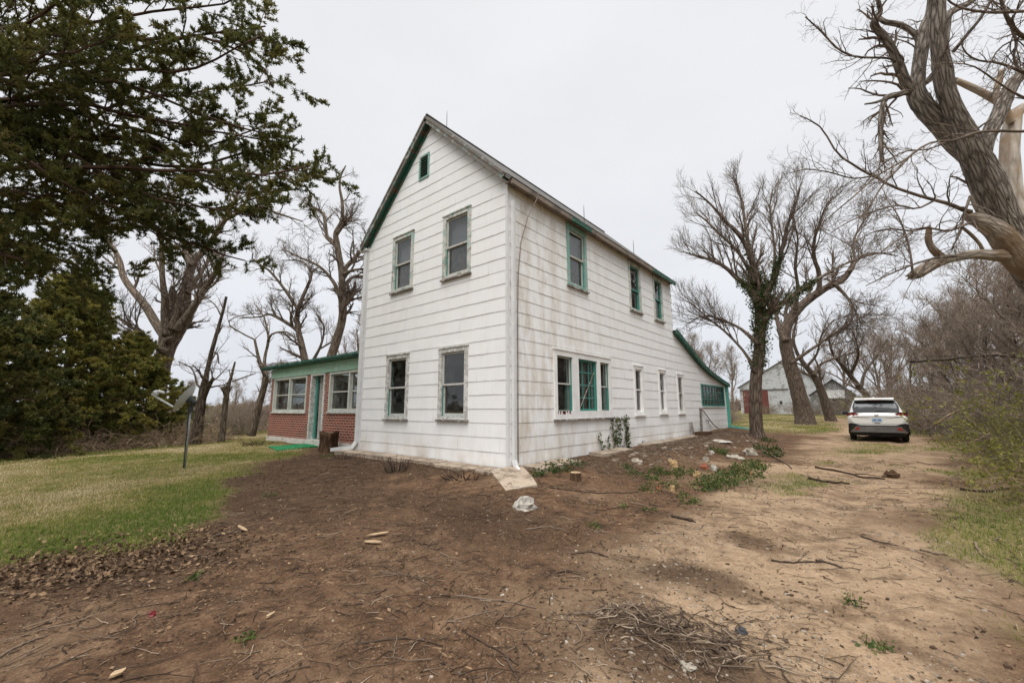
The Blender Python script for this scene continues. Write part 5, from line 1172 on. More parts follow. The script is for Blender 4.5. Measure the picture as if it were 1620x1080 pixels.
# litter on the bare soil
def ground_twigs(x, y, L, r, tone, rng, lift=.004):
    N = len(x); K = 5; a = rng.random(N)*2*PI; P = np.zeros((N, K, 3)); cx, cy = x.copy(), y.copy(); 
    for k in range(K):
        P[:, k, 0], P[:, k, 1] = cx, cy; P[:, k, 2] = Hh(cx, cy)+r+lift+rng.random(N)*.012*(L > .2); a = a+rng.normal(size=N)*.32; cx = cx+np.cos(a)*L/(K-1); cy = cy+np.sin(a)*L/(K-1)
    return P, r[:, None]*np.linspace(1.1, .5, K)[None]
bad = lambda x, y: ((x > -13.5) & (x < .25) & (y > -.45) & (y < 17))
x, y, r = polar(11500, 1.6, 15, -108, 24, rng, 1.15); w_ = (1-lawn_mask(x, y))*(.12+.88*sstep(.44, .60, fbm(x*.9, y*.9, 15, 4)+.12*dark_mask(x, y)))*(1-.55*sand_mask(x, y)); k = (rng.random(len(x)) < w_) & ~bad(x, y); x, y, r = x[k], y[k], r[k]; N = len(x)
L = np.exp(rng.normal(size=N)*.55-2.25)*(1+.03*r); P, R = ground_twigs(x, y, L, (.0012+.0019*rng.random(N)**2)*(1+.10*r), None, rng); ma = MA(); ma.tubes(P, R, 4, rng.random(N)**1.3); o = ma.obj('twig_litter', M['twigs_ground'], None, smooth=True); tag(o, 'small dry twigs strewn over the bare soil', 'twigs', kind='stuff')
x, y, r = polar(26000, 1.6, 13, -100, 12, rng, 1.15); w_ = (1-.8*lawn_mask(x, y))*(.2+.8*(fbm(x*1.3+5, y*1.3, 18, 3) > .5))*(1-.5*sand_mask(x, y)); k = (rng.random(len(x)) < w_) & ~bad(x, y); x, y, r = x[k], y[k], r[k]; N = len(x)
p = np.stack([x, y, Hh(x, y)+.004], -1); V, q_ = leafcards(p, 1, .020, rng, .003, (1, 1, .28)); V = V.reshape(-1, 4, 3); V[:, :, 2] = np.maximum(V[:, :, 2], p[:, None, 2]+.001); c = V.mean(1, keepdims=True); V = c+(V-c)*(.6+.06*r+rng.random(N)*.8)[:, None, None]
ma = MA(); ma.add(V.reshape(-1, 3), q_, None, None, np.repeat(rng.random(N)**1.5, 4)); o = ma.obj('leaf_litter', M['litter'], None); tag(o, 'crumbled dead leaves and bark over the bare soil', 'litter', kind='stuff')
def bits(x, y, sx, sy, sz, tone, rng):
    N = len(x); base = np.array([[-1, -.6, 0], [.7, -1, 0], [1, .5, 0], [-.5, 1, 0], [-.7, -.5, 1], [.5, -.7, .9], [.7, .4, 1], [-.4, .7, .8]]); B = base[None]*(1+.35*(rng.random((N, 8, 3))-.5)); B = B*np.stack([sx, sy, sz], -1)[:, None, :]
    a = rng.random(N)*2*PI; c, s = np.cos(a)[:, None], np.sin(a)[:, None]; X = B[:, :, 0]*c-B[:, :, 1]*s+x[:, None]; Y = B[:, :, 0]*s+B[:, :, 1]*c+y[:, None]; Z = B[:, :, 2]+Hh(x, y)[:, None]-.25*sz[:, None]
    i = np.arange(N)[:, None, None]*8; f = np.array([[[4, 5, 6, 7], [0, 1, 5, 4], [1, 2, 6, 5], [2, 3, 7, 6], [3, 0, 4, 7]]]); return np.stack([X, Y, Z], -1).reshape(-1, 3), (i+f).reshape(-1, 4), np.repeat(tone, 8)
x, y, r = polar(16000, 1.5, 11, -62, 14, rng, 1.2); w_ = np.clip(sand_mask(x, y)*(.12+1.0*(fbm(x*.9+2, y*.9, 27, 3) > .5))+.04, 0, 1); k = (rng.random(len(x)) < w_) & ~bad(x, y); x, y, r = x[k], y[k], r[k]; N = len(x)
s = (.0035+.008*rng.random(N)**3)*(1+.08*r); V, q_, v_ = bits(x, y, s*(1+rng.random(N)*.6), s, s*.7, rng.random(N)**1.4, rng); ma = MA(); ma.add(V, q_, None, None, v_); o = ma.obj('gravel', M['pebble'], None); tag(o, 'scattered pebbles of the sandy drive', 'gravel', kind='stuff')
x, y, r = polar(2200, 2.2, 12, -95, -30, rng, 1.0); w_ = (fbm(x*.8+7, y*.8, 37, 3) > .50)*.8+.08; k = (rng.random(len(x)) < w_*(1-lawn_mask(x, y))) & ~bad(x, y); x, y, r = x[k], y[k], r[k]; N = len(x)
V, q_, v_ = bits(x, y, (.008+.040*rng.random(N)**3)*(1+.05*r), (.003+.007*rng.random(N)), .003+.005*rng.random(N), .35+.6*rng.random(N), rng); ma = MA(); ma.add(V, q_, None, None, v_); o = ma.obj('wood_chips', M['litter'], None); tag(o, 'pale wood chips and splinters on the dark soil', 'wood chips', kind='stuff')
x, y, r = polar(9000, 1.8, 12, -90, 8, rng, 1.1); w_ = (1-lawn_mask(x, y))*np.clip(dark_mask(x, y)+.15, 0, 1)*(1-.7*sand_mask(x, y)); k = (rng.random(len(x)) < w_) & ~bad(x, y); x, y, r = x[k], y[k], r[k]; N = len(x)
s = (.004+.011*rng.random(N)**3)*(1+.05*r); V, q_, v_ = bits(x, y, s*1.2, s, s*.8, rng.random(N)*.35, rng); ma = MA(); ma.add(V, q_, None, None, v_); o = ma.obj('soil_clods', M['litter'], None); tag(o, 'dark clods of loosened soil', 'soil', kind='stuff')

# rubble and dead grass of the border bank along the long wall
N = 170; y = rng.uniform(2.6, 13.2, N); x = 1.35+rng.normal(size=N)*.40+.15*np.sin(y*1.3); s = .018+.055*rng.random(N)**2.2; V, q_, v_ = bits(x, y, s*(1+.7*rng.random(N)), s, s*.6, .25+.7*rng.random(N), rng); ma = MA(); ma.add(V, q_, None, None, v_); o = ma.obj('rubble', M['pebble'], None); tag(o, 'small broken stones and rubble along the bank beside the long wall', 'rubble', kind='stuff')
N = 5200; y = rng.uniform(1.2, 14, N); x = .95+rng.normal(size=N)*.62; k = (x > .3) & (x < 2.6); x, y = x[k], y[k]; N = len(x); d_ = np.hypot(x-CAM[0], y-CAM[1]); L = (.06+.16*rng.random(N)); P, R = ground_twigs(x, y, L, (.0015+.0012*rng.random(N))*(1+.05*d_), None, rng, .01); P[:, 2:, 2] += (.05*rng.random(N)**2)[:, None]; ma = MA(); ma.tubes(P, R, 3, .3+.7*rng.random(N)); o = ma.obj('dead_grass', M['twigs_ground'], None, smooth=True); tag(o, 'matted dead grass and stems over the bank beside the long wall', 'dead grass', kind='stuff')

N = 6500; c0, c1 = np.array(G(20, 905)[:2]), np.array(G(300, 868)[:2]); t = rng.random(N); x = c0[0]+(c1[0]-c0[0])*t+rng.normal(size=N)*.5; y = c0[1]+(c1[1]-c0[1])*t+rng.normal(size=N)*.38; k = rng.random(N) < .35+.65*(fbm(x*2.2, y*2.2, 51, 3) > .5); x, y = x[k], y[k]; N = len(x); r = np.hypot(x-CAM[0], y-CAM[1])
p = np.stack([x, y, Hh(x, y)+.006+.02*rng.random(N)**2], -1); V, q_ = leafcards(p, 1, .044, rng, .004, (1, 1, .5)); V = V.reshape(-1, 4, 3); V[:, :, 2] = np.maximum(V[:, :, 2], p[:, None, 2]-.003); ma = MA(); ma.add(V.reshape(-1, 3), q_, None, None, np.repeat(.05+.9*rng.random(N)**1.2, 4)); o = ma.obj('oak_leaves', M['litter'], None); tag(o, 'drift of brown dead leaves along the near edge of the lawn', 'leaves', kind='stuff')
# ================================================================== things in the yard
rng = np.random.default_rng(99)
def hz(x, y): return float(Hh(x, y))
# ---------------------------------------------------------------- parked car
def m_paint():
    m, nt, b = mat('white_car_paint'); q = NB(nt); b.inputs['Base Color'].default_value = (.74, .73, .69, 1); b.inputs['Roughness'].default_value = .32; b.inputs['Coat Weight'].default_value = .6; b.inputs['Coat Roughness'].default_value = .05
    Z = q.sep(q.co())[2]; d = q.math('MULTIPLY', q.mapr(Z, .75, .35), q.mapr(q.noise(q.co(), 4, 5), .4, .7)); q.l(q.mix(q.math('MULTIPLY', d, .5), (.74, .73, .69), (.36, .28, .2)), b.inputs['Base Color']); return m
MP = m_paint(); MK = plain('black_plastic', (.022, .022, .023), .6, bump=.1); MT = plain('tyre_rubber', (.02, .019, .018), .85); MS = plain('grey_skid_plate', (.16, .16, .16), .5, .2)
MG = plain('tinted_glass', (.012, .013, .015), .06, var=.05, bump=0, spec=.6); MR = plain('tail_light_red', (.16, .008, .010), .15, var=.1, bump=0, spec=.6); MC = plain('chrome', (.35, .35, .36), .2, .9, bump=0); MRF = plain('reflector_red', (.28, .03, .02), .3, bump=0); MPL = plain('licence_plate', (.36, .47, .62), .4, var=.12, sc=25, bump=0); MPD = plain('plate_print', (.06, .09, .18), .5, bump=0)
cx, cy = 5.62, 15.9; czz = float(Hs(cx, cy+1.2))
car = thing('parked_car', 'white sport utility car parked on the dirt drive, seen from behind', 'car', (cx, cy, czz), rz=math.radians(1.0))
ST = [  # y, z bottom, half width low, half width belt, z belt, half width of glass base, half width roof, z roof
    (-.02, .52, .70, .82, .98, .74, .70, 1.02), (.06, .40, .84, .885, 1.02, .80, .74, 1.08), (.20, .32, .89, .915, 1.04, .83, .73, 1.17), (.42, .26, .905, .92, 1.04, .85, .70, 1.40), (.66, .25, .91, .92, 1.03, .86, .67, 1.615), (.85, .25, .91, .92, 1.02, .86, .655, 1.665),
    (1.4, .24, .91, .92, 1.01, .86, .66, 1.70), (2.2, .24, .91, .92, 1.0, .86, .65, 1.70), (2.75, .24, .91, .92, 1.0, .86, .63, 1.63), (3.45, .24, .91, .92, 1.0, .85, .74, 1.10), (3.7, .25, .91, .91, .98, .84, .70, 1.04), (4.3, .30, .88, .88, .88, .76, .6, .94), (4.62, .42, .72, .76, .74, .62, .5, .78)]
rings = []
for (y, zb, wl_, wb_, zbt, gw, rw, zr) in ST:
    h = [(0, zb), (wl_*.8, zb), (wl_-.02, zb+.07), (wl_+.005, zb+.2), ((wl_+wb_)/2+.012, (zb+zbt)/2+.05), (wb_, zbt-.10), (wb_-.035, zbt), (gw, zbt+.02), ((gw+rw)/2+.008, (zbt+zr)/2+.01), (rw+.015, zr-.07), (rw-.06, zr-.012), (rw*.5, zr+.008), (0, zr+.012)]
    rings.append([(x, y, z) for x, z in h]+[(-x, y, z) for x, z in h[-2:0:-1]])
RG = np.array(rings); nS, nR, _ = RG.shape; b_ = MA()
ii = np.arange(nS-1)[:, None]*nR; jj = np.arange(nR)[None]; qd = np.stack([ii+jj, ii+(jj+1) % nR, ii+nR+(jj+1) % nR, ii+nR+jj], -1).reshape(-1, 4)
b_.add(RG.reshape(-1, 3), qd, [[k, (k+1) % nR, nS*nR] for k in range(nR)]+[[(nS-1)*nR+(k+1) % nR, (nS-1)*nR+k, nS*nR+1] for k in range(nR)])
b_.V.append(np.array([RG[0].mean(0), RG[-1].mean(0)])); b_.B += [np.zeros((2, 3))]; b_.A += [np.zeros(2)]; b_.n += 2
bo = b_.obj('body', MP, car, local=True, angle=38)
def lb(name, m, boxes=None, polys=None, par=car, off=(0, .03, 0), **k):
    a = MA()
    for bx in boxes or []: a.box(*bx)
    for p in polys or []: a.prism(p, off)
    return a.obj(name, m, par, local=True, **k)
rwz = lambda zz: float(np.interp(zz, [1.02, 1.08, 1.17, 1.40, 1.615], [-.02, .06, .20, .42, .66]))
def hatch(x, z, o=.016): return (x, rwz(z)-o, z+o*.5)
W = lb('rear_window', MG, polys=[[hatch(-.60, 1.17), hatch(.60, 1.17), hatch(.655, 1.36), hatch(.60, 1.575), hatch(-.60, 1.575), hatch(-.655, 1.36)]], off=(0, .012, 0))
lb('window_surround', MK, polys=[[hatch(-.70, 1.12, .010), hatch(.70, 1.12, .010), hatch(.72, 1.36, .010), hatch(.635, 1.615, .010), hatch(-.635, 1.615, .010), hatch(-.72, 1.36, .010)]], off=(0, .01, 0))
a = MA(); a.beam((.02, rwz(1.19)-.05, 1.19), (.38, rwz(1.22)-.04, 1.215), .02, .02); a.ellipsoid((0, rwz(1.17)-.04, 1.17), (.04, .03, .03), 8, 5); a.obj('wiper', MK, car, local=True)
lb('roof_spoiler', MP, polys=[[(-.60, .50, 1.64), (.60, .50, 1.64), (.63, .80, 1.70), (-.63, .80, 1.70)]], off=(0, 0, .03))
lb('brake_lamp', MR, boxes=[(-.22, .485, .505, .51, 1.622, 1.638)][:0] or [(-.22, .22, .488, .499, 1.625, 1.645)])
a = MA(); a.prism([(-.02, 1.0, 1.71), (.02, 1.0, 1.71), (.012, 1.12, 1.77), (-.012, 1.12, 1.77)], (0, .05, -.02)); a.obj('antenna_fin', MP, car, local=True)
for s in (1, -1):
    lb('roof_rail', MK, polys=[[(s*.60, .9, 1.705), (s*.63, .9, 1.705), (s*.62, 2.4, 1.715), (s*.59, 2.4, 1.715)]], off=(0, 0, .035))
    a = MA(); P = [(s*.40, .005, 1.005), (s*.905, .10, .985), (s*.935, .14, 1.03), (s*.885, .07, 1.11), (s*.72, .04, 1.155), (s*.54, .02, 1.075)]; a.prism(P, (0, .13, 0)); 
    V = a.V[0]; a.obj('tail_light', MR, car, local=True)
    lb('light_strip', MRF, polys=[[(s*.56, -.012, 1.025), (s*.88, .055, 1.015), (s*.88, .055, 1.04), (s*.60, -.008, 1.055)]], off=(0, .02, 0))
    lb('bumper_corner', MK, polys=[[(s*.46, -.075, .62), (s*.80, -.045, .72), (s*.90, .03, .69), (s*.925, .10, .42), (s*.66, -.055, .38)]], off=(0, .10, 0))
    lb('reflector', MRF, polys=[[(s*.56, -.088, .46), (s*.72, -.080, .46), (s*.70, -.080, .56), (s*.58, -.088, .56)]], off=(0, .02, 0))
    a = MA(); a.ellipsoid((s*1.02, 2.72, 1.10), (.11, .07, .085), 12, 8); a.box(min(s*.86, s*.95), max(s*.86, s*.95), 2.70, 2.74, 1.06, 1.10); a.obj('wing_mirror', MK, car, local=True, smooth=True)
    lb('side_window', MG, polys=[[(s*.868, .55, 1.07), (s*.868, 3.15, 1.05), (s*.70, 2.55, 1.56), (s*.69, 1.0, 1.60)]], off=(s*.014, 0, .006))
    a = MA(); a.box(min(s*.915, s*.93), max(s*.915, s*.93), .1, 4.2, .27, .44); a.obj('sill_cladding', MK, car, local=True)
    for y in (.88, 3.62):
        a = MA(); th = np.linspace(0, 2*PI, 33)[:-1]; prof = [(.70, .20), (.70, .33), (.72, .352), (.76, .36), (.86, .36), (.895, .352), (.91, .33), (.905, .22)]
        V = np.array([[(s*w_, y+r_*math.cos(t), .36+r_*math.sin(t)) for t in th] for w_, r_ in prof]); k = len(prof); I = np.arange(k-1)[:, None]*32; J = np.arange(32)[None]
        a.add(V.reshape(-1, 3), np.stack([I+J, I+(J+1) % 32, I+32+(J+1) % 32, I+32+J], -1).reshape(-1, 4)); wh = a.obj('wheel', MT, car, local=True, smooth=True)
        a = MA(); a.tube([(s*.80, y, .36), (s*.895, y, .36)], [.22, .22], 20); a.obj('rim', MC, wh, local=True)
        a = MA(); n = 24; rr_ = [.375, .43]; V = np.array([[(s*.924, y+r_*math.cos(t), .36+r_*math.sin(t)) for t in np.linspace(-.12, PI+.12, n)] for r_ in rr_]); a.add(np.vstack([V.reshape(-1, 3), V.reshape(-1, 3)-[s*.10, 0, 0]]), [[i, i+1, n+i+1, n+i] for i in range(n-1)]+[[i, i+1, 2*n+i+1, 2*n+i] for i in range(n-1)]); a.obj('wheel_arch', MK, car, local=True)
lb('bumper', MK, polys=[[(-.80, -.06, .64), (.80, -.06, .64), (.86, -.03, .34), (-.86, -.03, .34)]], off=(0, .14, 0))
lb('skid_plate', MS, polys=[[(-.62, -.085, .575), (.62, -.085, .575), (.80, -.06, .37), (-.80, -.06, .37)]], off=(0, .05, 0))
lb('skid_trim', MC, polys=[[(-.64, -.093, .575), (.64, -.093, .575), (.66, -.093, .597), (-.66, -.093, .597)], [(.64, -.093, .58), (.67, -.093, .59), (.86, -.05, .36), (.82, -.05, .36)], [(-.64, -.093, .58), (-.67, -.093, .59), (-.86, -.05, .36), (-.82, -.05, .36)]], off=(0, .02, 0))
lb('crease_shadow_gap', MK, polys=[[(-.80, -.024, .945), (.80, -.024, .945), (.80, -.024, .958), (-.80, -.024, .958)], [(-.76, -.024, .69), (.76, -.024, .69), (.76, -.024, .70), (-.76, -.024, .70)]], off=(0, .01, 0))
pl_ = lb('licence_plate', MPL, polys=[[(-.155, -.036, .775), (.155, -.036, .775), (.155, -.030, .915), (-.155, -.030, .915)]], off=(0, .012, 0))
a = MA()
for k in range(7):
    if k == 3: continue
    x = -.125+k*.0365; a.box(x, x+.024, -.0385, -.0365, .815, .875)
a.obj('plate_characters', MPD, pl_, local=True)
a = MA(); n = 20; t = np.arange(n)*2*PI/n; V = np.array([[(r_*1.25*math.cos(u), -.022+.012*0, 1.0+r_*math.sin(u)) for u in t] for r_ in (.036, .048)]).reshape(-1, 3); V = np.vstack([V+[0, -.02, .045], V+[0, .0, .045]]); a.add(V, [[i, (i+1) % n, n+(i+1) % n, n+i] for i in range(n)]+[[n+i, n+(i+1) % n, 3*n+(i+1) % n, 3*n+i] for i in range(n)]); a.box(-.066, .066, -.043, -.03, 1.038, 1.052); a.obj('emblem', MC, car, local=True)
lb('tailgate_handle', MK, boxes=[(-.08, .08, -.032, -.02, .71, .73)])
lb('underbody', MK, boxes=[(-.78, .78, .15, 4.3, .22, .30)])
# ---------------------------------------------------------------- farm buildings at the back
M['barn'] = m_peel('barn_whitewash', (.50, .51, .51), (.30, .295, .28), None, .60, sc=1.2)
M['barn_old'] = m_peel('shed_bare_boards', (.34, .34, .33), (.17, .16, .15), None, .42, sc=2)
M['barn_red'] = m_peel('barn_red_door', (.15, .04, .032), (.15, .06, .05), None, .75, sc=1.5)
M['tin'] = plain('tin_roof', (.27, .26, .245), .6, .2, var=.25, sc=.8, bump=.1)
M['tin_dk'] = plain('old_roof', (.12, .115, .11), .8, var=.3, sc=1, bump=.1)
def gable(name, label, x0, x1, y0, Ld, he, ha, zg, wm, rm, ax=None, planks=.22):
    ax = (x0+x1)/2 if ax is None else ax; rt = thing(name, label, 'farm building', ((x0+x1)/2, y0, zg)); a = MA(); rg = np.random.default_rng(int(abs(x0*10)))
    top = lambda x: zg+(he+(ha-he)*(x-x0)/(ax-x0) if x < ax else he+(ha-he)*(x1-x)/(x1-ax))
    xs = np.arange(x0, x1, planks)
    for x in xs:
        xb = min(x+planks-.012, x1); o = rg.random()*.012; a.prism([(x, y0-o, zg-.2), (xb, y0-o, zg-.2), (xb, y0-o, top(xb)-.02), (x, y0-o, top(x)-.02)], (0, .05, 0))
    a.box(x0, x0+.06, y0+.06, y0+Ld, zg-.2, zg+he-.03); a.box(x1-.06, x1, y0+.06, y0+Ld, zg-.2, zg+he-.03); a.box(x0+.01, x1-.01, y0+.055, y0+.08, zg-.2, zg+he-.05); a.obj('wall', wm, rt)
    r = MA()
    for xa, sg in ((x0-.3, 1), (x1+.3, -1)):
        za = zg+he-.3*(ha-he)/abs(ax-(x0 if sg > 0 else x1)); r.add([(xa, y0-.3, za), (ax, y0-.3, zg+ha+.02), (ax, y0+Ld, zg+ha+.02), (xa, y0+Ld, za), (xa, y0-.3, za+.07), (ax, y0-.3, zg+ha+.09), (ax, y0+Ld, zg+ha+.09), (xa, y0+Ld, za+.07)], [[0, 1, 2, 3], [4, 7, 6, 5], [0, 4, 5, 1], [3, 2, 6, 7], [0, 3, 7, 4]])
    r.obj('roof', rm, rt); return rt
zd = 64.
def bp(px, zz=zd): p = D(px, 655, zz); return p
# barn front plane at constant y: find x for pixel columns
def onY(px, py, Y): d = _fw+CR*((px-810)/CF)+CU*((540-py)/CF); t = (Y-CAM[1])/d[1]; return CAM+d*t
YB = 63.0; xl, xr = onY(1172, 640, YB)[0], onY(1302, 640, YB)[0]; zg = onY(1240, 654, YB)[2]; zt = onY(1243, 567, YB)[2]; xa = onY(1243, 567, YB)[0]; ze = onY(1173, 612, YB)[2]
barn = gable('barn', 'large white weathered barn with a red sliding door behind the leaning trees', xl, xr, YB, 14, ze-zg, zt-zg, zg, M['barn'], M['tin'], xa)
a = MA(); d0, d1 = onY(1177, 640, YB)[0], onY(1217, 640, YB)[0]; dz = onY(1210, 617, YB)[2]
for k in range(14): x = d0+(d1-d0)*k/14; a.box(x, x+(d1-d0)/14-.02, YB-.11, YB-.06, zg+.02, dz)
a.obj('sliding_door', M['barn_red'], barn)
a = MA(); a.box(d0-.3, d1+2.5, YB-.13, YB-.05, dz+.01, dz+.14); a.obj('door_rail', M['tin_dk'], barn)
w0, w1_ = onY(1231.5, 637, YB)[0], onY(1240, 637, YB)[0]; wz0, wz1 = onY(1236, 641.5, YB)[2], onY(1236, 632.5, YB)[2]
a = MA(); ring(a, lambda u, z, o: (u, YB-o, z), w0, w1_, wz0, wz1, .14, .02, .09); wn = a.obj('window', M['barn'], barn); a = MA(); a.box(w0+.13, w1_-.13, YB-.05, YB-.03, wz0+.13, wz1-.13); a.obj('pane', M['dark'], wn)
YS = 60.0; x0, x1 = onY(1285, 640, YS)[0], onY(1353, 640, YS)[0]; zg2 = onY(1330, 654, YS)[2]; za = onY(1317, 600, YS)[2]; xa = onY(1317, 600, YS)[0]; ze = onY(1352, 622, YS)[2]
shed = gable('shed', 'weathered grey gabled shed with a whitish awning to the right of the barn', x0, x1, YS, 8, ze-zg2, za-zg2, zg2, M['barn_old'], M['tin_dk'], xa)
p0, p1, p2 = onY(1306, 618, YS), onY(1336, 618, YS), onY(1336, 630.5, YS); a = MA(); a.prism([(p0[0], YS-.06, p0[2]), (p1[0], YS-.06, p0[2]), (p1[0], YS-1.6, p2[2]), (p0[0], YS-1.6, p2[2])], (0, 0, .1)); a.obj('awning', M['tin'], shed)
a = MA(); a.box(p0[0]+.2, p1[0]-.1, YS-.09, YS-.04, zg2, p2[2]-.25); a.obj('door', M['barn_old'], shed)
q0, q1 = onY(1337.5, 640, YS), onY(1343.5, 631, YS); a = MA(); a.box(q0[0], q1[0], YS-.04, YS-.025, q0[2], q1[2]); a.obj('window', M['dark'], shed)
YC = 52.0; x0, x1 = onY(1404, 640, YC)[0], onY(1462, 640, YC)[0]; zg3 = onY(1430, 652, YC)[2]; za = onY(1437, 614, YC)[2]; xa = onY(1437, 614, YC)[0]; ze = onY(1408, 630, YC)[2]
gable('shed', 'small pale roofed shed half hidden by brush to the right of the car', x0, x1, YC, 6, ze-zg3, za-zg3, zg3, M['barn_old'], M['tin'], xa)
# ---------------------------------------------------------------- satellite dish
g = G(292, 741); zq = float((g-CAM)@_fw); dish = thing('satellite_dish', 'grey satellite dish on a leaning metal pole in the lawn', 'satellite dish', g)
top = D(302, 643, zq); a = MA(); a.tube([g-[0, 0, .1], top], [.023, .022], 12); pole = a.obj('pole', M['galv'], dish, smooth=True)
a = MA(); k = np.linspace(0, 1, 14)[:, None]; ctr = (g*(1-k)+top*k)+np.array([.02, -.035, 0])*1.0; ctr[:, 0] += .012*np.sin(np.arange(14)*1.1); a.tube(ctr, .010, 6); a.obj('cable', M['wire'], pole, smooth=True)
C0 = D(294, 629, zq-.05); vr = (C0-CAM)/np.linalg.norm(C0-CAM); lf = -CR; nrm = lf*.78+CU*.56-_fw*.26; nrm /= np.linalg.norm(nrm); ua = CR*.62+CU*.78; ua = ua-nrm*(ua@nrm); ua /= np.linalg.norm(ua); vb = np.cross(nrm, ua)
a = MA(); nr, na = 9, 36; rr_ = np.linspace(0, 1, nr); t = np.arange(na)*2*PI/na; Rm, Rn = .345, .335
for side, o in ((1, 0), (-1, -.012)):
    V = np.array([[C0+ua*Rm*q_*math.cos(u)+vb*Rn*q_*math.sin(u)+nrm*(.10*q_*q_-.06+o) for u in t] for q_ in rr_]).reshape(-1, 3); I = np.arange(nr-1)[:, None]*na; J = np.arange(na)[None]; a.add(V, np.stack([I+J, I+(J+1) % na, I+na+(J+1) % na, I+na+J], -1).reshape(-1, 4))
a.obj('reflector', M['dish'], dish, smooth=True)
a = MA(); a.tube([C0-nrm*.06, C0-nrm*.20, top-[0, 0, .02]], [.10, .06, .045], 10); a.beam(top-[0, 0, .12], top+[0, 0, .04], .10, .09, (0, 1, 0)); a.obj('bracket', M['dish_dk'], dish)
tip = D(244, 626, zq-.05); base = C0-ua*.345-nrm*.02; a = MA(); a.beam(base, tip, .035, .03, (0, 0, 1)); a.obj('feed_arm', M['dish'], dish)
a = MA(); hd = D(246, 622, zq-.05); a.obox(hd, [ua, vb, nrm], (.05, .06, .05)); a.tube([hd+[0, 0, .03], D(252, 619, zq-.05), D(260, 621, zq-.05)], [.045, .035, .03], 8); a.obj('feed_horn', M['dish'], dish)
# ---------------------------------------------------------------- by the house
def place_single(ma, name, m, label, cat, **k): return single(ma, name, m, label, cat, **k)
g = G(519, 714); a = MA(); zq = float((g-CAM)@_fw); n = 20; a0 = rng.random()*6; V = []
for k, (r_, z_) in enumerate(((.30, -.1), (.26, .08), (.24, .25), (.25, .42), (.26, .54), (.25, .58), (.15, .50), (.0, .44))):
    V.append([(g[0]+r_*(1+.16*math.sin(3*u+a0)+.07*math.sin(7*u)+.03*math.sin(13*u))*math.cos(u), g[1]+r_*(1+.16*math.sin(3*u+a0)+.07*math.sin(7*u))*math.sin(u), g[2]+z_*(1+.07*math.sin(2*u)*(k > 3))) for u in np.arange(n)*2*PI/n])
V = np.array(V).reshape(-1, 3); I = np.arange(7)[:, None]*n; J = np.arange(n)[None]; uu = np.tile(np.arange(n)*2*PI/n, 8); a.add(V, np.stack([I+J, I+(J+1) % n, I+n+(J+1) % n, I+n+J], -1).reshape(-1, 4), None, np.stack([np.cos(uu)*.3, np.sin(uu)*.3, V[:, 2]], -1))
M['stump'] = m_bark('rotten_stump', (.035, .020, .012), (.16, .095, .055), None, 1.0, 1.0, .03); single(a, 'tree_stump', M['stump'], 'dark hollow tree stump standing in front of the porch brickwork', 'stump', smooth=True)
def patch(pix, up=.0, th=.03, sub=10, seed=0):
    """thin sheet draped on the ground over the quad of photo points"""
    c = [G(*p) for p in pix]; a = MA(); n = sub; S, T = np.meshgrid(np.linspace(0, 1, n+1), np.linspace(0, 1, n+1)); c = np.array(c)
    X = (1-T)[..., None]*((1-S)[..., None]*c[0]+S[..., None]*c[1])+T[..., None]*((1-S)[..., None]*c[3]+S[..., None]*c[2]); X[..., 2] = Hh(X[..., 0], X[..., 1])+up+th
    I = np.arange(n)[:, None]*(n+1); J = np.arange(n)[None]; q = np.stack([I+J, I+J+1, I+J+n+2, I+J+n+1], -1).reshape(-1, 4); a.add(X.reshape(-1, 3), q); B = X.reshape(-1, 3)-[0, 0, th+.05]; a.add(B, q)
    m = (n+1)**2; e = list(range(n))+[i*(n+1)+n for i in range(n)]+[m-1-i for i in range(n)]+[(n-i)*(n+1) for i in range(n)]; a.Q.append(np.array([[e[i], e[(i+1) % len(e)], e[(i+1) % len(e)]+m, e[i]+m] for i in range(len(e))])); return a
single(patch([(424, 707), (492, 703), (503, 707), (438, 714)], .025, .012), 'turf_mat', M['turf'], 'bright green artificial turf mat lying at the porch door', 'mat')
def slabm(pix, z, th, tilt=None):
    c = np.array([[*G(*p)[:2], 0] for p in pix]); c[:, 2] = z if np.ndim(z) else z; a = MA(); a.prism(c-[0, 0, th], (0, 0, th)); return a
a = MA(); rgs = np.random.default_rng(3)
def concrete_strip(x0, x1, y0, y1, z, name, label, seed):
    rg = np.random.default_rng(seed); n = max(3, int(max(x1-x0, y1-y0)/.12)); a = MA(); lx = x1-x0 > y1-y0
    e = rg.normal(size=n+1)*.018
    t = np.linspace(0, 1, n+1)
    A = [(x0+(x1-x0)*k, y0+e[i], z[0]+(z[1]-z[0])*k) if lx else (x1+e[i], y0+(y1-y0)*k, z[0]+(z[1]-z[0])*k) for i, k in enumerate(t)]; B = [(x0+(x1-x0)*k, y1, z[0]+(z[1]-z[0])*k+.02) if lx else (x0, y0+(y1-y0)*k, z[0]+(z[1]-z[0])*k+.02) for k in t]
    V = np.array(A+B+[(p[0], p[1], p[2]-.3) for p in A]); m = n+1; a.add(V, [[i, i+1, m+i+1, m+i] for i in range(n)]+[[2*m+i, 2*m+i+1, i+1, i] for i in range(n)]+[[0, m, m, 2*m][:4]][:0]); a.add([A[0], B[0], (B[0][0], B[0][1], B[0][2]-.3), (A[0][0], A[0][1], A[0][2]-.3), A[-1], B[-1], (B[-1][0], B[-1][1], B[-1][2]-.3), (A[-1][0], A[-1][1], A[-1][2]-.3)], [[0, 1, 2, 3], [4, 7, 6, 5]])
    return single(a, name, M['conc'], label, 'concrete slab')
concrete_strip(-5.9, -3.35, -.46, -.035, (.03, .035), 'concrete_slab', 'concrete apron slab below the left lower gable window, behind the upright stub clump', 1)
concrete_strip(-3.32, -1.72, -.42, -.035, (.03, .02), 'concrete_slab', 'concrete apron slab between the two stub clumps below the gable wall', 2)
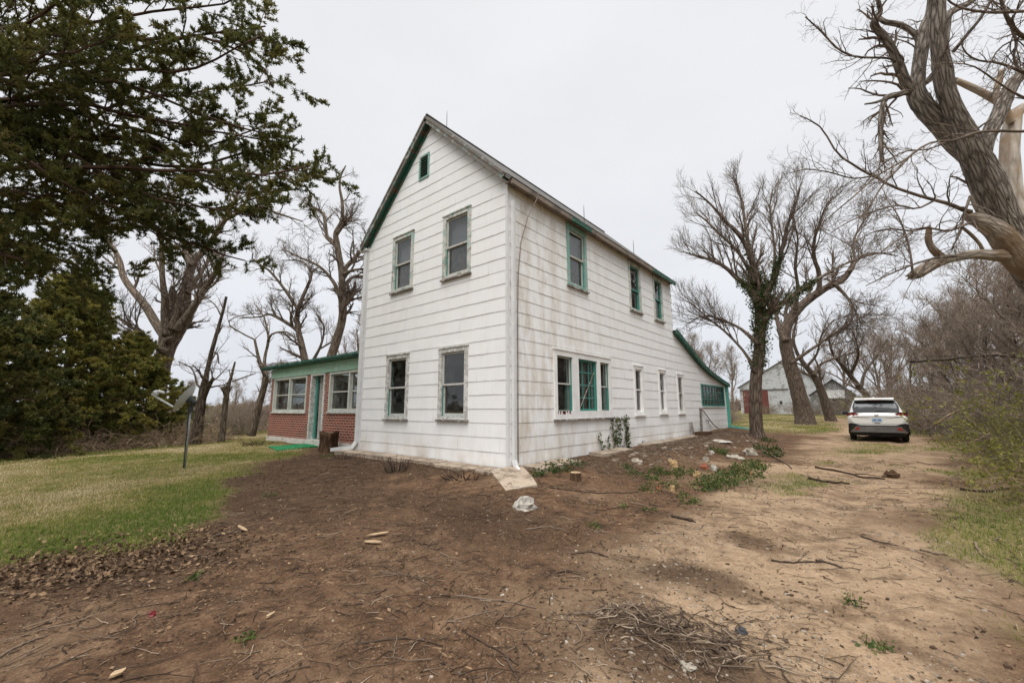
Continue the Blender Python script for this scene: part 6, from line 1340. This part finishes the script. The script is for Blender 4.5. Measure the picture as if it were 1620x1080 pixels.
concrete_strip(-1.68, -.02, -.50, -.035, (.015, -.01), 'concrete_slab', 'concrete apron slab behind the low bush stubs, ending at the house corner', 3)
concrete_strip(.035, .55, .35, 1.75, (.01, .04), 'concrete_slab', 'concrete apron slab along the long wall beside the corner downspout', 4)
concrete_strip(.035, .45, 3.0, 4.6, (.06, .07), 'concrete_slab', 'pale concrete slab under the triple window', 5)
concrete_strip(.035, .32, 5.9, 10.7, (.08, .10), 'concrete_slab', 'long narrow pale concrete footing under the three small windows', 6)
c = np.array([G(778, 752), G(822, 741), G(850, 771), G(800, 776)]); c[:, 2] = [hz(p[0], p[1])+d_ for p, d_ in zip(c, (.06, .10, .05, .01))]; a = MA(); a.prism(np.array([c[0], (c[0]+c[1])/2+[0, 0, .02], c[1], c[1]*.4+c[2]*.6+[.05, 0, 0], c[2], c[3]])-[0, 0, .07], (0, 0, .07)); single(a, 'concrete_slab', M['conc'], 'tilted broken concrete slab at the foot of the house corner', 'concrete slab')
def rock(px, py, wpx, hpx, m, label, name='rock', cat='rock', seed=0, asp=1.0, flat=1.0):
    g = G(px, py); zq = float((g-CAM)@_fw); w_ = wpx*zq/CF/math.sqrt(1+((px-810)/CF)**2)/2; h_ = hpx*zq/CF; a = MA(); rg = np.random.default_rng(seed)
    a.ellipsoid((g[0], g[1], g[2]+h_*.16), (w_*1.05, w_*.8*asp, h_*.72), 13, 9, .8, seed); V = a.V[0]; V[:, 2] = np.round((V[:, 2]-g[2])/(h_*.55))*(h_*.55)*.35+(V[:, 2]-g[2])*.65+g[2]; return single(a, name, m, label, cat, loc=(g[0], g[1], g[2]), angle=30)
rock(829, 803, 34, 17, M['stone_w'], 'jagged whitish lump of rubble on the bare soil in front of the corner slab', 'rubble_block', 'rubble', 5)
for k, (px, py, w_, h_, m, lb_) in enumerate(((1006, 730, 17, 5, 'stone', 'flat grey brown stone below the climbing vine'), (1065, 737, 17, 10, 'stone_y', 'larger ochre stone in the weeds at the left of the rock border'), (1117, 730, 10, 9, 'stone', 'round grey stone on the edge of the rock border'), (1114, 741, 11, 8, 'brickbit', 'orange brick fragment in the rock border'), (1130, 744, 10, 9, 'stone_w', 'pale angular stone right of the orange brick fragment'), (1103, 754, 12, 9, 'stone_y', 'oval ochre stone above the grassy patch'), (1187, 720, 20, 11, 'stone', 'big grey stone at the upper end of the rock border near the ivy tree'), (1160, 725, 30, 6, 'stone', 'long flat limestone slab in the middle of the rock border'), (1205, 737, 9, 6, 'stone_y', 'small buff stone at the drive edge below the ivy tree'), (1063, 777, 11, 10, 'stone_y', 'ochre stone nearest the camera at the foot of the border bank'), (1042, 774, 8, 7, 'brickbit', 'small orange brown stone beside the nearest ochre stone'), (1188, 752, 7, 6, 'brickbit', 'reddish brick bit in the grass patch beside the drive'), (1125, 716, 9, 4, 'stone_w', 'thin whitish stone on the mound below the lean-to'), (1140, 699, 28, 4, 'stone_w', 'long whitish slab on the mound by the lean-to corner'))):
    rock(px, py, w_, h_, M[m], lb_, seed=10+k)
rock(1175, 1001, 18, 9, M['stone_d'], 'dark slate chip in the foreground right of the brush pile', seed=31); rock(1088, 1056, 25, 9, M['stone'], 'flat grey stone half buried in the foreground below the brush pile', seed=32, flat=.5); rock(241, 973, 15, 7, M['red'], 'small crumpled scrap of red plastic on the dark soil', 'plastic_scrap', 'scrap', 33); rock(1410, 755, 24, 11, M['stump'], 'dark chunk of bark lying in the drive below the car', 'bark_chunk', 'bark', 34)
rock(1130, 762, 10, 6, M['stone'], 'half buried grey stone between the ochre stone and the grass patch', seed=36)
# cut stump below the triple window
g = G(911, 758); a = MA(); a.tube([g-[0, 0, .08], g+[0, 0, .05], g+[0, 0, .12]], [.13, .105, .10], 14); st_ = thing('tree_stump', 'small freshly sawn stump in the soil below the triple window', 'stump', g); a.obj('bark', M['stump'], st_); a = MA(); a.tube([g+[0, 0, .1205], g+[0, 0, .128]], [.097, .095], 14); a.obj('cut_face', M['wood_pale'], st_)
# clipped bush stubs
def stubs(name, label, px, py, n, rad, L, lean, seed, m='twigs_ground'):
    g = G(px, py); rg = np.random.default_rng(seed); P, R = stems(n, rad, L, rg, 5, lean, .0, .011); P = P+g; a = MA(); a.tubes(P, R*np.array([[1.2, 1.2, 1.25, 1.3, 1.4]]), 6, rg.random(n)*.55, True); return single(a, name, M[m], label, 'bush', loc=g)
stubs('cut_bush', 'upright clump of dark cut stems at the gable wall below the left window', 628, 744, 46, .22, .36, .45, 1)
stubs('cut_bush', 'low flattened heap of dark cut stems in front of the apron near the corner', 735, 752, 60, .36, .20, 1.7, 2)
stubs('cut_bush', 'small dark tuft of cut stems beside the porch downspout outlet', 543, 724, 30, .22, .17, 1.0, 3)
stubs('cut_bush', 'dark pile of dead stems at the far left corner of the brick porch', 408, 703, 60, .5, .35, 1.6, 4)
# ivy remains on the long wall and on the soil
root = thing('vine', 'dying ivy vine clinging to the long wall just right of the triple window', 'vine', (.03, 4.6, .05)); a = MA(); pts = []
for k, (y0, y1, zt_) in enumerate(((4.35, 4.30, .84), (4.7, 4.75, .86), (5.25, 5.05, .86), (4.9, 5.3, .5), (3.7, 3.5, .48), (4.0, 4.05, .42), (6.0, 6.4, .16), (4.5, 4.55, .82), (5.1, 5.2, .80))):
    K = 9; t = np.linspace(0, 1, K); P = np.stack([.032+.012*rng.random(K), y0+(y1-y0)*t+.05*np.sin(t*9+k), .02+zt_*t], -1); a.tube(P, .006, 5); nn = int(26*zt_/.5); i = rng.random(nn)**.9*(K-1); pts.append(P[i.astype(int)]+rng.normal(size=(nn, 3))*[.006, .05, .04]+[.018, 0, 0])
P = np.stack([np.full(9, .035), np.linspace(4.35, 5.25, 9), .85+.02*np.sin(np.arange(9)*2.)], -1); a.tube(P, .006, 5); pts.append(np.repeat(P, 5, 0)+rng.normal(size=(45, 3))*[.006, .06, .03]+[.02, 0, 0])
a.obj('stems', M['twig'], root); pts = np.vstack(pts); a = MA(); V, q_ = leafcards(pts, 2, .065, rng, .02, (.5, 1, 1)); V[:, 0] = np.maximum(V[:, 0], .026); a.add(V, q_, None, None, np.repeat(.3+.7*rng.random(len(V)//4), 4)); a.obj('leaves', M['ivy'], root)
def weed(name, label, cat, pix, n, size, seed, m='weed', h=.12, rad=None):
    rg = np.random.default_rng(seed); pts = []
    for px, py, r_ in pix:
        g = G(px, py); k = int(n*r_*r_/.04*.35)+12; a_ = rg.random(k)*2*PI; q = np.sqrt(rg.random(k))*r_; x = g[0]+q*np.cos(a_); y = g[1]+q*np.sin(a_); pts.append(np.stack([x, y, Hh(x, y)+h*rg.random(k)*(1-.6*q/r_)], -1))
    pts = np.vstack(pts); a = MA(); V, q = leafcards(pts, 3, size, rg, size*.6); V2, q2, t2 = cards(pts*[1, 1, 1]-[0, 0, h*.3], np.tile([0, 0, 1.], (len(pts), 1)), 2, size*1.6, size*.16, rg, .6)
    a.add(V, q, None, None, np.repeat(rg.random(len(V)//4), 4)); a.add(V2, q2, t2, None, np.repeat(rg.random(len(V2)//5)*.8, 5)); g = G(*pix[0][:2]); return single(a, name, M[m], label, cat, loc=g, kind='stuff' if len(pix) > 1 else None)
weed('ivy_patch', 'low ivy spreading on the soil beside the apron slab under the triple window', 'ivy', ((885, 742, .32), (905, 735, .3), (868, 748, .22), (850, 752, .15)), 60, .05, 1, 'ivy', .12)
weed('weed_patch', 'long lush green weed patch between the rock border and the drive', 'weeds', ((1150, 760, .42), (1170, 752, .45), (1185, 742, .4), (1135, 768, .35), (1120, 775, .3), (1195, 735, .3)), 60, .05, 2, 'weed', .16)
weed('weed_patch', 'light green clover-like weeds at the near end of the border bank', 'weeds', ((1085, 790, .16), (1095, 797, .13), (1078, 783, .1)), 60, .035, 3, 'weed', .06)
weed('weed_patch', 'dark green weed tufts along the bank under the small windows', 'weeds', ((1060, 752, .28), (1045, 748, .25), (1085, 748, .3), (1030, 758, .15)), 50, .05, 4, 'weed', .12)
weed('weed_patch', 'coarse dark green grass clumps between the sawn stump and the weed patch', 'weeds', ((1005, 752, .22), (1030, 775, .2), (1058, 768, .2), (990, 740, .16)), 45, .045, 8, 'weed', .13)
weed('weed_patch', 'bushy green weed on the mound in front of the lean-to corner', 'weeds', ((1135, 716, .28), (1142, 718, .2)), 70, .05, 5, 'weed', .2)
weed('weed_patch', 'dark green shoots at the foot of the ivy-clad tree', 'weeds', ((1212, 712, .35), (1222, 722, .3), (1215, 698, .3)), 60, .06, 6, 'ivy', .25)
for k, (px, py, r_, lb_) in enumerate(((941, 834, .10, 'single dark green weed on the bare soil right of the whitish rubble'), (1027, 807, .11, 'small weed at the lower edge of the border bank'), (517, 722, .20, 'bright green weed at the base of the hollow stump'), (1390, 1026, .07, 'small grass tuft in the gravel at the lower right'), (1350, 955, .07, 'faint green tuft in the middle of the sandy drive'), (385, 1012, .06, 'tiny dark weed in the left foreground soil'), (425, 785, .12, 'small green tuft just beyond the lawn edge left of the house'), (985, 803, .09, 'little weed between the sawn stump and the drive'), (305, 918, .06, 'small pale weed near the dead leaves at the lawn edge'))):
    weed('weed', lb_, 'weed', ((px, py, r_),), 60, .03, 20+k, 'weed', .07)
# brush pile and fallen sticks
g = G(1065, 1005); rg = np.random.default_rng(12); a = MA(); N = 300; t_ = rg.random(N)**.62; an = rg.random(N)*2*PI; x = g[0]+.60*t_*np.cos(an)*(.8+.4*rg.random(N)); y = g[1]+.29*t_*np.sin(an)+.14*t_*np.cos(an)+.05*rg.normal(size=N); K = 6; P = np.zeros((N, K, 3)); hd = rg.random(N)*2*PI; hh = .075*(1-t_)*rg.random(N)+.006; L = .08+.30*rg.random(N)**1.5
for k in range(K):
    P[:, k, 0], P[:, k, 1] = x, y; P[:, k, 2] = Hh(x, y)+hh*(1-.12*abs(k-2.5))+.004; hd = hd+rg.normal(size=N)*.35; x = x+np.cos(hd)*L/(K-1); y = y+np.sin(hd)*L/(K-1)
a.tubes(P, (.0022+.004*rg.random(N)**2)[:, None]*np.linspace(1.1, .5, K)[None], 5, .15+.85*rg.random(N)); single(a, 'brush_pile', M['twigs_ground'], 'tangled pile of dead twigs on the dirt at the bottom of the yard', 'brush', loc=g, smooth=True)
SK = [((832, 838), (865, 834), (897, 842), 4, .7, 'pale crooked root below the whitish rubble'), ((722, 943), (790, 950), (847, 962), 4, .75, 'long pale stick across the middle foreground with a dark end'), ((708, 984), (745, 974), (783, 966), 3, .8, 'slim straight pale stick below the dark soil patch'), ((1362, 848), (1390, 857), (1419, 863), 3, .3, 'thin dark stick lying in the middle of the sandy drive'), ((1063, 817), (1085, 822), (1101, 827), 6, .15, 'short thick dark stick beside the border bank'), ((1279, 757), (1310, 763), (1346, 766), 5, .12, 'dark branch lying across the grass in the drive'), ((1222, 888), (1265, 890), (1300, 890), 4, .2, 'dark thin branch across the drive left of the wheel track'), ((1289, 886), (1310, 891), (1332, 898), 4, .35, 'curved brown stick beside the dark thin branch'), ((870, 906), (895, 904), (920, 909), 3, .15, 'short dark stick right of the twig heap'), ((903, 877), (930, 874), (962, 881), 4, .3, 'brown stick at the edge of the sandy track'), ((0, 1040), (40, 1018), (76, 1005), 4, .75, 'long pale stick at the very left of the foreground'), ((560, 1018), (640, 1010), (700, 1022), 4, .3, 'long brown stick parallel to the bottom edge of the yard'), ((735, 1000), (790, 1030), (820, 1052), 4, .25, 'dark forked stick slanting toward the camera'), ((802, 1040), (812, 1062), (820, 1080), 5, .45, 'brown root poking up at the bottom centre'), ((1545, 860), (1550, 875), (1562, 885), 4, .85, 'curved bleached stick on the grass right of the drive'), ((1455, 870), (1480, 876), (1500, 878), 4, .7, 'pale split stick at the right edge of the drive'), ((600, 905), (650, 912), (690, 930), 3, .6, 'thin pale root in the middle of the dark soil'), ((1520, 775), (1570, 778), (1620, 772), 4, .2, 'long dark branch on the ground under the green thicket'), ((1290, 740), (1350, 752), (1400, 758), 4, .15, 'dark weathered branch crossing the drive behind the grass tuft'), ((870, 772), (960, 780), (1010, 778), 3, .15, 'long thin black root below the sawn stump'), ((330, 852), (360, 844), (395, 838), 4, .55, 'weathered stick at the lawn edge among the dead leaves'), ((1180, 690), (1245, 735), (1252, 742), 3, .7, 'bleached branch leaning from the weeds by the ivy-clad tree'), ((180, 855), (150, 870), (130, 880), 5, .3, 'dark piece of branch near the left lawn edge')]
for k, (p0, p1, p2, w_, tn, lb_) in enumerate(SK):
    q = resample(np.array([G(*p0), G(*p1), G(*p2)]), 12); d0 = np.linalg.norm(q[0]-CAM); r_ = w_*.5*d0/CF*.55; q[:, :2] += rng.normal(size=(12, 2))*r_*.6; q[:, 2] = Hh(q[:, 0], q[:, 1])+r_*.7; q[::3, 2] += r_*.5
    a = MA(); a.tubes(q[None], (r_*np.linspace(1.15, .6, 12)*(1+.2*rng.random(12)))[None], 7, tn, True)
    if k % 2 == 0 and k not in (13,):
        b0 = q[6]; dd = q[7]-q[5]; sd = np.array([-dd[1], dd[0], 0]); sd /= np.linalg.norm(sd); e = b0+dd*1.2+sd*np.linalg.norm(q[-1]-q[0])*.18; e[2] = hz(e[0], e[1])+r_*.5; a.tubes(np.array([resample([b0, (b0+e)/2+[0, 0, r_], e], 5)]), np.array([[.6, .5, .45, .35, .25]])*r_, 5, tn, True)
    single(a, 'fallen_stick', M['twigs_ground'], lb_, 'stick', loc=G(*p1), smooth=True)
CH = [((575, 858), (603, 861), .07, 'long pale split wood chip nearest the twig heap on the left'), ((580, 849), (614, 845), .06, 'second pale wood splinter just behind the long split chip'), ((171, 1076), (196, 1066), .05, 'big pale wood chip at the bottom left corner area'), ((376, 833), (390, 842), .04, 'pale chip standing out left of the chip scatter'), ((420, 980), (433, 974), .03, 'bright wood chip in the left foreground soil')]
for p0, p1, w_, lb_ in CH:
    A_, B_ = G(*p0), G(*p1); A_[2] += .012; B_[2] += .022; a = MA(); m_ = (A_+B_)/2; dd = B_-A_; sd = np.array([-dd[1], dd[0], 0]); sd /= np.linalg.norm(sd); js = rng.random(8)*.5+.75; a.prism([A_, A_+dd*.25-sd*w_*.38*js[0], A_+dd*.6-sd*w_*.5*js[1], A_+dd*.93-sd*w_*.3*js[2], B_+dd*.05, A_+dd*.85+sd*w_*.18*js[3], A_+dd*.5+sd*w_*.42*js[4], A_+dd*.18+sd*w_*.3*js[5]], (.002, .003, .011)); single(a, 'wood_chip', M['wood_pale'], lb_, 'wood chip', loc=(*((A_+B_)/2)[:2], min(A_[2], B_[2])-.01))
# boards and pipe by the lean-to, dry vines on the porch roof, overhead wire
a = MA(); a.beam((.10, 12.05, .05), (.045, 12.35, 1.12), .10, .03, (1, 0, .1)); single(a, 'leaning_board', M['board'], 'narrow weathered board leaning on the wall left of the lean-to windows', 'board')
a = MA(); a.tube(resample([(.05, 12.4, 1.10), (.08, 12.9, .85), (.10, 13.7, .45), (.25, 14.4, .12)], 12), .022, 8); single(a, 'old_hose', M['cable'], 'stiff grey hose drooping from the wall to the soil below the lean-to windows', 'hose', smooth=True)
a = MA(); a.beam((.16, 10.8, .0), (.07, 10.86, .60), .16, .03, (1, 0, .1)); single(a, 'leaning_board', M['board'], 'short dark board propped at the base of the wall under the third small window', 'board')
a = MA(); a.box(.02, .5, 11.15, 12.0, -.05, .20); a.box(.06, .46, 11.2, 11.95, .20, .215); single(a, 'cellar_hatch', M['stump'], 'low dark wooden hatch at the wall between the two leaning boards', 'hatch')
a = MA(); a.tube([(.0, 13.05, .62), (.10, 13.05, .62), (.10, 13.05, .42)], .02, 8); a.tube([(.10, 13.05, .40), (.10, 13.4, .38)], .014, 8); single(a, 'water_tap', M['rod'], 'dark pipe fitting sticking out of the wall below the lean-to windows', 'pipe')
rg = np.random.default_rng(55); N = 330; x = rg.uniform(-13.9, -10.5, N); x = -13.9+(x+13.9)*rg.random(N)**.6; y = rg.uniform(PY-.28, PY+1.5, N); P = np.zeros((N, 7, 3)); hd = rg.random(N)*6.28; z_ = 2.9+(y-PY+.20)*.057+.02+.14*rg.random(N)**2*(1-(x+13.9)/3.6); L = .25+.5*rg.random(N); dv_ = rg.normal(size=N)*.12
for k in range(7):
    P[:, k, 0], P[:, k, 1] = x, y; over = (y < PY-.28) | (x < -13.72); z_ = np.where(over, z_-.05*rg.random(N), np.maximum(z_+dv_*L/6, 2.9+(y-PY+.20)*.057+.006)); P[:, k, 2] = z_; hd = hd+rg.normal(size=N)*.5; x = x+np.cos(hd)*L/6; y = y+np.sin(hd)*L/6*.7
a = MA(); a.tubes(P, (.005+.006*rg.random(N)**2)[:, None]*np.linspace(1, .6, 7)[None], 4, rg.random(N)); single(a, 'dry_vines', M['twigs_ground'], 'tangle of dry vines spilling over the left end of the porch roof', 'vines', smooth=True)
A_, B_ = D(-60, 525, 24), D(640, 600, 24); t = np.linspace(0, 1, 40)[:, None]; P = A_*(1-t)+B_*t-np.array([0, 0, 1])*(4*t*(1-t))*.55; a = MA(); a.tube(P, .016, 5); single(a, 'overhead_wire', M['wire'], 'thin black overhead wire sagging behind the trees toward the porch roof', 'wire')
# limbs hung up in the thicket
for k, (pp, w_, lb_) in enumerate(((((1478, 672), (1510, 652), (1558, 637), (1582, 622)), 5, 'pale bent branch caught in the thicket above the drive'), (((1530, 702), (1572, 684), (1600, 672), (1625, 668)), 4, 'lower grey branch arching out of the green thicket'), (((1440, 572), (1500, 568), (1560, 562), (1630, 566)), 6, 'long horizontal dark limb above the green thicket'))):
    zz = (12, 9.5, 12)[k]; P, R = limb([(x, y, w_*(1-.12*i)) for i, (x, y) in enumerate(pp)], zz, 12); a = MA(); a.tube(P, R, 7); P1, R1 = grow(P[None], R[None], 5, .6, 45, 5, rng, rmin=.004); a.tubes(P1, R1, 4); o = single(a, 'hanging_branch', M['twig_pale'] if k < 2 else M['bark'], lb_, 'branch', smooth=True)
# ================================================================== camera, light, render
cd = bpy.data.cameras.new('camera'); cam = bpy.data.objects.new('camera', cd); COL.objects.link(cam)
cd.sensor_width = 36; cd.sensor_fit = 'HORIZONTAL'; cd.lens = CF/1620*36; cd.clip_start = .05; cd.clip_end = 3000
mw = Matrix(((CR[0], CU[0], -_fw[0], CAM[0]), (CR[1], CU[1], -_fw[1], CAM[1]), (CR[2], CU[2], -_fw[2], CAM[2]), (0, 0, 0, 1)))
cam.matrix_world = mw; SC.camera = cam
SUN_EL, SUN_AZ = math.radians(52), math.radians(150)      # azimuth clockwise from +Y
w = bpy.data.worlds.new('World'); SC.world = w; w.use_nodes = True
nt = w.node_tree; q = NB(nt); bg = nt.nodes['Background']
sky = q.n('ShaderNodeTexSky'); sky.sky_type = 'NISHITA'; sky.sun_disc = False; sky.sun_elevation = SUN_EL; sky.sun_rotation = SUN_AZ; sky.air_density = 1; sky.dust_density = 5
tc = q.n('ShaderNodeTexCoord'); X, Y, Z = q.sep(tc.outputs['Generated'])
el = q.ramp(Z, [(0, (.54, .565, .61)), (.10, (.59, .61, .65)), (.30, (.64, .652, .678)), (.55, (.645, .652, .672)), (.80, (.665, .668, .68)), (.93, (2.4, 2.4, 2.4)), (1, (4.4, 4.4, 4.4))])
cl = q.noise(q.co('Generated', (1, 1, 2.4)), 2.2, 4, .5)
ov = q.mix(q.mapr(cl, .3, .7, 0, 1), el, (1, 1, 1), 'MULTIPLY')
ov2 = q.mix(1.0, el, q.ramp(cl, [(.3, .955), (.7, 1.035)]), 'MULTIPLY')
sc_ = q.mix(1.0, sky.outputs[0], (.10, .10, .10), 'MULTIPLY')       # Nishita at strength 0.1
fin = q.mix(.94, sc_, ov2)
q.l(fin, bg.inputs['Color']); bg.inputs['Strength'].default_value = 1.0
ld = bpy.data.lights.new('sun', 'SUN'); ld.energy = 1.5; ld.angle = math.radians(40); ld.color = (1, .975, .94)
sun = bpy.data.objects.new('sun', ld); COL.objects.link(sun)
dv = Vector((math.sin(SUN_AZ)*math.cos(SUN_EL), math.cos(SUN_AZ)*math.cos(SUN_EL), math.sin(SUN_EL)))
sun.rotation_euler = dv.to_track_quat('Z', 'Y').to_euler(); sun.location = (10, -10, 30)
SC.view_settings.view_transform = 'Standard'; SC.view_settings.look = 'None'; SC.view_settings.exposure = .45; SC.view_settings.gamma = 1
SC.cycles.max_bounces = 8; SC.cycles.transparent_max_bounces = 24; SC.cycles.diffuse_bounces = 4; SC.cycles.glossy_bounces = 4
for o in bpy.data.objects:
    if '_o' in o: del o['_o']
